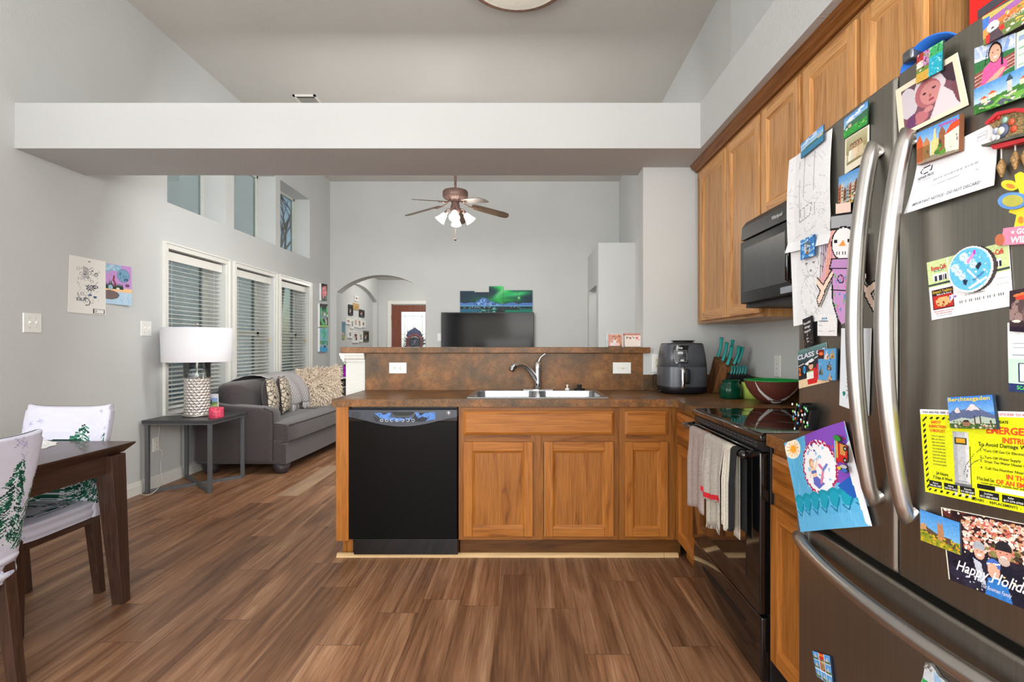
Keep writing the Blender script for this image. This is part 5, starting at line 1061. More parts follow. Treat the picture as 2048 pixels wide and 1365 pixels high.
card('coupon_card', FQ((1855.6, 526), (2019, 482), (2028.4, 612), (1866, 641)), c, fx, off=.001, label='green and white food coupon card with bar codes on fridge', cat='card',
     texts=[('Roma-Café', .06, .17, .085, (206, 32, 44), {'width': .21, 'bold': .02}), ('Meat Market', .1, .2, .03, (60, 160, 170), {'width': .13}), ('Roma-Café', .74, .17, .085, (206, 32, 44), {'width': .21, 'bold': .02}), ("Granny's Tradition", .05, .565, .05, (236, 206, 60), {'width': .27}), ('Made to Be Shared', .11, .605, .03, (240, 240, 240), {'width': .2}), ('FREE $5.00 bonus card for every', .05, .885, .022, (190, 60, 70), {'width': .28}), ('$25 in gift card purchases', .08, .92, .022, (190, 60, 70), {'width': .22}), ('see website for details', .08, .955, .018, (120, 140, 180), {'width': .22}), ('or current resident', .48, .7, .022, (120, 120, 130), {'width': .24}), ('||·|·||·|||·|·||·|·|||', .4, .8, .035, (90, 90, 100), {'width': .52})])
# round snowmen disc
cu_, ru = onf(1952, 539), None; a1, a2, b1, b2 = onf(1907, 539)[0], onf(1998, 539)[0], onf(1952, 493)[1], onf(1952, 585)[1]
c = Cv(64, 64, None); c.ell(.5, .5, .5, .5, (232, 238, 242)); c.ell(.49, .49, .46, .46, (104, 190, 226)); c.specks(.1, .1, .9, .9, 30, [(150, 212, 236), (226, 240, 246)], .02)
for (x, y, r_) in ((.36, .2, .1), (.46, .3, .09), (.58, .42, .08), (.16, .42, .1), (.24, .53, .09), (.33, .64, .08)): c.ell(x, y, r_, r_ * .9, (206, 228, 238)); c.ell(x - .02, y - .02, .008, .008, (50, 60, 80)); c.ell(x + .02, y + .01, .008, .008, (50, 60, 80))
c.poly([(.42, .32), (.56, .14), (.6, .2), (.46, .38)], (226, 150, 206)); c.ell(.6, .14, .03, .05, (200, 60, 200)); c.poly([(.62, .45), (.72, .36), (.76, .42), (.68, .54)], (40, 50, 70)); c.poly([(.34, .7), (.46, .72), (.42, .84), (.36, .8)], (40, 50, 80)); c.line([(.45, .5), (.72, .8)], .04, (236, 242, 246)); c.line([(.5, .9), (.85, .72)], .05, (236, 242, 246)); c.a[..., 3] *= (((c.x - .5) ** 2 + (c.y - .5) ** 2) < .25)
card('snowman_plaque', [(a1, b1), (a2, b1), (a2, b2), (a1, b2)], c, fx, off=.003, t=.006, label='round pale blue painted snowmen disc magnet on the coupon card', edge=(60, 50, 50), texts=[('Nichole', .6, .78, .07, (40, 110, 170), {'ang': .6})])
# cuckoo clock magnet
q = onf(2030, 290); t = thing('cuckoo_clock_magnet', (fx(q[0]), q[0], q[1] - .04), 'carved red-roofed cuckoo clock magnet with hanging pine cones', 'magnet')
def fpoly(mb, pts, o0, o1):
    P_ = [onf(*p) for p in pts]; n = len(P_); vs = [(fx(a) - o1, a, b) for a, b in P_] + [(fx(a) - o0, a, b) for a, b in P_]
    mb.add(vs, [tuple(range(n)), tuple(range(n, 2 * n))[::-1]] + [(i, n + i, n + (i + 1) % n, (i + 1) % n) for i in range(n)]); return mb
obj('chalet', fpoly(MB(), [(1994, 248), (2016, 228), (2084, 214), (2090, 262), (2078, 272), (1998, 283), (2004, 262)], .001, .012), plain('carved_brown', (128, 108, 70), .7, var=.4, scale=300, bmp=.5), t)
obj('roof', fpoly(MB(), [(1990, 245), (2014, 224), (2052, 216), (2095, 222), (2095, 229), (2052, 223), (2016, 231), (1992, 250)], .001, .017), plain('roof_red', (196, 44, 52), .5), t)
obj('ledge', fpoly(MB(), [(1986, 290), (2060, 268), (2095, 262), (2095, 268), (2060, 275), (1990, 294)], .001, .02), plain('ledge_grey', (86, 84, 74), .7, var=.3), t)
bb = obj('base_plate', fpoly(MB(), [(2000, 291), (2095, 270), (2095, 276), (2040, 291), (2006, 299)], .001, .016), plain('roof_red', (196, 44, 52), .5), t)
def disc(name, px, py, r, o, mat, par, sy=1.0):
    a, b = onf(px, py); mb = MB(); mb.lathe([(.0005, 0), (r, 0), (r, .002), (.0005, .0025)], (fx(a) - o, a, b), 16, T=lambda v: Vector((-v.z, v.x, v.y * sy))); return obj(name, mb, mat, par)
dl = disc('dial', 2021, 262, .011, .012, plain('dial_blue', (84, 92, 120), .5), t); disc('dial_face', 2021, 262, .006, .0145, plain('dial_cream', (224, 220, 200), .5), dl)
for (px, py, c_) in ((2000, 240, (200, 50, 50)), (2012, 234, (200, 50, 50)), (2008, 262, (190, 200, 230)), (2026, 240, (150, 190, 180)), (2040, 244, (206, 90, 60)), (2044, 258, (224, 80, 50)), (2003, 276, (225, 225, 225)), (2012, 274, (225, 225, 225))): disc('ornament', px, py, .005, .012, plain('orn_%d_%d_%d' % c_, c_, .5), t)
for px, y0, y1 in ((2013, 298, 318), (2041, 290, 302), (2062, 286, 296)):
    a, z0 = onf(px, y0); _, z1 = onf(px, y1); mb = MB(); mb.tube([(fx(a) - .008, a, z0), (fx(a) - .008, a, z1)], .0013, 6); ch = obj('chain', mb, plain('chain_grey', (190, 186, 180), .5, .3), t)
    mb = MB(); mb.lathe([(.0005, 0), (.003, -.004), (.0055, -.012), (.005, -.022), (.001, -.029)], (fx(a) - .008, a, z1), 10, wob=lambda th, z: 1 + .2 * math.sin(z * 1500)); obj('pine_cone', mb, plain('cone_gold', (146, 112, 66), .5, var=.3, scale=300), ch)
# giraffe magnet
q = onf(2040, 420); t = thing('giraffe_magnet', (fx(q[0]), q[0], q[1] - .05), 'yellow foam giraffe magnet with blue glasses holding a pink sign', 'magnet')
YEL = plain('foam_yellow', (232, 214, 52), .7, var=.03); ORG = plain('foam_orange', (240, 140, 56), .7)
def fell(mb, px, py, rx, ry, o0, o1, rot=0, n=20):
    return fpoly(mb, [(px + rx * math.cos(a) * math.cos(rot) - ry * math.sin(a) * math.sin(rot), py + rx * math.cos(a) * math.sin(rot) + ry * math.sin(a) * math.cos(rot)) for a in [2 * PI * k / n for k in range(n)][::-1]], o0, o1)
mb = MB(); fpoly(mb, [(2044, 384), (2036, 364), (2034, 350), (2044, 344), (2056, 350), (2058, 372), (2088, 376), (2092, 410), (2076, 430), (2060, 432), (2058, 460), (2032, 460), (2038, 430), (2022, 425)], .001, .004); fell(mb, 2024, 371, 17, 10, .001, .0042, .25); fell(mb, 2094, 356, 17, 10, .001, .0042, -.4); obj('head', mb, YEL, t)
mb = MB(); fell(mb, 2027, 372, 9, 4, .004, .0052, .3); fell(mb, 2048, 440, 5, 7, .004, .0052); obj('spots', mb, ORG, t)
mb = MB(); fell(mb, 2034, 402, 29, 17, .005, .008, -.05); fell(mb, 2084, 392, 26, 17, .005, .008, -.05); g_ = obj('glasses', mb, plain('foam_blue', (96, 150, 222), .6), t)
mb = MB(); fell(mb, 2036, 402, 21, 12, .008, .0088, -.05); fell(mb, 2084, 392, 18, 12, .008, .0088, -.05); obj('lens', mb, plain('lens_olive', (186, 182, 84), .3), g_)
mb = MB(); fpoly(mb, [(2016, 457), (2100, 446), (2100, 486), (2011, 491)], .004, .0075); sg = obj('sign', mb, plain('foam_pink', (238, 138, 168), .7, var=.05, scale=90), t)
mb = MB(); fell(mb, 2010, 480, 9, 12, .0075, .009, .2); obj('hoof', mb, plain('foam_brown', (186, 104, 72), .7), t)
sq = [np.array(p) for p in FQ((2016, 457), (2100, 446), (2100, 486), (2011, 491))]
def sat(u, v): p = (sq[0] * (1 - u) + sq[1] * u) * (1 - v) + (sq[3] * (1 - u) + sq[2] * u) * v; return (fx(p[0]) - .0082, p[0], p[1])
mb = MB(); sw = abs(sq[1][0] - sq[0][0]); sh = abs(sq[3][1] - sq[0][1])
put_text(mb, lambda a, b: sat(a / sw, 1 - b / sh), 'GO', .36 * sw, .58 * sh, .3 * sh, WH, bold=.04); put_text(mb, lambda a, b: sat(a / sw, 1 - b / sh), 'WILD', .24 * sw, .1 * sh, .36 * sh, WH, bold=.04)
mb.c = lin(WH); st_ = [sat(.27 + .05 * (1 if k % 2 == 0 else .42) * math.cos(-PI / 2 + k * PI / 5) * 1.2, .3 + .13 * (1 if k % 2 == 0 else .42) * math.sin(-PI / 2 + k * PI / 5)) for k in range(10)]; mb.add(st_, [tuple(range(10))]); mb.c = None; obj('lettering', mb, PRINT, sg)
# dark photo and mint card at the right edge
c = Cv(40, 60, (58, 44, 50)); c.specks(0, .3, .8, .9, 16, [(120, 96, 96), (90, 70, 74), (150, 124, 120)], .14); c.ell(.4, .14, .3, .05, (222, 120, 70)); c.ell(.36, .2, .2, .05, (206, 70, 50)); c.rect(0, .88, 1, 1, (40, 28, 44)); c.ell(.2, .75, .12, .03, (230, 220, 206))
card('photograph', FQ((2028, 582), (2100, 570), (2100, 668), (2028, 663)), c, fx, off=.004, t=.003, label='dark rounded photo magnet overlapping the mint edged card', cat='photo', edge=(30, 26, 30))
c = Cv(50, 84, (236, 237, 241)); c.rect(0, .52, 1, .88, (196, 226, 208)); c.rect(0, .88, 1, 1, (44, 58, 104)); c.rect(.28, .58, 1, .86, (36, 46, 84)); c.rect(.32, .6, 1, .84, (240, 242, 246))
for k in range(3): c.rect(.14, .3 + k * .03, .9, .306 + k * .03, (170, 172, 180))
c.rect(.12, .47, .9, .476, (120, 122, 130)); 
card('mailer_card', FQ((2018, 646), (2094, 642), (2096, 790), (2021, 783)), c, fx, off=.0015, label='white, mint and navy mailer card at right edge of near door', cat='card', texts=[('SCAN', .24, .96, .055, (90, 230, 110), {'bold': .02})])
# mountain magnet
c = Cv(76, 64, (74, 140, 220)); c.grad(0, .5, (64, 128, 214), (120, 172, 226)); c.poly([(0, .55), (.1, .44), (.2, .34), (.24, .34), (.3, .44), (.34, .4), (.38, .42), (.46, .34), (.54, .24), (.6, .27), (.74, .42), (.92, .55), (1, .6), (1, 1), (0, 1)], (92, 104, 140)); c.poly([(.14, .44), (.2, .34), (.24, .34), (.28, .5), (.18, .52)], (226, 206, 206)); c.poly([(.4, .44), (.54, .24), (.6, .27), (.72, .44), (.6, .42), (.52, .46), (.46, .42)], (236, 212, 212)); c.poly([(0, .78), (.3, .66), (.5, .7), (.7, .62), (1, .7), (1, 1), (0, 1)], (176, 190, 176)); c.rect(0, .84, 1, 1, (64, 92, 52)); c.specks(0, .78, 1, 1, 60, [(50, 80, 40), (96, 124, 64), (120, 96, 72), (200, 190, 170)], .03)
for x in (.58, .7): c.rect(x - .01, .66, x + .012, .86, (70, 56, 50)); c.poly([(x - .015, .68), (x, .54), (x + .017, .68)], (60, 60, 60))
c.rect(.3, .8, .46, .92, (150, 110, 86)); c.poly([(.3, .8), (.34, .74), (.44, .74), (.46, .8)], (44, 40, 40))
card('fridge_magnet', FQ((1904, 795.5), (1995.5, 790), (2004.8, 859), (1910.5, 857)), c, fx, off=.004, t=.005, label='Berchtesgaden mountain magnet on the yellow safety sticker', edge=(36, 50, 70), texts=[('Berchtesgaden', .02, .14, .13, (240, 214, 70), {'width': .93, 'bold': .015})])
# yellow safety sticker
Y_, RD = (222, 226, 28), (226, 78, 40); c = Cv(150, 104, Y_); c.rect(0, 0, 1, .062, (240, 240, 242)); K_ = (30, 32, 26)
for k in range(13): y = .09 + k * .067; c.poly([(.02, y + .035), (.045, y), (.045, y + .03), (.02, y + .065)], K_)
for k in range(18): x = .03 + k * .055; c.poly([(x, .12), (x + .018, .085), (x + .04, .085), (x + .022, .12)], K_) if k < 5 or k > 14 else None; c.poly([(x, .975), (x + .018, .94), (x + .04, .94), (x + .022, .975)], K_) if k < 8 else None
c.rect(.29, .24, .415, .86, (190, 192, 196)); c.rect(.29, .24, .32, .86, (168, 170, 176)); c.rect(.385, .24, .415, .86, (214, 214, 218)); c.rect(.285, .82, .42, .85, (110, 112, 116)); c.ring(.353, .84, .07, .05, .15, (150, 152, 156))
for x in (.29, .35, .41): c.rect(x - .008, .86, x + .008, .96, (206, 206, 210))
c.rect(.3, .31, .40, .38, (60, 70, 40)); c.rect(.315, .32, .385, .37, (226, 160, 40))
for pts in ([(.53, .37), (.45, .48), (.39, .6), (.36, .72)], [(.53, .5), (.45, .56), (.4, .64), (.385, .76)], [(.42, .24), (.425, .84)], [(.5, .24), (.5, .36), (.53, .42)]): c.line(pts, .006, (60, 60, 50))
for i, x in enumerate((.05, .19, .33, .48, .65, .82)): c.rect(x, .85 - .0 * i, x + (.12 if i < 3 else .15), .92, K_) if i < 3 else c.rect(x, .86, x + .15, .93, K_)
c.rect(.47, .79, .6, .84, K_); c.rect(.6, .79, 1, .84, (240, 240, 236))
T_ = [('SAFETY', .1, .165, .034, RD, {'bold': .03}), ('INSPECTION', .08, .215, .034, RD, {'bold': .03}), ('CHECKLIST', .085, .265, .034, RD, {'bold': .03}), ('24 Hours', .12, .765, .036, K_, {'bold': .02}), ('7 Days A Week', .09, .815, .034, K_, {'bold': .02}),
      ('FOLD AND PEEL HERE', .03, .045, .026, (60, 60, 90)), ('APPLY EMERGENCY INSTRUCTIONS STICKER TO WATER HEATER', .25, .045, .026, (226, 70, 60), {'width': .72}),
      ('UPDATE', .62, .125, .028, K_, {'bold': .03}), ('EMERGENCY', .55, .235, .075, RD, {'bold': .03, 'width': .4}), ('INSTRUCTIONS', .66, .325, .06, RD, {'bold': .03, 'width': .33}), ('To Avoid Damage Within Reach:', .49, .375, .042, K_, {'width': .5, 'bold': .012}),
      ('1.  Turn Off Gas Or Electric', .5, .435, .028, K_, {'width': .3, 'bold': .01}), ('2.  Turn Off Water Supply', .5, .505, .028, K_, {'width': .28, 'bold': .01}), ('3.  Drain The Water Heater If Necessary', .5, .55, .028, K_, {'width': .42, 'bold': .01}), ('4.  Call The Number Nearest You', .5, .62, .028, K_, {'width': .38, 'bold': .01}),
      ('IN THE EVENT', .68, .69, .05, RD, {'bold': .03, 'width': .3}), ('OF AN EMERGENCY', .61, .755, .05, RD, {'bold': .03, 'width': .38}), ('If You Smell Gas:', .47, .745, .038, K_, {'width': .13}), ('Locate gas meter outside near wall', .5, .777, .02, K_, {'width': .3}),
      ('REPAIRS  -  REPLACEMENTS  -  TUNE-UPS', .42, .975, .028, K_, {'width': .5, 'bold': .015})]
for i, s_ in enumerate(('Close to ignition', 'Make sure there is a', 'high pressure safety', 'relief valve present', 'Vent connector line', 'should be flexible type', 'Steel tanks should', 'be elevated as required', 'Permits and bulk', 'is recommended')): T_.append((s_, .1, .32 + i * .037, .018, (70, 74, 50), {'width': .12}))
for i, (n_, p_) in enumerate((('Denton', '940-381-0087'), ('Aubrey', '940-381-0033'), ('Roanoke', '817-380-0087'))): T_ += [(n_, .085 + i * .14, .88, .02, WH), (p_, .055 + i * .14, .912, .022, WH, {'width': .11, 'bold': .01})]
for i, (n_, p_) in enumerate((('Southlake', '817-380-0008'), ('Keller', '817-379-0700'), ('Flower Mound', '817-379-0087'))): T_ += [(n_, .52 + i * .17, .888, .02, WH), (p_, .49 + i * .17, .922, .022, WH, {'width': .13, 'bold': .01})]
card('safety_sticker', FQ((1842, 819), (2122, 826), (2122, 1042), (1853, 984)), c, fx, off=.001, label='bright yellow safety inspection and emergency instructions sticker sheet', cat='sticker', texts=T_)
# holiday card and church magnet
c = Cv(140, 100, (60, 34, 34)); c.specks(0, 0, 1, .5, 60, [(70, 34, 34), (96, 44, 40), (44, 26, 30)], .05); c.specks(.22, .05, .8, .48, 420, [(244, 214, 200), (236, 180, 166), (206, 110, 96), (250, 236, 226), (200, 150, 110)], .018, .02); c.specks(.25, .35, .9, .6, 60, [(90, 90, 50), (70, 60, 44), (140, 130, 80)], .025)
c.rect(0, .5, 1, 1, (34, 30, 48), .92); c.specks(0, .5, 1, 1, 30, [(24, 22, 40), (44, 40, 60)], .06)
def head(x, y, r, hat, skin=(226, 170, 146), hatc=None):
    c.ell(x, y, r, r * 1.9, skin); c.put((((c.x - x) / (r * 1.12)) ** 2 + ((c.y - y + r * .9) / (r * 1.5)) ** 2 < 1) & (c.y < y - r * .5), hat); c.ell(x, y + r * .8, r * .45, r * .3, (240, 236, 230)); c.ell(x - r * .4, y - r * .1, r * .12, r * .12, (50, 34, 30)); c.ell(x + r * .4, y - r * .1, r * .12, r * .12, (50, 34, 30))
c.poly([(.28, 1), (.3, .62), (.44, .6), (.5, 1)], (40, 36, 54)); c.poly([(.3, .58), (.38, .62), (.42, .9), (.34, .84)], (196, 200, 214)); head(.37, .48, .055, (170, 174, 184))
c.poly([(.5, .9), (.52, .62), (.66, .56), (.8, .66), (.84, 1), (.5, 1)], (30, 28, 44)); head(.6, .42, .065, (40, 38, 44), (216, 150, 130)); c.ell(.6, .52, .05, .05, (200, 180, 170))
c.poly([(.76, 1), (.8, .7), (.92, .62), (1, .7), (1, 1)], (150, 106, 64)); head(.84, .5, .07, (236, 230, 220)); c.ell(.84, .64, .08, .05, (230, 226, 220))
c.poly([(.4, 1), (.44, .78), (.52, .74), (.62, .8), (.66, 1)], (52, 120, 196)); head(.5, .66, .058, (70, 110, 196)); c.line([(.44, .6), (.56, .57)], .02, WH); c.ell(.49, .66, .05, .085, (232, 176, 150))
c.specks(0, 0, .2, .2, 6, [(236, 226, 220)], .015); c.specks(0, .75, .5, 1, 12, [(190, 196, 214)], .012); c.specks(.1, 0, 1, 1, 14, [(255, 226, 170)], .01); c.rect(0, 0, .012, 1, (226, 220, 196)); c.rect(0, 0, 1, .012, (226, 220, 206))
card('holiday_photo_card', FQ((1884, 1015), (2112, 1060), (2112, 1243), (1900, 1159)), c, fx, off=.001, label='Happy Holidays family photo card at the foot of near fridge door', cat='card', edge=(226, 220, 206),
     texts=[('Happy Holidays', .1, .82, .15, (236, 234, 244), {'width': .82, 'shear': .5}), ('The Bowman Family', .36, .93, .055, (206, 214, 236), {'width': .3, 'shear': .5})])
c = Cv(60, 50, (86, 156, 222)); c.grad(0, .7, (74, 146, 218), (120, 180, 230)); c.poly([(0, .52), (.12, .4), (.2, .5), (.5, .62), (.8, .62), (1, .9), (1, 1), (0, 1)], (96, 72, 54)); c.poly([(0, .5), (.08, .4), (.16, .42), (.18, .6), (0, .62)], (196, 150, 104)); c.poly([(.46, .8), (.46, .3), (.49, .18), (.52, .3), (.54, .3), (.57, .18), (.6, .3), (.64, .84)], (186, 130, 92)); c.poly([(0, .62), (.4, .74), (1, .96), (1, 1), (0, 1)], (150, 150, 40)); c.specks(0, .66, 1, 1, 80, [(206, 180, 50), (120, 140, 40), (226, 160, 40), (90, 110, 40)], .03)
card('fridge_magnet', FQ((1847, 1019.4), (1927, 1046), (1928.7, 1111), (1848.6, 1081)), c, fx, off=.004, t=.003, label='twin-towered church magnet at the corner of the holiday card', edge=(50, 60, 70))
card('fridge_magnet', FQ((1629, 1302.4), (1664, 1313), (1671.5, 1376), (1638, 1353)), scenery(40, 56, 'collage'), fx, off=.001, t=.005, label='red and blue city collage magnet low on the freezer drawer', edge=(24, 30, 50), texts=[('München', .4, .1, .07, (250, 220, 60), {'width': .24})])
c = Cv(50, 50, None); c.poly([(.25, .0), (.5, .1), (.66, .3), (.8, .34), (1, .62), (1, 1), (0, 1), (.0, .66), (.12, .4)], (200, 206, 212)); c.poly([(.5, .2), (.7, .36), (.95, .7), (.9, 1), (.6, .8), (.5, .5)], (150, 190, 226)); c.poly([(.0, .7), (.12, .42), (.3, .5), (.2, .85), (0, .95)], (40, 160, 70)); c.ell(.3, .6, .1, .06, (206, 60, 50)); c.ell(.42, .72, .08, .08, (230, 200, 60)); c.ell(.3, .8, .09, .08, (50, 80, 180)); c.specks(.2, .03, .45, .2, 8, [(150, 146, 140), (110, 106, 100)], .05)
card('fridge_magnet', FQ((1845, 1322), (1905, 1334), (1915, 1420), (1848, 1400)), c, fx, off=.001, t=.006, label='irregular snowy mountain shaped magnet low on the freezer drawer', edge=(110, 108, 104))
# things on top of the fridge
t = thing('blue_strap', (.90, 1.07, 1.777), 'blue strap with metal buckle looped on top of the fridge', 'strap')
mb = MB(); a0 = [(.79, 1.125, 1.792), (.788, 1.12, 1.805), (.787, 1.09, 1.824), (.79, 1.05, 1.829), (.795, 1.01, 1.815), (.80, .985, 1.794)]
P_ = smooth_path(a0, 6)
def strap(P_, w_): 
    n = len(P_) - 1
    def fn(u, v): i = min(int(v * n), n - 1); f = v * n - i; p = P_[i].lerp(P_[i + 1], f); return (p.x + w_ * u, p.y, p.z - .012 * u)
    return MB().grid(fn, 2, n)
obj('webbing', strap(P_, .035), plain('blue_nylon', (40, 118, 222), .6, var=.05), t, solid=.003)
mb = MB(); mb.box(.782, .826, 1.083, 1.112, 1.806, 1.83); obj('buckle', mb, plain('buckle_grey', (120, 122, 128), .3, .8), t, bevel=.005, seg=3)
mb = MB(); mb.box(.80, .90, .855, .965, 1.7755, 1.90); rb = obj('snack_box', mb, plain('box_red', (226, 24, 20), .45, var=.03), bevel=.003, label='bright red cardboard box standing on top of the fridge', cat='box')
mb = MB(); mb.box(.7992, .7999, .875, .945, 1.80, 1.815); obj('printed_band', mb, plain('print_grey', (70, 70, 80), .5), rb)
# ================================================================== things on the worktop and bar
# --- air fryer
ax, ay = 1.015, 3.47; t = thing('air_fryer', (ax, ay, CT), 'dark grey pod-shaped air fryer with chrome basket handle on the worktop', 'air fryer')
def fryer(th, z): # rounded-square section
    c, s = math.cos(th), math.sin(th); return 1 / ((abs(c) ** 3.2 + abs(s) ** 3.2) ** (1 / 3.2))
AFG = plain('fryer_grey', (84, 87, 94), .33, .25, var=.03)
mb = MB(); mb.lathe([(.001, CT + .002), (.125, CT + .002), (.138, CT + .012), (.147, CT + .03), (.147, CT + .048)], (ax, ay, 0), 48, wob=fryer); obj('base', mb, BLKM, t)
mb = MB(); mb.lathe([(.146, CT + .048), (.147, CT + .10), (.1445, CT + .172)], (ax, ay, 0), 48, wob=fryer); obj('basket', mb, AFG, t)
mb = MB(); mb.lathe([(.140, CT + .171), (.1445, CT + .1745), (.138, CT + .24), (.127, CT + .305), (.122, CT + .316)], (ax, ay, 0), 48, wob=fryer); obj('housing', mb, AFG, t)
mb = MB(); mb.lathe([(.1225, CT + .315), (.118, CT + .321), (.001, CT + .323)], (ax, ay, 0), 48, wob=fryer); obj('lid', mb, BLKM, t)
mb = MB(); mb.lathe([(.001, CT + .3235), (.072, CT + .3235), (.072, CT + .327), (.064, CT + .328), (.064, CT + .334), (.076, CT + .335), (.074, CT + .339), (.001, CT + .34)], (ax + .01, ay, 0), 28); obj('vent_cap', mb, BLKM, t)
def fy(z): k = (z - CT); return (.1445 + (.147 - .1445) * 0 if k < .175 else (.1445 - (k - .1745) / .1305 * .0175))
mb = MB()
def fr(u, z, o): th_x = u; r = fy(z); yy = (max(0, r ** 3.2 - abs(u) ** 3.2)) ** (1 / 3.2); return (ax + u, ay - yy - o, z)
L_ = [(-.088, CT + .305), (-.09, CT + .22), (-.086, CT + .205), (-.075, CT + .195), (-.02, CT + .195), (-.006, CT + .205), (-.002, CT + .22), (-.002, CT + .29), (.006, CT + .305)]
cols_ = [(-.088 + i * .01) for i in range(10)]
mb.grid(lambda u, v: fr(-.09 + .09 * u + (.012 * v ** 8), CT + .195 + .112 * v, .0015), 12, 8); fp = obj('front_panel', mb, plain('fryer_gloss', (30, 31, 34), .15, coat=.4), t)
mb = MB(); mb.grid(lambda u, v: fr(-.084 + .078 * u, CT + .203 + .074 * v, .003), 8, 6); cp = obj('control_panel', mb, plain('fryer_panel', (118, 121, 126), .4), fp)
mb = MB(); mb.grid(lambda u, v: fr(-.080 + .070 * u, CT + .206 + .068 * v, .0036), 8, 6); obj('panel_face', mb, plain('fryer_panel_dark', (52, 54, 58), .3), cp)
def chips(lst, mat, nm, o=.0045):
    for (u0, u1, z0, z1) in lst:
        mb = MB(); mb.grid(lambda u, v: fr(u0 + (u1 - u0) * u, CT + z0 + (z1 - z0) * v, o), 2, 2); obj(nm, mb, mat, cp)
chips([(-.062, -.030, .252, .268)], plain('lcd_grey', (196, 200, 204), .3), 'display')
chips([(-.075, -.068, .255, .266), (-.024, -.016, .255, .266), (-.060, -.032, .238, .246), (-.076, -.050, .224, .232), (-.044, -.018, .224, .232), (-.078, -.056, .210, .217)], plain('button_outline', (88, 90, 96), .4), 'button')
chips([(-.048, -.026, .209, .219)], plain('button_pale', (206, 206, 206), .4), 'power_button')
mb = MB(); put_text(mb, lambda a, b: fr(-.047 + a, CT + .287 + b, .0025), 'Ninja', 0, 0, .011, (238, 238, 238), align='c', bold=.03); obj('lettering', mb, PRINT, fp)
mb = MB(); put_text(mb, lambda a, b: fr(-.118 + a * .6 + .0 , CT + .2 + b, .002), '+ . : . :', 0, 0, .008, (170, 172, 178), ang=PI / 2 * .97); obj('lettering', mb, PRINT, t)
hp = [(ax - .045, ay - .1445, CT + .163), (ax - .045, ay - .185, CT + .160), (ax - .046, ay - .192, CT + .13), (ax - .047, ay - .192, CT + .06), (ax - .047, ay - .186, CT + .045)]
mb = MB(); mb.tube(smooth_path(hp, 5), [.013] * 10 + [.0125] * 11, 12, flat=1.0); obj('handle', mb, CHROME, t)
mb = MB(); mb.box(ax - .03, ax + .004, ay - .178, ay - .135, CT + .07, CT + .16); obj('handle_mount', mb, BLKM, t, bevel=.01, seg=3)
mb = MB(); mb.tube(smooth_path([(ax - .10, ay + .12, CT + .1), (ax - .155, ay + .10, CT + .11), (ax - .172, ay + .05, CT + .05), (ax - .158, ay - .02, CT + .012), (ax - .14, ay - .03, CT + .02)], 6), .003, 8); obj('power_cord', mb, BLKM, t)
# --- knife block and knives
bx_, by_ = 1.262, 3.50; dirv = Vector((.22, -.30, 1)).normalized()
t = thing('knife_block', (bx_, by_, CT), 'slanted acacia wood knife block beside the air fryer', 'knife block')
AC = streak('acacia_wood', (150, 98, 56), 'z', .5, 0, .5, s=(3, 40))
mb = MB(); k = .075; b4 = [(bx_ - .055, by_ - .06, CT + .001), (bx_ + .045, by_ - .06, CT + .001), (bx_ + .045, by_ + .08, CT + .001), (bx_ - .055, by_ + .08, CT + .001)]
t4 = [(bx_ - .02, by_ - .10, CT + .165), (bx_ + .095, by_ - .10, CT + .165), (bx_ + .095, by_ + .02, CT + .235), (bx_ - .02, by_ + .02, CT + .235)]
mb.hexa(b4, t4); obj('block', mb, AC, t, bevel=.003)
mb = MB(); f4 = [(bx_ + .0, by_ - .125, CT + .001), (bx_ + .115, by_ - .125, CT + .001), (bx_ + .105, by_ - .085, CT + .001), (bx_ + .0, by_ - .085, CT + .001)]
g4 = [(bx_ + .02, by_ - .145, CT + .118), (bx_ + .135, by_ - .145, CT + .118), (bx_ + .135, by_ - .1045, CT + .135), (bx_ + .02, by_ - .1045, CT + .135)]
mb.hexa(f4, g4); obj('steak_knife_tier', mb, BLKM, t, bevel=.003)
TEAL = plain('teal_handle', (34, 158, 154), .35, var=.05); RIV = plain('rivet', (40, 60, 60), .4)
def knife(p, L, lean, lab, grp=None, thick=.0145, nm='kitchen_knife'):
    p = Vector(p); d = Vector(lean).normalized(); n = Vector((0, -1, 0)); s = d.cross(n).normalized()
    o = thing(nm, tuple(p - d * .001), lab, 'knife', grp); mb = MB(); pts = []; r = []
    for k in range(9):
        q = k / 8; pts.append(p + d * (L * q) + s * (.006 * math.sin(q * PI) - .007 * q * q * 0)); r.append(thick * (1.0 - .15 * math.sin(q * PI)) * (1.25 if k == 8 else 1))
    mb.tube(pts, r, 10, flat=.75); obj('handle', mb, TEAL, o, subsurf=0)
    mb = MB(); mb.tube([p - d * .012, p + d * .004], [thick * .8, thick * .9], 8, flat=.5); obj('bolster', mb, CHROME, o)
    if L > .08:
        for q in (.25, .55, .85):
            mb = MB(); c_ = p + d * (L * q) - n * 0 + Vector((0, -thick * .72, 0)) + s * .006 * math.sin(q * PI); mb.ball(tuple(c_), .0022, 6, 4); obj('rivet', mb, RIV, o)
kn = [((1.262, 3.50, CT + .235), .125, (.14, -.15, 1), 'longest teal knife at back left of block'), ((1.276, 3.455, CT + .21), .118, (.16, -.2, 1), 'teal chef knife in the middle left of block'), ((1.288, 3.41, CT + .185), .12, (.17, -.22, 1), 'teal knife at front left of block'),
      ((1.325, 3.49, CT + .225), .12, (.2, -.15, 1), 'teal kitchen shears handle at back of block'), ((1.335, 3.42, CT + .19), .115, (.22, -.2, 1), 'teal bread knife right of the shears'), ((1.362, 3.43, CT + .195), .105, (.24, -.2, 1), 'shorter teal knife at far right of block')]
for p, L, ln, lb in kn: knife(p, L, ln, lb)
for k in range(6): knife((bx_ + .035 + k * .0175, by_ - .127, CT + .1285), .05, (.05, -.12, 1), 'small teal steak knife in lower row of block', 'steak knives in the lower row of the block', .0075, 'steak_knife')
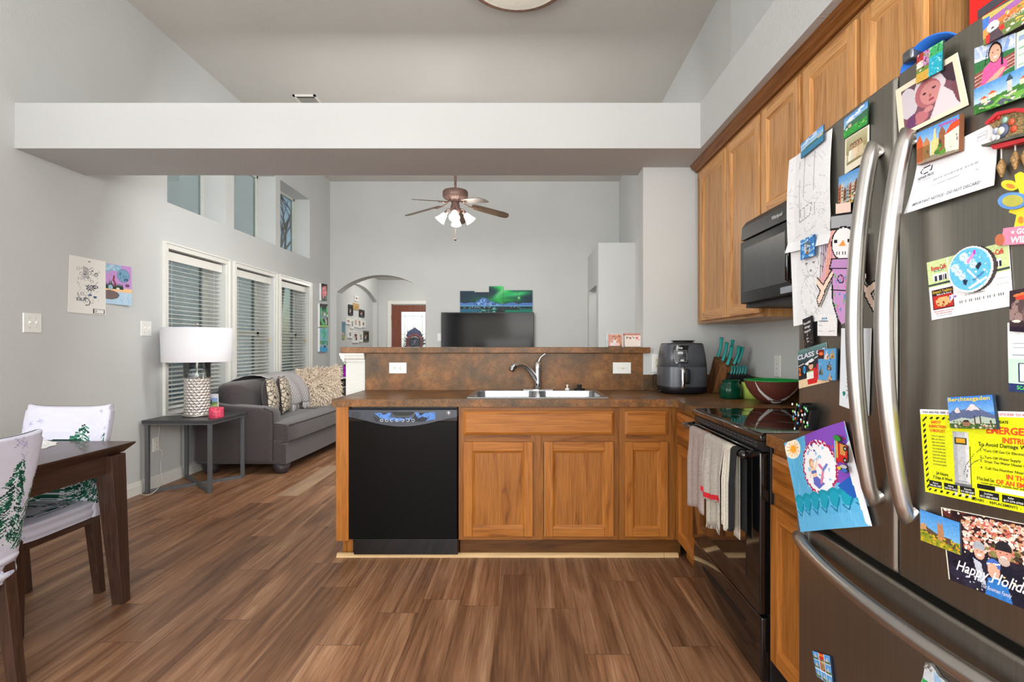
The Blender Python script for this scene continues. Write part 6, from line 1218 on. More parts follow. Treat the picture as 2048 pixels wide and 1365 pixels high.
# --- black container
mb = MB(); 
t = thing('food_container', (1.375, 3.52, CT), 'black oval lidded dish in the worktop corner behind the bowl', 'container')
mb = MB(); ov = lambda th, z: 1 / ((abs(math.cos(th)) ** 3.5 + abs(math.sin(th)) ** 3.5) ** (1 / 3.5))
mb.lathe([(.001, CT + .001), (.050, CT + .001), (.057, CT + .08), (.059, CT + .085)], (1.398, 3.515, 0), 36, wob=ov, T=lambda v: Vector((v.x, v.y * 1.9, v.z))); obj('dish', mb, BLKM, t)
mb = MB(); mb.lathe([(.060, CT + .082), (.060, CT + .092), (.056, CT + .112), (.052, CT + .118), (.001, CT + .12)], (1.398, 3.515, 0), 36, wob=ov, T=lambda v: Vector((v.x, v.y * 1.9, v.z))); obj('lid', mb, BLKM, t)
# --- ribbed green glass jar
gm, nt_, gb = nt_new('green_ribbed_glass'); gb.inputs['Base Color'].default_value = L4((6, 92, 66)); gb.inputs['Roughness'].default_value = .08; gb.inputs['Transmission Weight'].default_value = .55; gb.inputs['IOR'].default_value = 1.4
t = thing('glass_jar', (1.192, 3.10, CT), 'small dark green ribbed glass jar in front of knife block', 'jar')
mb = MB(); mb.lathe([(.001, CT + .001), (.056, CT + .001), (.060, CT + .008), (.060, CT + .055), (.057, CT + .074), (.046, CT + .088), (.044, CT + .096), (.050, CT + .104), (.050, CT + .107), (.045, CT + .107), (.041, CT + .09), (.052, CT + .07), (.052, CT + .012), (.001, CT + .01)], (1.192, 3.10, 0), 96,
    wob=lambda th, z: 1 + (.028 * abs(math.sin(th * 14)) if CT + .006 < z < CT + .082 else 0)); obj('jar_body', mb, gm, t)
# --- lime container
mb = MB(); mb.lathe([(.001, CT + .001), (.06, CT + .001), (.064, CT + .05), (.0665, CT + .094), (.0635, CT + .094), (.060, CT + .01), (.001, CT + .008)], (1.322, 3.095, 0), 32); obj('plastic_tub', mb, plain('lime_plastic', (176, 200, 92), .4, var=.03), label='lime green plastic tub between green jar and football bowl', cat='tub')
# --- football bowl
t = thing('football_bowl', (1.30, 2.855, CT), 'brown football-patterned bowl with white laces band and green inside', 'bowl')
bo = (1.318, 2.85, 0)
BWN = plain('football_brown', (104, 54, 44), .45, var=.12, scale=160, bmp=.3)
mb = MB(); mb.lathe([(.001, CT + .001), (.047, CT + .002), (.079, CT + .018), (.109, CT + .05), (.130, CT + .085), (.141, CT + .121)], bo, 48); obj('shell', mb, BWN, t)
mb = MB(); mb.lathe([(.141, CT + .121), (.143, CT + .125), (.139, CT + .125), (.128, CT + .09), (.103, CT + .052), (.065, CT + .018), (.001, CT + .012)], bo, 48); obj('lining', mb, plain('bowl_green', (22, 156, 70), .45, var=.03), t)
mb = MB()
def bowlpt(th, z, o): 
    P_ = [(0, .047), (.018, .079), (.05, .109), (.085, .130), (.121, .141), (.126, .143)]
    for (z0, r0), (z1, r1) in zip(P_, P_[1:]):
        if z <= z1: r = r0 + (r1 - r0) * (z - z0) / (z1 - z0); break
    return (bo[0] + (r + o) * math.cos(th), bo[1] + (r + o) * math.sin(th), CT + z + .001)
def band(u, v):
    a = -2.62 + 1.75 * u; zc_ = .122 - .112 * math.sin(PI * min(1, max(0, (u)))) ** .5; return bowlpt(a, max(0.003, min(.124, zc_ + .024 * (v - .5) * (1 if .08 < u < .92 else 1.2))), .0015)
mb.grid(band, 36, 2); obj('band', mb, plain('white_print', (226, 226, 226), .5), t)
# --- on the bar
BT = 1.2085
t = thing('standing_photo', (.60, 3.82, BT), 'clear standing frame with pink family photo on right end of bar', 'frame')
x0, x1 = X(1211.5, 3.8), X(1246, 3.8); mb = MB(); mb.box(x0, x1, 3.80, 3.812, BT, 1.306); obj('acrylic_frame', mb, plain('acrylic', (206, 216, 220), .15), t)
c = Cv(36, 36, (222, 170, 150)); stripes(c, 0, 1, [i / 10 for i in range(11)], [(222, 160, 146), (206, 150, 136)]); c.specks(.5, 0, 1, 1, 40, [(236, 190, 140), (190, 120, 70), (120, 90, 60)], .05); c.person(.42, .12, .8, (240, 226, 226)); c.person(.64, .5, .5, (240, 206, 210)); c.person(.3, .45, .55, (236, 220, 220)); c.rect(0, .92, 1, 1, (120, 90, 60))
card('photo', [(X(1216, 3.8), 1.30), (X(1244, 3.8), 1.30), (X(1244, 3.8), 1.209), (X(1216, 3.8), 1.209)], c, lambda a: 3.80, axis='y', parent=t)
t = thing('keepsake_box', (.74, 3.80, BT), 'small white floral keepsake box with rose lid on right end of bar', 'box')
x0, x1 = X(1250, 3.77), X(1285.5, 3.77); mb = MB(); mb.box(x0, x1, 3.765, 3.84, BT, 1.293); obj('body', mb, plain('box_cream', (236, 222, 214), .5), t, bevel=.006, seg=3)
mb = MB(); mb.box(x0 - .002, x1 + .002, 3.763, 3.842, 1.293, 1.306); obj('lid', mb, plain('box_rose', (206, 140, 122), .5), t, bevel=.004)
c = Cv(40, 34, (238, 224, 216)); c.specks(.0, .05, .5, .3, 16, [(54, 96, 70), (80, 120, 90), (190, 100, 110)], .035); c.specks(.6, .1, .85, .4, 10, [(216, 110, 120), (236, 150, 150)], .05); c.line([(0, .2), (.5, .15), (.75, .3)], .02, (80, 110, 80))
card('painted_flowers', [(x0 + .004, 1.289), (x1 - .004, 1.289), (x1 - .004, BT + .003), (x0 + .004, BT + .003)], c, lambda a: 3.765, axis='y', parent=t)

# ================================================================== living room
# --- blinds (one per window) with valance, slats, bottom rail, cords
SL = plain('blind_white', (228, 227, 220), .45, var=.01)
for i, (a, b) in enumerate((W1, W2, W3)):
    t = thing('window_blind', (LW - .06, (a + b) / 2, LOZ[0]), ['white slatted blind in nearest window behind the lamp', 'white slatted blind in middle window above the sofa', 'white slatted blind in farthest window beside small paintings'][i], 'blind', 'white slatted blinds in the left windows')
    a2, b2 = a + .012, b - .012
    mb = MB(); mb.box(LW - .045, LW - .03, a2, b2, 1.985, 2.065); mb.box(LW - .10, LW - .045, a2, b2, 2.02, 2.065); obj('valance', mb, SL, t, bevel=.003)
    mb = MB(); n = 32; z = .70
    for k in range(n):
        z = .695 + k * .0405; mb.add([(LW - .095, a2, z + .005), (LW - .095, b2, z + .005), (LW - .045, b2, z - .004), (LW - .045, a2, z - .004), (LW - .095, a2, z + .008), (LW - .095, b2, z + .008), (LW - .045, b2, z - .001), (LW - .045, a2, z - .001)], [(0, 1, 2, 3), (4, 7, 6, 5), (3, 2, 6, 7), (0, 4, 5, 1)])
    obj('slats', mb, SL, t)
    mb = MB(); mb.box(LW - .095, LW - .045, a2, b2, .645, .665); obj('bottom_rail', mb, SL, t, bevel=.003)
    for y in (a2 + .12, b2 - .12):
        mb = MB(); mb.tube([(LW - .043, y, .66), (LW - .043, y, 1.99)], .0012, 4); obj('ladder_cord', mb, SL, t)
    if i:
        for y in (a2 + .06, b2 - .05):
            mb = MB(); mb.tube([(LW - .03, y, 1.31 if y < a2 + .1 else 1.33), (LW - .03, y, 2.0)], .001, 4); cd = obj('pull_cord', mb, SL, t)
            mb = MB(); mb.tube([(LW - .03, y, 1.26), (LW - .03, y, 1.315)], [.009, .006], 8); obj('tassel', mb, plain('tassel_gold', (206, 170, 90), .5), cd)
# thin strip in the floor by the sofa, paler than the planks around
mb = MB(); mb.box(-2.01, -1.84, 4.33, 5.42, -.002, .0008); struct('floor_strip', mb, streak('pale_strip', (178, 146, 116), 'y', .45, 0, .8, s=(1.5, 24)))
# --- side table
t = thing('side_table', (-2.85, 4.7, 0), 'dark square side table with crossed grey metal base beside sofa', 'table')
tx0, tx1, ty0, ty1 = -3.145, -2.57, 4.385, 4.955
mb = MB(); mb.box(tx0, tx1, ty0, ty1, .578, .604); obj('tabletop', mb, plain('espresso_laminate', (58, 58, 60), .4, var=.15, scale=120), t, bevel=.003)
mb = MB(); mb.box(tx0 + .005, tx1 - .005, ty0 + .005, ty1 - .005, .566, .5775); obj('top_frame', mb, GREYM, t)
L4c = [(tx0 + .03, ty0 + .03), (tx1 - .03, ty0 + .03), (tx1 - .03, ty1 - .03), (tx0 + .03, ty1 - .03)]
for (x, y) in L4c: mb = MB(); mb.box(x - .014, x + .014, y - .014, y + .014, .0, .5655); obj('leg', mb, GREYM, t, bevel=.002)
for p, q, z0 in ((L4c[0], L4c[2], .0), (L4c[1], L4c[3], .001)):
    mb = MB(); d = Vector((q[0] - p[0], q[1] - p[1], 0)); L = d.length; d.normalize(); s = Vector((-d.y, d.x, 0)) * .012; P0, P1 = Vector((*p, 0)) + d * .015, Vector((*q, 0)) - d * .015
    mb.hexa([tuple(v + Vector((0, 0, z0))) for v in (P0 - s, P1 - s, P1 + s, P0 + s)], [tuple(v + Vector((0, 0, z0 + .026))) for v in (P0 - s, P1 - s, P1 + s, P0 + s)]); obj('cross_bar', mb, GREYM, t)
# --- table lamp
lx, ly, lz = -2.855, 4.66, .6045; t = thing('table_lamp', (lx, ly, lz), 'glass cylinder lamp with white drum shade and silver honeycomb base', 'lamp')
NICK = plain('brushed_nickel', (176, 172, 166), .3, .9)
mb = MB(); mb.lathe([(.001, lz), (.112, lz), (.112, lz + .02), (.001, lz + .022)], (lx, ly, 0), 40); obj('base', mb, NICK, t)
m, nt2, b2_ = nt_new('silver_honeycomb'); b2_.inputs['Base Color'].default_value = L4((214, 208, 202)); b2_.inputs['Metallic'].default_value = .75; b2_.inputs['Roughness'].default_value = .26
mb = MB(); R_ = .102; nh = 18; z0, z1 = lz + .022, lz + .335; rows = 13
def honey(u, v):
    th = 2 * PI * u; zz = z0 + (z1 - z0) * v; h = (z1 - z0) / rows; best = 9
    row = (zz - z0) / h; 
    for rr_ in (math.floor(row) - 1, math.floor(row), math.floor(row) + 1):
        cc = (u * nh - (.5 if int(rr_) % 2 else 0)); cu = round(cc) + (.5 if int(rr_) % 2 else 0); d = math.hypot((u * nh - cu) * 1.0, (row - rr_ - .5) * .86); best = min(best, d)
    return (lx + (R_ - .010 * (1 - min(1, best / .56) ** 2)) * math.cos(th), ly + (R_ - .010 * (1 - min(1, best / .56) ** 2)) * math.sin(th), zz)
mb.grid(honey, 216, 91); obj('honeycomb_body', mb, m, t)
mb = MB(); mb.lathe([(.105, lz + .334), (.105, lz + .485), (.102, lz + .487), (.102, lz + .334)], (lx, ly, 0), 40); obj('glass_cylinder', mb, glassmat('lamp_glass', (246, 248, 248), .05), t)
mb = MB(); mb.tube([(lx, ly, lz + .33), (lx, ly, lz + .80)], .006, 10); mb.lathe([(.001, lz + .487), (.106, lz + .487), (.106, lz + .493), (.001, lz + .494)], (lx, ly, 0), 40); obj('stem', mb, NICK, t)
mb = MB(); mb.lathe([(.264, 1.078), (.272, 1.372), (.269, 1.372), (.261, 1.078), (.264, 1.078)], (lx, ly, 0), 64); sh = obj('lamp_shade', mb, plain('shade_linen', (222, 221, 226), .85, var=.02, scale=300), t)
mb = MB(); 
for k in range(3): a = k * 2 * PI / 3; mb.tube([(lx, ly, 1.365), (lx + .269 * math.cos(a), ly + .269 * math.sin(a), 1.365)], .002, 5)
obj('spider', mb, NICK, sh)
mb = MB(); mb.ball((lx, ly, 1.40), .017, 14, 8); mb.tube([(lx, ly, 1.365), (lx, ly, 1.39)], .005, 8); obj('finial', mb, NICK, t)
mb = MB(); mb.tube(smooth_path([(lx - .1, ly + .02, lz + .008), (lx - .17, ly + .05, lz + .006), (-3.13, 4.64, .609), (-3.154, 4.635, .607), (-3.158, 4.63, .56), (-3.155, 4.60, .36), (-3.12, 4.60, .30), (-3.10, 4.55, .2), (-3.07, 4.52, .08), (-3.04, 4.44, .04), (-3.05, 4.36, .006), (-3.09, 4.34, .006), (-3.13, 4.36, .006)], 5), .003, 6); obj('power_cord', mb, plain('clear_cord', (196, 192, 180), .4), t)
# --- candle and small picture on the side table
t = thing('candle_jar', (-2.70, 4.60, lz), 'round pink and red candle tin on side table', 'candle')
cx, cy = X(431, 4.55), 4.56
mb = MB(); mb.lathe([(.001, lz), (.056, lz), (.057, lz + .004), (.057, lz + .083), (.053, lz + .087)], (cx, cy, 0), 32); obj('tin', mb, plain('candle_pink', (226, 62, 92), .4, var=.3, scale=40), t)
mb = MB(); mb.lathe([(.053, lz + .084), (.001, lz + .085)], (cx, cy, 0), 32); obj('wax', mb, plain('candle_wax', (206, 90, 90), .5), t)
c = Cv(36, 46, (226, 230, 240)); c.rect(.06, .2, .95, .62, (110, 150, 90)); c.rect(.06, .2, .95, .4, (150, 180, 226)); c.ell(.3, .38, .1, .1, (60, 90, 60)); c.poly([(.06, .62), (.95, .45), (.95, .62)], (180, 190, 130))
card('picture_card', [(X(412, 4.75), Z(789, 4.75)), (X(433, 4.75), Z(789, 4.75)), (X(434, 4.75), lz + .001), (X(412, 4.75), lz + .001)], c, lambda a: 4.78, axis='y', t=.004, label='small landscape picture card behind the pink candle', cat='card')
# --- sofa
t = thing('sofa', (-2.7, 6.3, 0), 'charcoal grey fabric sofa with loose cushions under the windows', 'sofa')
PIPE = plain('charcoal_piping', (52, 46, 46), .9)
def rb(name, x0, x1, y0, y1, z0, z1, r=.04, par=None, mat=None, seg=5, dome=0, **kw):
    mb = MB(); mb.box(x0, x1, y0, y1, z0, z1); o = obj(name, mb, mat or CHAR, par or t, bevel=r, seg=seg, **kw); return o
SYA, SYB = 5.0, 7.6
rb('back_frame', -3.12, -2.93, SYA + .02, SYB - .02, .11, .775, .05)
rb('base', -3.10, -2.285, SYA + .03, SYB - .03, .10, .33, .02); 
mb = MB()
def bow(y): k = (y - 6.3) / 1.3; return .045 * (1 - k * k)
for yy in (0,): 
    n = 20; ya, yb_ = SYA + .03, SYB - .03
    def basef(u, v):
        y = ya + (yb_ - ya) * u; return (-2.25 + bow(y), y, .10 + .19 * v)
    mb.grid(basef, n, 2); mb.grid(lambda u, v: (-2.30 + (.05 + bow(ya + (yb_ - ya) * u)) * v, ya + (yb_ - ya) * u, .29), n, 1); mb.grid(lambda u, v: (-2.30 + .05 * u + bow(ya) * u, ya, .10 + .19 * v), 1, 1); mb.grid(lambda u, v: (-2.30 + .05 * u + bow(yb_) * u, yb_, .10 + .19 * v), 1, 1)
    mb.grid(lambda u, v: (-2.30 + (.05 + bow(ya + (yb_ - ya) * u)) * v, ya + (yb_ - ya) * u, .10), n, 1)
obj('front_rail', mb, CHAR, t)
for (ya, yb_) in ((SYA, SYA + .20), (SYB - .20, SYB)):
    mb = MB(); P_ = [(-3.10, .12), (-2.37, .12), (-2.365, .58), (-2.40, .615), (-2.5, .635), (-2.8, .655), (-3.10, .70)]; mb.prism(P_, ya, yb_, 'y'); ar = obj('armrest', mb, CHAR, t, bevel=.028, seg=4)
    mb = MB(); yy = ya + .002 if ya < 6 else yb_ - .002; mb.tube(smooth_path([(-2.366, yy + .018, .14), (-2.364, yy + .018, .55), (-2.385, yy + .016, .60), (-2.45, yy + .014, .628)], 4), .0045, 6); obj('piping', mb, PIPE, ar)
def cushion(name, x0, x1, y0, y1, z0, z1, e=.28, par=None, puff=1.0, bowf=False, mat=None, pipe=False, up=False):
    mb = MB(); cx, cy, cz = (x0 + x1) / 2, (y0 + y1) / 2, (z0 + z1) / 2; ax_, ay_, az_ = (x1 - x0) / 2, (y1 - y0) / 2, (z1 - z0) / 2
    sg = lambda v, p: math.copysign(abs(v) ** p, v)
    def fn(u, v):
        th = 2 * PI * u; ph = -PI / 2 + PI * v; a = sg(math.cos(ph), .3); x = a * sg(math.cos(th), e); y = a * sg(math.sin(th), e); z = sg(math.sin(ph), .62)
        if up: x, z = z, x; x *= .7 + .3 * max(0, 1 - max(abs(z), abs(y)) ** 3); return (cx + ax_ * x - .07 * (z + 1) * .5, cy + ay_ * y, cz + az_ * z)
        z *= .78 + .22 * max(0, (1 - (max(abs(x), abs(y))) ** 3)); X_ = cx + ax_ * x; Y_ = cy + ay_ * y
        if bowf and x > 0: X_ += bow(Y_) * x
        return (X_, Y_, cz + az_ * z + .004 * math.sin(Y_ * 9 + X_ * 7))
    mb.grid(fn, 56, 20); return obj(name, mb, mat or CHAR, par or t, weld=True)
rb('seat_cushion', -2.92, -2.40, 5.22, 6.295, .31, .475, .05); rb('seat_cushion', -2.92, -2.40, 6.305, 7.38, .31, .475, .05)
def seatlip(y0, y1):
    mb = MB()
    P_ = [(-2.41, .302), (-2.245, .300), (-2.222, .312), (-2.215, .33), (-2.215, .44), (-2.222, .462), (-2.245, .474), (-2.33, .485), (-2.41, .487)]
    n = 14; m_ = len(P_)
    V_ = []
    for i in range(n + 1):
        y = y0 + (y1 - y0) * i / n; e = min(i, n - i); k = .985 if e == 0 else 1
        for x, z in P_: V_.append((x + (bow(y) - (.02 if e == 0 else 0)) * ((x + 2.41) / .195), y, .39 + (z - .39) * k))
    mb.add(V_, [(i * m_ + j, i * m_ + j + 1, (i + 1) * m_ + j + 1, (i + 1) * m_ + j) for i in range(n) for j in range(m_ - 1)], True); mb.add(V_[:m_], [tuple(range(m_))]); mb.add(V_[-m_:], [tuple(range(m_))])
    o = obj('cushion_front', mb, CHAR, t)
    for zz in (.462, .312):
        mb = MB(); mb.tube([(-2.224 + bow(y0 + (y1 - y0) * k / 12), y0 + (y1 - y0) * k / 12, zz + .003) for k in range(13)], .005, 6); obj('piping', mb, PIPE, o)
seatlip(5.04, 6.295); seatlip(6.305, 7.56)
for (ya, yb_) in ((5.10, 6.29), (6.31, 7.48)):
    cushion('back_cushion', -2.96, -2.66, ya, yb_, .47, .86, e=.3, up=True)
for (x, y) in ((-2.33, SYA + .12), (-2.33, SYB - .12), (-3.0, SYA + .12), (-3.0, SYB - .12)):
    mb = MB(); mb.lathe([(.001, 0), (.05, 0), (.058, .01), (.085, .1), (.001, .1)], (x, y, 0), 24); obj('foot', mb, plain('sofa_foot', (50, 42, 44), .5), t)
# --- pillows
def pillow_fn(c, w, h, th, n, up):
    """square throw pillow centred at c, facing n, with side 'up'"""
    n = Vector(n).normalized(); up = Vector(up); s = n.cross(up).normalized(); up = s.cross(n).normalized(); c = Vector(c)
    def fn(u, v, side):
        a, b = 2 * u - 1, 2 * v - 1; k = max(0, (1 - a * a)) ** .45 * max(0, (1 - b * b)) ** .45; pin = 1 - .07 * (1 - abs(a) ** 2) * abs(b) ** 4 ; pin2 = 1 - .07 * (1 - abs(b) ** 2) * abs(a) ** 4
        return c + s * (a * w / 2 * pin2) + up * (b * h / 2 * pin) + n * (side * th / 2 * k)
    return fn, s, up, n
m, nt3, b3 = nt_new('aztec_print'); v = coords(nt3, (1, 1, 1)); t1 = N(nt3, 'ShaderNodeTexVoronoi', Scale=22.0); t1.feature = 'DISTANCE_TO_EDGE'; nt3.links.new(v, t1.inputs['Vector'])
r_ = ramp(nt3, [(.0, (56, 50, 46)), (.05, (62, 56, 50)), (.09, (190, 178, 158)), (1, (196, 184, 166))], t1.outputs['Distance']); nt3.links.new(r_.outputs['Color'], b3.inputs['Base Color']); b3.inputs['Roughness'].default_value = .9; AZ = m
for (cy_, lab, cx_) in ((5.47, 'cream and charcoal patterned pillow nearest the sofa arm', -2.60), (5.80, 'cream and charcoal patterned pillow leaning beside the grey throw', -2.62)):
    o = thing('throw_pillow', (cx_, cy_, .49), lab, 'pillow')
    fn, *_ = pillow_fn((cx_, cy_, .685), .40, .40, .15, (.95, .28, .1), (-.15, 0, 1))
    mb = MB(); mb.grid(lambda u, v: fn(u, v, 1), 16, 16); obj('front', mb, AZ, o); mb = MB(); mb.grid(lambda u, v: fn(1 - u, v, -1), 16, 16); obj('back', mb, CHAR, o)
    mb = MB(); mb.tube([fn(min(1, max(0, a)), min(1, max(0, b)), 0) for a, b in [(k / 12, 0) for k in range(13)] + [(1, k / 12) for k in range(1, 13)] + [(1 - k / 12, 1) for k in range(1, 13)] + [(0, 1 - k / 12) for k in range(1, 13)]], .004, 6, False); obj('piping', mb, PIPE, o)
# fluffy pillow
o = thing('shaggy_pillow', (-2.55, 6.45, .48), 'large shaggy cream long-haired pillow on far end of sofa', 'pillow')
fn, s_, u_, n_ = pillow_fn((-2.545, 6.62, .71), .46, .44, .17, (.62, -.78, .12), (-.05, 0, 1))
SHG = plain('shaggy_cream', (208, 192, 172), .95, var=.18, scale=60)
mb = MB(); mb.grid(lambda u, v: fn(u, v, 1), 16, 16); mb.grid(lambda u, v: fn(1 - u, v, -1), 16, 16); obj('pillow_body', mb, plain('shaggy_base_shaded', (140, 122, 104), .95), o)  # body darker than the tufts: shade between them put in its colour
mb = MB()
for k in range(1500):
    edge = rt.random() < .25
    u, v = rt.random(), rt.random()
    if edge: u, v = rt.choice(((0.02, v), (.98, v), (u, .02), (u, .98)))
    p = fn(u, v, 1); a, b = 2 * u - 1, 2 * v - 1
    d = (n_ * .45 + s_ * (a * .8 + rt.uniform(-.9, .9)) + u_ * (b * .5 - .35 + rt.uniform(-.8, .8))).normalized(); L = rt.uniform(.05, .10); w_ = rt.uniform(.005, .009)
    q = d.cross(n_); q = (q if q.length > .1 else s_).normalized() * w_; p1 = p + d * L * .5 + n_ * .006; p2 = p + d * L + n_ * (-.004) - u_ * .01
    mb.add([p - q, p + q, p1 + q * .9, p1 - q * .9, p2], [(0, 1, 2, 3), (3, 2, 4)], True)
tf = obj('tufts', mb, SHG, o)
# --- knitted throw
m, nt3, b3 = nt_new('grey_knit'); v = coords(nt3, (1, 1, 1), (0, .785, 0)); ck = N(nt3, 'ShaderNodeTexWave', Scale=11.0); ck.bands_direction = 'Y'; ck2 = N(nt3, 'ShaderNodeTexWave', Scale=11.0); ck2.bands_direction = 'X'
mp1 = coords(nt3, (1, 1, 1), (.785, 0, 0)); nt3.links.new(mp1, ck.inputs['Vector']); mp2 = coords(nt3, (1, 1, 1), (-.785, 0, 0)); ck2.bands_direction = 'Y'; nt3.links.new(mp2, ck2.inputs['Vector'])
mn = N(nt3, 'ShaderNodeMath', operation='MINIMUM'); nt3.links.new(ck.outputs['Fac'], mn.inputs[0]); nt3.links.new(ck2.outputs['Fac'], mn.inputs[1])
r_ = ramp(nt3, [(.0, (120, 116, 118)), (.06, (150, 146, 148)), (.16, (188, 184, 184)), (1, (198, 194, 194))], mn.outputs[0]); nt3.links.new(r_.outputs['Color'], b3.inputs['Base Color']); b3.inputs['Roughness'].default_value = .95
o = thing('throw_blanket', (-2.8, 6.0, .56), 'light grey knitted throw with fringe draped over sofa back', 'blanket')
prof = [(-2.61, .545), (-2.612, .62), (-2.63, .70), (-2.66, .77), (-2.71, .84), (-2.78, .885), (-2.86, .897), (-2.94, .88), (-3.02, .85), (-3.135, .80), (-3.14, .70)]
def thr(u, v):
    k = v * (len(prof) - 1); i = min(int(k), len(prof) - 2); f = k - i; x = prof[i][0] * (1 - f) + prof[i + 1][0] * f; z = prof[i][1] * (1 - f) + prof[i + 1][1] * f
    y0 = 5.90 - .36 * min(1, v * 1.6); y1 = 6.40 + .14 * min(1, v * 1.6); y = y0 + (y1 - y0) * u
    return (x + .012 * math.sin(u * 14 + v * 3) + .012 * (1 - min(1, v * 3)), y, z + .008 * math.sin(u * 11 + 1) + .006)
mb = MB(); mb.grid(thr, 40, 30); obj('knit', mb, m, o, solid=.006)
mb = MB()
for k in range(26): p = thr(.5 + .5 * k / 25 if k > 12 else k / 13 * .5, 0); mb.tube([p, (p[0] + .004, p[1] + rt.uniform(-.01, .01), p[2] - rt.uniform(.05, .075))], [.0045, .003], 5, False)
for k in range(26): p = thr(1, k / 40); mb.tube([p, (p[0] + .01, p[1] + rt.uniform(.02, .04), p[2] - rt.uniform(.02, .04))], [.004, .003], 5, False)
obj('fringe', mb, plain('fringe_grey', (190, 186, 186), .95), o)
# --- scooter behind the sofa
t = thing('kick_scooter', (-2.92, 7.9, 0), 'kick scooter with black grips and pink bar standing beyond the sofa', 'scooter')
sy = 7.84; PKM = plain('scooter_pink', (214, 40, 104), .4)
mb = MB(); mb.tube([(-2.92, sy, .12), (-2.92, sy, .835)], .014, 10); obj('steering_column', mb, PKM, t)
mb = MB(); mb.tube([(-3.10, sy, .845), (-2.90, sy - .03, .835), (-2.74, sy, .80)], .010, 10); hb = obj('handlebar', mb, BLKM, t)
mb = MB(); mb.tube([(-2.97, sy - .02, .838), (-2.86, sy - .02, .826)], .017, 10); obj('bar_pad', mb, PKM, hb)
for a, b in (((-3.11, sy, .846), (-2.99, sy - .018, .840)), ((-2.83, sy - .012, .82), (-2.735, sy, .799))): mb = MB(); mb.tube([a, b], .0155, 10); obj('grip', mb, BLKM, hb)
mb = MB(); mb.box(-2.97, -2.87, sy + .03, sy + .5, .07, .095); obj('deck', mb, BLKM, t, bevel=.008)
for y in (sy - .02, sy + .56):
    mb = MB(); mb.lathe([(.001, -.014), (.06, -.014), (.06, .014), (.001, .014)], (-2.92, y, .06), 20, T=lambda v: Vector((v.z, v.x, v.y))); obj('wheel', mb, PKM, t)
mb = MB(); mb.tube([(-2.92, sy, .12), (-2.92, sy - .02, .06)], .012, 8); mb.tube([(-2.92, sy + .5, .085), (-2.92, sy + .56, .06)], .012, 8); mb.tube([(-2.92, sy, .14), (-2.92, sy + .05, .085)], .014, 8); obj('fork', mb, BLKM, t)
# --- console with purple trophies
t = thing('console_shelf', (-2.45, 8.1, 0), 'dark console shelf beyond the half wall holding trophies', 'shelf')
mb = MB(); mb.box(-2.745, -2.2, 7.95, 8.2, .695, .72); obj('top', mb, BLKM, t, bevel=.003); mb = MB(); mb.box(-2.735, -2.21, 7.96, 8.19, .3, .32); obj('shelf', mb, BLKM, t)
for x in (-2.735, -2.215): mb = MB(); mb.box(x, x + .02 if x < -2.5 else x + .015, 7.96, 8.19, 0, .695); obj('side_panel', mb, BLKM, t)
for i, (x, y, L) in enumerate(((-2.70, 8.0, .34), (-2.60, 8.06, .30))):
    t = thing('trophy', (x, y, .7205), ['trophy with magenta column at left end of dark console', 'trophy with magenta column right behind first one'][i], 'trophy', 'magenta trophies on the dark console')
    mb = MB(); mb.box(x - .035, x + .035, y - .035, y + .035, .7205, .745); obj('base', mb, WHITE, t, bevel=.003)
    mb = MB(); mb.lathe([(.018, .745), (.018, .70 + L * .6)], (x, y, 0), 14); obj('column', mb, plain('magenta_foil', (160, 20, 170), .25, .5, var=.4, scale=60), t)
    mb = MB(); mb.lathe([(.001, .70 + L * .6), (.022, .705 + L * .6), (.008, .74 + L * .6), (.02, .79 + L * .6), (.024, .83 + L * .6), (.001, .84 + L * .6)], (x, y, 0), 14); obj('cup', mb, CHROME, t)
# --- television and five-panel picture
t = thing('television', (-.58, 8.63, 0.8), 'large black flat television on far wall under the aurora panels', 'television')
tx0, tx1, tz0, tz1 = X(882, 8.58), X(1068, 8.58), .92, Z(625, 8.58)
mb = MB(); mb.box(tx0, tx1, 8.59, 8.63, tz0, tz1); tv = obj('bezel', mb, BLKM, t, bevel=.004)
mb = MB(); mb.box(tx0 + .012, tx1 - .012, 8.586, 8.5905, tz0 + .016, tz1 - .012); obj('screen', mb, plain('tv_glass', (14, 14, 18), .1, spec=.14), tv)
mb = MB(); mb.box(-.78, -.38, 8.63, 8.70, 1.1, 1.45); obj('wall_mount', mb, BLKM, t)
mb = MB(); 
ax0, ax1, ztop, zbot = X(920, 8.66), X(1064.7, 8.66), Z(572.7, 8.66), Z(628, 8.66)
W_, H_ = 200, 130; c = Cv(W_, H_, (18, 48, 66)); yb = lambda py: (py - 572.7) / (628 - 572.7); xb_ = lambda px: (px - 920) / 144.7
xx = (c.x - .62) ; g = np.exp(-((c.x - .52 - .12 * np.sin(c.y * 7)) / .11) ** 2) * np.clip(1.25 - c.y * 1.4, 0, 1); c.put(g, (30, 200, 90), .95)
c.put(np.exp(-((c.x - .56 - .05 * np.sin(c.y * 9 + 1)) / .05) ** 2) * np.clip(1.2 - c.y, 0, 1), (130, 240, 140), .7); c.put(np.exp(-((c.x - .8) / .16) ** 2) * np.exp(-((c.y - .22 - .35 * (.95 - c.x)) / .1) ** 2), (60, 220, 120), .9); c.put(np.exp(-((c.x - .62) / .2) ** 2) * np.exp(-((c.y - .5) / .09) ** 2), (10, 170, 60), .8); c.put(np.exp(-((c.x - .81) / .02) ** 2) * np.exp(-((c.y - .42) / .05) ** 2), (120, 240, 130)); c.put(np.exp(-((c.x - .3) / .16) ** 2) * np.exp(-((c.y - .5) / .12) ** 2), (10, 120, 70), .6)
def mount(pts, col): c.poly(pts + [(pts[-1][0], .72), (pts[0][0], .72)], col)
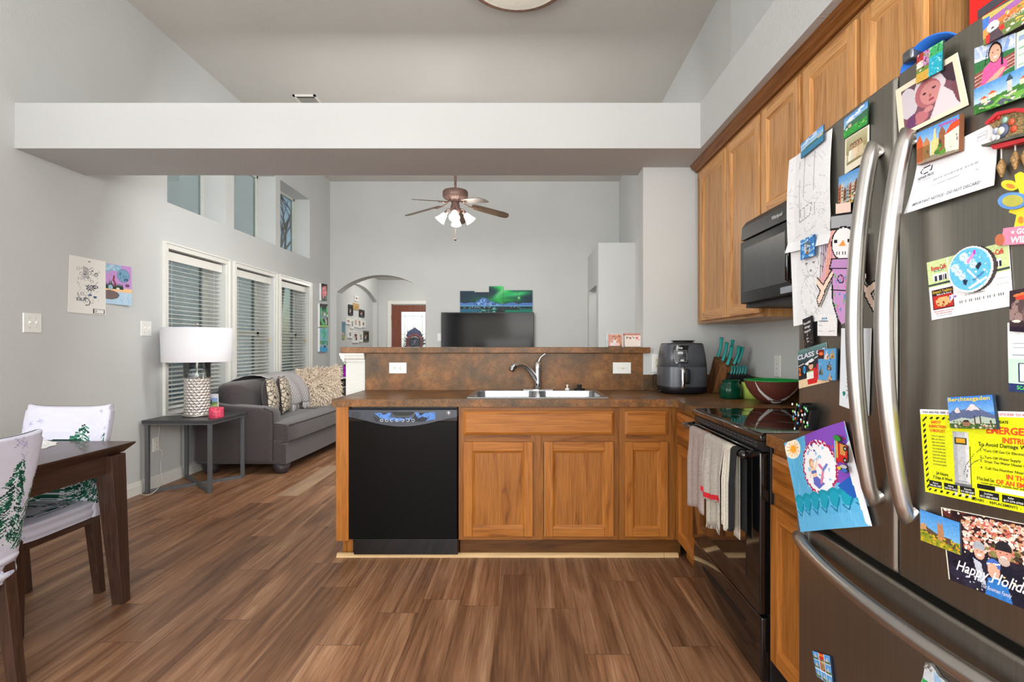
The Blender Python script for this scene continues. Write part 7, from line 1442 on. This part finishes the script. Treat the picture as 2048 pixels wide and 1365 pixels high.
mount([(0, .58), (.06, .62), (.12, .6), (.16, .58), (.2, .6), (.3, .42), (.33, .41), (.37, .46), (.4, .5), (.48, .6), (.55, .64), (.6, .66), (.68, .6), (.74, .58), (.8, .64), (.86, .6), (1, .6)], (76, 120, 190))
for k in range(130):
    x = rs.uniform(.2, .55); top = .42 + abs(x - .33) * 1.1; y = rs.uniform(top + .02, .7); c.line([(x, y), (x + rs.uniform(-.015, .02), y + .05)], .012, [(150, 190, 236), (20, 44, 80), (110, 160, 220)][k % 3])
c.rect(0, .69, 1, .73, (96, 160, 200)); c.rect(0, .73, 1, 1, (22, 40, 46)); c.specks(0, .74, 1, .8, 40, [(40, 60, 60), (120, 160, 180)], .02, .01); c.put((c.y > .82) & (c.x < .28), (34, 110, 140), .9); c.specks(.22, .82, .5, .98, 60, [(20, 120, 90), (100, 190, 180), (20, 50, 60)], .012, .02); c.put((c.y > .86) & (c.x > .62), (10, 150, 110), .8); c.put((c.y > .8) & (c.x > .82), (20, 120, 110), .7)
for i, (a, b, tp, lab) in enumerate(((920, 948.4, 582.3, 'leftmost panel of the split aurora canvas, with dark sky and low blue peaks'), (949, 977.4, 584.6, 'second aurora canvas panel with the tall snowy peak'), (978, 1006.4, 572.7, 'tallest middle aurora canvas panel with bright green curtain'), (1007, 1035.1, 580.7, 'fourth aurora canvas panel with green sky over low hills'), (1035.7, 1064.7, 580.7, 'rightmost aurora canvas panel with small green streak'))):
    i0, i1 = int((a - 920) / 144.7 * W_), int((b - 920) / 144.7 * W_); j0 = int((tp - 572.7) / (628 - 572.7) * H_); s_ = Cv(i1 - i0, H_ - j0, (0, 0, 0)); s_.a = c.a[j0:, i0:i1].copy()
    card('aurora_picture', [(X(a, 8.66), Z(tp, 8.66)), (X(b, 8.66), Z(tp, 8.66)), (X(b, 8.66), zbot), (X(a, 8.66), zbot)], s_, lambda q: YB, axis='y', t=.03, off=.001, label=lab, cat='picture', edge=(16, 40, 50), group='five aurora canvas panels above the television')
# --- ceiling fan
cx, cy = -.828, 6.36; t = thing('ceiling_fan', (cx, cy, 2.7), 'bronze ceiling fan with five wooden blades and four lit glass shades', 'fan')
mb = MB(); mb.tube([(cx, cy, 3.05), (cx, cy, zc(cy) - .02)], .014, 10); obj('downrod', mb, BRONZE, t)
mb = MB(); mb.lathe([(.075, zc(cy) - .0), (.07, zc(cy) - .04), (.03, zc(cy) - .09), (.014, zc(cy) - .1)], (cx, cy, 0), 24); obj('canopy', mb, BRONZE, t)
mb = MB(); mb.lathe([(.014, 3.075), (.06, 3.07), (.14, 3.055), (.15, 3.04), (.15, 2.985), (.14, 2.97), (.10, 2.945), (.06, 2.93), (.001, 2.93)], (cx, cy, 0), 40); mo = obj('motor_housing', mb, BRONZE, t)
mb = MB()
for k in range(24): a = k * PI / 12; mb.tube([(cx + .075 * math.cos(a), cy + .075 * math.sin(a), 2.937), (cx + .125 * math.cos(a), cy + .125 * math.sin(a), 2.963)], .004, 5)
obj('vent_ribs', mb, plain('bronze_dark', (60, 42, 36), .5, .4), mo)
BLD = streak('blade_wood', (104, 84, 68), 'x', .4, 0, .6, s=(3, 40))
for k in range(5):
    a = math.radians(19 + 72 * k); d = Vector((math.cos(a), math.sin(a), 0)); s = Vector((-d.y, d.x, 0)); z = 2.885
    mb = MB(); P_ = [(.20, -.045), (.24, -.06), (.40, -.066), (.60, -.068), (.645, -.055), (.66, -.02), (.66, .02), (.645, .055), (.60, .068), (.40, .066), (.24, .06), (.20, .045)]
    tilt = .22; Q = [Vector((cx, cy, z)) + d * r + s * (w * math.cos(tilt)) + Vector((0, 0, -w * math.sin(tilt) - (r - .2) * .18)) for r, w in P_]; n = len(Q); up = Vector((0, 0, .006))
    mb.add([q for q in Q] + [q + up for q in Q], [tuple(range(n))[::-1], tuple(range(n, 2 * n))] + [(i, (i + 1) % n, n + (i + 1) % n, n + i) for i in range(n)]); bl = obj('blade', mb, BLD, t)
    mb = MB(); mb.tube(smooth_path([Vector((cx, cy, 2.935)) + d * .08, Vector((cx, cy, 2.905)) + d * .12, Vector((cx, cy, 2.88)) + d * .17, Vector((cx, cy, 2.876)) + d * .22], 4), .008, 8); c0 = Vector((cx, cy, 2.872)) + d * .25
    mb.tube([c0 - d * .05 - s * .0, c0 - s * .035, c0 + d * .05, c0 + s * .035, c0 - d * .05], .005, 6); obj('blade_iron', mb, BRONZE, bl)
mb = MB(); mb.lathe([(.001, 2.93), (.05, 2.93), (.045, 2.90), (.055, 2.87), (.06, 2.83), (.045, 2.79), (.02, 2.77), (.001, 2.765)], (cx, cy, 0), 28); lk = obj('light_kit', mb, BRONZE, t)
SHM, ns, bs_ = nt_new('frosted_glass_lit'); bs_.inputs['Base Color'].default_value = (1, .97, .93, 1); bs_.inputs['Roughness'].default_value = .4; bs_.inputs['Emission Color'].default_value = (1, .95, .88, 1)
lw = N(ns, 'ShaderNodeLayerWeight', Blend=.5); mt = N(ns, 'ShaderNodeMath', operation='MULTIPLY_ADD'); mt.inputs[1].default_value = -.6; mt.inputs[2].default_value = 1.15; ns.links.new(lw.outputs['Facing'], mt.inputs[0]); ns.links.new(mt.outputs[0], bs_.inputs['Emission Strength'])
for k in range(4):
    a = math.radians(0 + 90 * k + 4); d = Vector((math.cos(a), math.sin(a), 0)); ax3 = (d * .62 + Vector((0, 0, -.78))).normalized(); s = Vector((-d.y, d.x, 0)); w3 = ax3.cross(s); p0 = Vector((cx, cy, 2.80)) + d * .105
    mb = MB(); mb.tube(smooth_path([Vector((cx, cy, 2.81)) + d * .04, Vector((cx, cy, 2.84)) + d * .075, Vector((cx, cy, 2.825)) + d * .1, p0], 4), .007, 8); mb.tube([p0 - ax3 * .01, p0 + ax3 * .025], .022, 12); ho = obj('lamp_holder', mb, BRONZE, lk)
    mb = MB(); mb.lathe([(.022, .02), (.034, .04), (.042, .07), (.05, .10), (.066, .135), (.063, .135), (.047, .10), (.038, .07), (.02, .03)], (0, 0, 0), 24, T=lambda v: p0 + s * v.x + w3 * v.y + ax3 * v.z); obj('glass_shade', mb, SHM, t)
mb = MB(); mb.tube([(cx, cy - .0, 2.77), (cx, cy, 2.49)], .0016, 5); pc = obj('pull_chain', mb, BRONZE, t); mb = MB(); mb.ball((cx, cy, 2.475), .014, 10, 6); obj('chain_pull', mb, plain('bronze_dark', (60, 42, 36), .5, .4), pc)
point('fan_bulbs', (cx, cy, 2.62), 22, .12, (1, .93, .84))
# --- flush ceiling light over the kitchen
x0_, y0_ = -.058, 3.915; r0 = .395; zl = zc(y0_); t = thing('ceiling_light', (x0_, y0_, zl - .12), 'round bronze-rimmed flush ceiling light cut by top of the photo', 'light')
mb = MB(); mb.lathe([(.20, zl), (.36, zl - .01), (.39, zl - .035), (r0, zl - .06), (.385, zl - .08), (.345, zl - .084)], (x0_, y0_, 0), 64); obj('rim', mb, plain('antique_bronze', (150, 104, 80), .4, .5, var=.15), t)
mb = MB(); mb.lathe([(.346, zl - .084), (.335, zl - .092), (.325, zl - .088), (.30, zl - .10), (.2, zl - .135), (.1, zl - .15), (.001, zl - .155)], (x0_, y0_, 0), 64); obj('glass_bowl', mb, plain('alabaster_glass', (236, 228, 212), .3, emit=.25), t)
# --- ceiling vent
vy0, vy1 = 5.80, 6.18; t = thing('ceiling_vent', (-2.4, 5.88, zc(5.88) - .02), 'white louvred air vent in ceiling just above the beam', 'vent')
vx0, vx1 = -2.52, -2.275
def zv(y): return zc(y)
mb = MB()
for (a, b, c_, d_) in ((vx0, vx1, vy0, vy0 + .022), (vx0, vx1, vy1 - .022, vy1), (vx0, vx0 + .022, vy0, vy1), (vx1 - .022, vx1, vy0, vy1)): mb.box(a, b, c_, d_, zv(vy0) - .016, zv(vy1) + .02)
obj('frame', mb, TRIM, t)
mb = MB()
for k in range(14): y = vy0 + .03 + k * .0245; mb.add([(vx0 + .022, y, zv(y) - .012), (vx1 - .022, y, zv(y) - .012), (vx1 - .022, y + .016, zv(y) - .002), (vx0 + .022, y + .016, zv(y) - .002)], [(0, 1, 2, 3)])
obj('louvres', mb, plain('vent_grey', (176, 174, 166), .5), t)
mb = MB(); mb.box(vx0 + .02, vx1 - .02, vy0 + .02, vy1 - .02, zv(vy0) - .0015, zv(vy0) + .0); obj('duct_opening', mb, plain('vent_dark', (70, 66, 60), .7), t)

# ================================================================== pictures on the walls
def LQ(*pts, x=LW): return [(on_left(px, py, x)[1], on_left(px, py, x)[2]) for px, py in pts]
c = Cv(90, 130, (236, 234, 228)); INK = (60, 62, 80)
for _ in range(90): x, y = rs.uniform(.2, .8), rs.uniform(.16, .82); c.line([(x, y), (x + rs.uniform(-.07, .07), y + rs.uniform(-.05, .05))], .006, (120, 122, 136), .8)
for _ in range(22): c.ring(rs.uniform(.22, .78), rs.uniform(.18, .8), .04, .025, .25, (110, 112, 126), .8)
for k in range(9): c.line([(.36 + .01 * (k % 2), .17 + k * .022), (.5, .19 + k * .022)], .009, INK)
for i in range(6):
    for j in range(5):
        if (i + j) % 2: c.rect(.46 + i * .037, .48 + j * .02, .497 + i * .037, .50 + j * .02, INK)
c.ring(.7, .5, .07, .025, .4, INK); c.ell(.4, .3, .02, .012, INK); c.ell(.62, .22, .02, .012, INK); c.ell(.56, .66, .05, .02, (90, 110, 150)); c.ell(.7, .69, .05, .022, (80, 100, 140)); c.line([(.4, .72), (.5, .72), (.56, .78), (.54, .84), (.44, .85)], .014, INK)
for x in (.4, .6): c.line([(.2, .16), (.2, .84)], .004, (150, 150, 160)); c.line([(x, .2), (x, .84)], .004, (150, 150, 160))
c.rect(.64, .9, .97, .985, (70, 54, 60)); c.rect(.68, .91, .95, .975, (236, 234, 232)); c.ring(.72, .943, .025, .018, .5, (90, 96, 70)); c.rect(.5, .055, .56, .068, (50, 54, 90))
card('wall_picture', LQ((137.8, 509.6), (210, 523.5), (210.3, 631), (134, 624.5)), c, lambda a: LW, sgn=1, off=.003, t=.002, mat=PRINTM, label='black and white doodle print pinned to the left wall', cat='picture', texts=[('ERA', .2, .78, .06, INK, {'width': .26, 'bold': .01}), ('S', .22, .68, .05, INK)])
c = Cv(96, 110, (196, 150, 210)); c.rect(0, 0, .6, .16, (150, 190, 214)); c.specks(0, .02, .6, .18, 14, [(176, 206, 222), (140, 182, 206)], .09, .05); c.grad(.0, .01, (196, 150, 210), (196, 150, 210))
c.ell(.7, .26, .22, .165, (120, 164, 190)); c.ring(.7, .26, .22, .165, .05, (60, 90, 130)); c.specks(.56, .16, .84, .38, 12, [(60, 84, 110), (90, 130, 160)], .03); c.rect(0, .58, 1, .7, (246, 200, 150)); c.rect(0, .68, 1, 1, (178, 208, 230))
for k in range(12): x = .05 + k * .055; h_ = .2 if k in (3, 4) else .12; c.poly([(x - .05, .62), (x, .58 - h_), (x + .05, .62)], (40, 70, 56))
c.line([(.36, .3), (.34, .4), (.4, .46), (.38, .54)], .05, (146, 60, 70)); c.ell(.24, .58, .08, .06, (160, 190, 206)); c.ell(.5, .6, .06, .03, (220, 220, 210)); c.ell(.2, .77, .33, .11, (122, 104, 104)); c.ring(.2, .77, .33, .11, .06, (60, 50, 60)); c.ell(.84, .5, .08, .04, (110, 80, 110)); c.specks(.4, .72, 1, 1, 30, [(150, 184, 214), (206, 226, 240)], .04, .008)
card('wall_picture', LQ((206, 526), (262, 534.5), (257.5, 612), (206, 607)), c, lambda a: LW, sgn=1, off=.0, t=.003, mat=PRINTM, label='purple sky lake drawing with moon beside the doodle print', cat='picture', curl=lambda u, v: .022 * v * u)
c = Cv(30, 66, (30, 28, 34)); c.specks(.2, .2, .95, .75, 26, [(236, 110, 120), (224, 84, 100), (244, 150, 150)], .16, .1); c.ell(.55, .5, .1, .05, (240, 190, 140)); c.specks(.1, .75, .9, 1, 10, [(70, 130, 110), (50, 90, 80)], .14, .08)
card('canvas_picture', LQ((638.5, 567), (650.5, 569.5), (650, 602.5), (638.5, 601.5)), c, lambda a: LW, sgn=1, off=.001, t=.03, label='small pink flower on black canvas, top of three on wall', cat='picture')
c = Cv(40, 70, (32, 30, 36)); c.poly([(0, .1), (.35, .6), (.3, .9), (0, .7)], (90, 176, 130)); c.specks(.2, .2, .95, .9, 36, [(80, 180, 120), (226, 150, 180), (236, 236, 226), (120, 200, 140), (150, 140, 200), (40, 150, 90)], .13, .07); c.rect(0, .9, 1, 1, (150, 200, 120))
card('canvas_picture', LQ((635.5, 607.5), (651.5, 609), (651.8, 655.5), (635.5, 654.5)), c, lambda a: LW, sgn=1, off=.001, t=.03, label='green cactus on black canvas, middle of three on wall', cat='picture')
c = Cv(40, 70, (150, 206, 226)); c.specks(0, .1, 1, .6, 30, [(96, 190, 150), (130, 210, 190), (120, 190, 226)], .16, .1); c.rect(0, .55, 1, .68, (70, 170, 130)); c.specks(0, .66, 1, .82, 20, [(110, 110, 130), (206, 216, 226), (60, 70, 90)], .1, .03); c.rect(0, .82, 1, 1, (76, 176, 226)); c.line([(0, .7), (.35, .45)], .04, (190, 190, 80))
card('canvas_picture', LQ((635.5, 656.5), (651.8, 657), (651.5, 704.5), (635.5, 703.5)), c, lambda a: LW, sgn=1, off=.001, t=.03, label='pale blue and green canvas, lowest of three on wall', cat='picture')
# gallery in the entry niche
GX = NX
def gpt(cx_, cy_): px, py = 660 + cx_ / 8.533, 540 + cy_ / 8.533; d = (GX + .02) * F / (px - VX); return d, Z(py, d)
fr_list = [((425, 435, 490, 545), 'w', 'topmost white framed photo in the entry gallery'), ((325, 590, 395, 785), 'k', 'tall black framed portrait left of the wooden plaque'), ((508, 675, 590, 815), 'k', 'black framed dark photo right of the wooden plaque'),
  ((283, 820, 355, 935), 'w', 'white framed pale photo at left of gallery middle row'), ((360, 830, 412, 1008), 'w', 'second white frame in gallery middle row, set low'), ((420, 808, 470, 985), 'w', 'third white frame in gallery middle row'), ((482, 825, 540, 1000), 'w', 'fourth white frame of middle row with brown photo'), ((545, 865, 605, 990), 'w', 'small rightmost white frame of gallery middle row'),
  ((310, 1035, 385, 1170), 'w', 'white framed dark photo at left of gallery bottom row'), ((400, 1045, 492, 1250), 'w', 'largest white frame in gallery bottom row'), ((505, 1060, 560, 1235), 'w', 'narrow white frame beside the olive framed photo'), ((583, 1038, 665, 1228), 'g', 'olive framed grey photo at right of gallery bottom row')]
for (a, b, c1, d1), kd, lab in fr_list:
    (y0, z1), (y1, z0) = gpt(a, b), gpt(c1, d1); zt1 = gpt(a, b)[1]; y0, y1 = sorted((y0, y1)); z0, z1 = sorted((z0, z1))
    col = {'w': TRIM, 'k': BLKM, 'g': plain('olive_frame', (74, 76, 56), .5)}[kd]; o = thing('framed_photo', (GX, (y0 + y1) / 2, z0), lab, 'frame', 'framed photos in the entry gallery')
    fw = .03 if kd == 'w' else .035; mb = MB()
    for r in ((y0, y0 + fw, z0, z1), (y1 - fw, y1, z0, z1), (y0 + fw, y1 - fw, z0, z0 + fw), (y0 + fw, y1 - fw, z1 - fw, z1)): mb.box(GX + .0005, GX + .022, *r)
    mb.box(GX + .0005, GX + .01, y0 + .005, y1 - .005, z0 + .005, z1 - .005); obj('frame', mb, col, o)
    bg_ = [(150, 90, 84), (90, 70, 60), (60, 60, 70), (120, 130, 130), (170, 130, 100)][rs.randint(5)]; cv_ = Cv(20, 26, (232, 232, 228) if kd == 'w' else (40, 38, 40)); cv_.rect(.18, .14, .82, .88, bg_); cv_.person(.38, .3, .6, (200, 190, 190)); cv_.person(.64, .34, .56, (60, 60, 80))
    card('photo', [(y0 + fw, z1 - fw), (y1 - fw, z1 - fw), (y1 - fw, z0 + fw), (y0 + fw, z0 + fw)], cv_, lambda q: GX + .0105, sgn=1, parent=o, mat=PRINTM)
(y0, z1), (y1, z0) = gpt(395, 560), gpt(500, 695); c = Cv(40, 26, (186, 150, 92)); c.noise(18, 2); 
for k in range(3): c.rect(.4 - .1 * k, .45 + k * .18, .9, .49 + k * .18, (110, 80, 44))
card('wooden_plaque', [(y0, z1), (y1, z1), (y1, z0), (y0, z0)], c, lambda q: GX, sgn=1, off=.001, t=.015, label='small tan wooden plaque near top of the entry gallery', cat='plaque')
(y0, z1), (y1, z0) = gpt(197, 885), gpt(262, 1190); c = Cv(20, 60, (92, 132, 150)); c.grad(0, .7, (84, 126, 146), (110, 146, 150)); c.specks(.1, .65, .9, .8, 10, [(206, 150, 130), (226, 226, 210)], .08, .04); c.rect(0, .82, 1, 1, (150, 170, 100)); c.specks(0, .8, 1, 1, 12, [(96, 140, 80), (190, 190, 110)], .12, .04)
card('narrow_canvas', [(y0, z1), (y1, z1), (y1, z0), (y0, z0)], c, lambda q: GX, sgn=1, off=.001, t=.02, label='tall narrow blue canvas left of the framed gallery photos', cat='picture')

# ================================================================== dining corner
TY1, TX1, TZ = 2.60, -1.89, .757
t = thing('dining_table', (-2.35, 2.05, 0), 'dark walnut dining table with thick tapered legs', 'table')
tx0, ty0 = -2.83, .6
mb = MB(); e = .035; zb, zm = TZ - .045, TZ - .008
mb.hexa([(tx0 + e, ty0 + e, zb), (TX1 - e, ty0 + e, zb), (TX1 - e, TY1 - e, zb), (tx0 + e, TY1 - e, zb)], [(tx0, ty0, zm), (TX1, ty0, zm), (TX1, TY1, zm), (tx0, TY1, zm)]); mb.box(tx0, TX1, ty0, TY1, zm, TZ); obj('tabletop', mb, DKWOOD, t, bevel=.002)
ax0, ax1, ay0, ay1 = tx0 + .07, TX1 - .012, ty0 + .07, TY1 - .05
for nm, r in (('apron', (ax1 - .055, ax1 - .03, ay0 + .03, ay1 - .03)), ('apron', (ax0 + .03, ax0 + .055, ay0 + .03, ay1 - .03)), ('apron', (ax0 + .03, ax1 - .03, ay1 - .055, ay1 - .03)), ('apron', (ax0 + .03, ax1 - .03, ay0 + .03, ay0 + .055))):
    mb = MB(); mb.box(r[0], r[1], r[2], r[3], zb - .085, zb - .0005); obj(nm, mb, DKWOOD, t)
for (x, y, sx, sy_) in ((ax1, ay1, -1, -1), (ax1, ay0, -1, 1), (ax0, ay1, 1, -1), (ax0, ay0, 1, 1)):
    mb = MB(); w0, w1 = .088, .052
    def sqr(x, y, w, z): P_ = [(x, y), (x + sx * w, y), (x + sx * w, y + sy_ * w), (x, y + sy_ * w)]; P_ = P_ if sx * sy_ > 0 else P_[::-1]; return [(a, b, z) for a, b in P_]
    mb.hexa(sqr(x + .008, y + .02 * (1 if sy_ < 0 else -1), w1, 0), sqr(x, y, w0, zb - .001)); obj('leg', mb, DKWOODZ, t, bevel=.003)
mb = MB(); dr_ = []
for k in range(60): a = 2 * PI * k / 60; r = .19 * (1 + .035 * math.cos(a * 15)); dr_.append((-2.36 + r * math.cos(a), 2.42 + r * .9 * math.sin(a)))
mb.prism(dr_, TZ + .0008, TZ + .003); o = obj('woven_placemat', mb, plain('doily_white', (232, 234, 230), .8, var=.05, scale=90, bmp=.8), label='round white woven placemat on the dark dining table', cat='placemat')
mb = MB()
for r in (.05, .085, .12, .155): mb.tube([(-2.36 + r * (1 + .03 * math.cos(12 * k * PI / 30)) * math.cos(k * PI / 30), 2.42 + .9 * r * (1 + .03 * math.cos(12 * k * PI / 30)) * math.sin(k * PI / 30), TZ + .0035) for k in range(61)], .0022, 4, False)
obj('raised_weave', mb, plain('doily_white', (232, 234, 230), .8), o)
# chairs: wooden legs and rails under a printed stretch cover
def cover_canvas(w, h, trees, y_snow, seed, nsnow=26):
    r = np.random.RandomState(seed); c = Cv(w, h, (196, 195, 209)); c.noise(5, 3)
    for _ in range(nsnow):
        x, y, s = r.uniform(0, 1), r.uniform(0, 1), r.uniform(.018, .035)
        for k in range(3): a = k * PI / 3; c.line([(x - s * math.cos(a) * h / w, y - s * math.sin(a)), (x + s * math.cos(a) * h / w, y + s * math.sin(a))], .005, (150, 150, 186), .8)
    for (tx, ty, th, tw) in trees:
        n = int(170 * th / .5 + 40)
        for _ in range(int(n * 3.4)):
            f = r.uniform(0, 1) ** .75; yy = ty + th * f; ww = tw * f * (1 + .25 * math.sin(f * 34)); xx = tx + r.uniform(-1, 1) * ww; L = .02 + .06 * f * tw * 3
            col = [(22, 76, 58), (34, 98, 74), (16, 50, 42), (66, 124, 104), (18, 58, 46), (200, 210, 212), (206, 205, 219)][r.randint(7)]
            dx = L * (1 if xx > tx else -1) * .5; c.line([(xx, yy), (xx + dx, yy + .018)], .008, col)
    return c
def surfmesh(fn, cv, name, parent, mat=PRINTM, back=None):
    mb = MB(); W_, H_ = cv.w, cv.h; a = cv.a; lc = np.where(a[..., :3] / 255 <= .04045, a[..., :3] / 255 / 12.92, ((a[..., :3] / 255 + .055) / 1.055) ** 2.4)
    mb.V = [tuple(fn(i / W_, j / H_)) for j in range(H_ + 1) for i in range(W_ + 1)]
    for j in range(H_):
        for i in range(W_): mb.F.append((j * (W_ + 1) + i, (j + 1) * (W_ + 1) + i, (j + 1) * (W_ + 1) + i + 1, j * (W_ + 1) + i + 1)); mb.S.append(True); mb.M.append(0); mb.C.append(tuple(lc[j, i]))
    return obj(name, mb, mat, parent)
def chair(origin, ang, label, seed, detail):
    """local frame: +Y is where the sitter faces, origin on the floor under the seat centre"""
    ca, sa = math.cos(ang), math.sin(ang); O = Vector(origin)
    def G(x, y, z): return (O.x + x * ca - y * sa, O.y + x * sa + y * ca, z)
    t = thing('dining_chair', tuple(O), label, 'chair')
    SW, SD = .215, .22; rake = lambda z: -.02 - .10 * max(0, z - .42) / .55
    for sx in (-1, 1):
        mb = MB(); x0, x1 = sx * .20, sx * .155; q = lambda y0, y1, z, k=1.0: [G(x0, y0, z), G(x0 + (x1 - x0) * k, y0, z), G(x0 + (x1 - x0) * k, y1, z), G(x0, y1, z)]
        A, B_ = q(-.26, -.225, 0, .8), q(-.215, -.165, .46); 
        if sx < 0: pass
        else: A, B_ = A[::-1], B_[::-1]
        mb.hexa(A, B_); obj('rear_leg', mb, DKWOODZ, t, bevel=.002)
        mb = MB(); A, B_ = q(.175, .205, 0, .7), q(.165, .21, .42)
        if sx > 0: A, B_ = A[::-1], B_[::-1]
        mb.hexa(A, B_); obj('front_leg', mb, DKWOODZ, t, bevel=.002)
        mb = MB(); xs = sx * .19; A = [G(xs - .012, -.17, .365), G(xs + .012, -.17, .365), G(xs + .012, .17, .365), G(xs - .012, .17, .365)]; B_ = [(a[0], a[1], .42) for a in A]; mb.hexa(A, B_); obj('side_rail', mb, DKWOOD, t)
    for ys in (-.18, .185):
        mb = MB(); A = [G(-.155, ys - .012, .365), G(.155, ys - .012, .365), G(.155, ys + .012, .365), G(-.155, ys + .012, .365)]; mb.hexa(A, [(a[0], a[1], .42) for a in A]); obj('cross_rail', mb, DKWOOD, t)
    # seat cover: a closed pad
    c1 = cover_canvas(70, 60, [(.3, .0, .35, .25), (.75, .0, .4, .22)] if detail else [(.5, .1, .5, .3)], 0, seed, 14)
    cov = surfmesh(lambda u, v: (lambda P: G(P[0], P[1], P[2]))(_seat(u, v, SW, SD)), c1, 'seat_cover', t)
    # back cover: a closed sleeve round the back frame, from below the seat up to the top
    zt_, zb2 = .915, .395; n = None
    trees = [(.06, .22, .5, .07), (.17, .3, .42, .05), (.28, .16, .56, .08), (.42, .24, .5, .07), (.545, .20, .56, .085), (.68, .34, .42, .06), (.80, .16, .56, .085), (.93, .26, .5, .07)] + [(q_, .5, .36, .1) for q_ in (.04, .12, .2, .3, .38, .46)]
    c2 = cover_canvas(190, 130, trees, 0, seed + 3, 60)
    def slv(u, v):
        z = zt_ - (zt_ - zb2) * v; th = 2 * PI * u; k = 5.0; cx_ = math.copysign(abs(math.cos(th)) ** (2 / k), math.cos(th)); sy__ = math.copysign(abs(math.sin(th)) ** (2 / k), math.sin(th))
        w = SW * (1 - .03 * (v < .05)) * (.985 + .015 * math.sin(v * 9)); tk = .028 + (.006 * math.sin(v * 60 + u * 9) if v > .82 else 0); yb = -.19 + (-.105) * max(0, (z - .45)) / .47
        if v == 0: tk *= .2
        top = .012 * (abs(cx_) ** 4) * (1 - v) ** 6
        return G(cx_ * w, yb + sy__ * tk, z + top)
    surfmesh(slv, c2, 'back_cover', t)
    mb = MB(); mb.hexa([G(-.2, -.195, .47), G(.2, -.195, .47), G(.2, -.175, .47), G(-.2, -.175, .47)], [G(-.19, -.296, .905), G(.19, -.296, .905), G(.19, -.276, .905), G(-.19, -.276, .905)]); obj('back_frame', mb, DKWOOD, t)
    return t
def _seat(u, v, SW, SD):
    th = 2 * PI * u; ph = PI / 2 - PI * v * .5; k = 6; cx_ = math.copysign(abs(math.cos(th)) ** (2 / k), math.cos(th)); sy__ = math.copysign(abs(math.sin(th)) ** (2 / k), math.sin(th))
    if v < .55: r = v / .55; return (cx_ * SW * r, sy__ * SD * r, .475 - .008 * r ** 6)
    q = (v - .55) / .45; return (cx_ * (SW + .002 * math.sin(q * 12)), sy__ * (SD + .002 * math.sin(q * 12)), .467 - .07 * q)
chair((-2.287, 2.405, 0), PI, 'dining chair with snowy pine cover at far end of the table', 11, True)
chair((-2.02, 1.695, 0), PI / 2, 'dining chair with snowy pine cover at near left edge', 23, True)
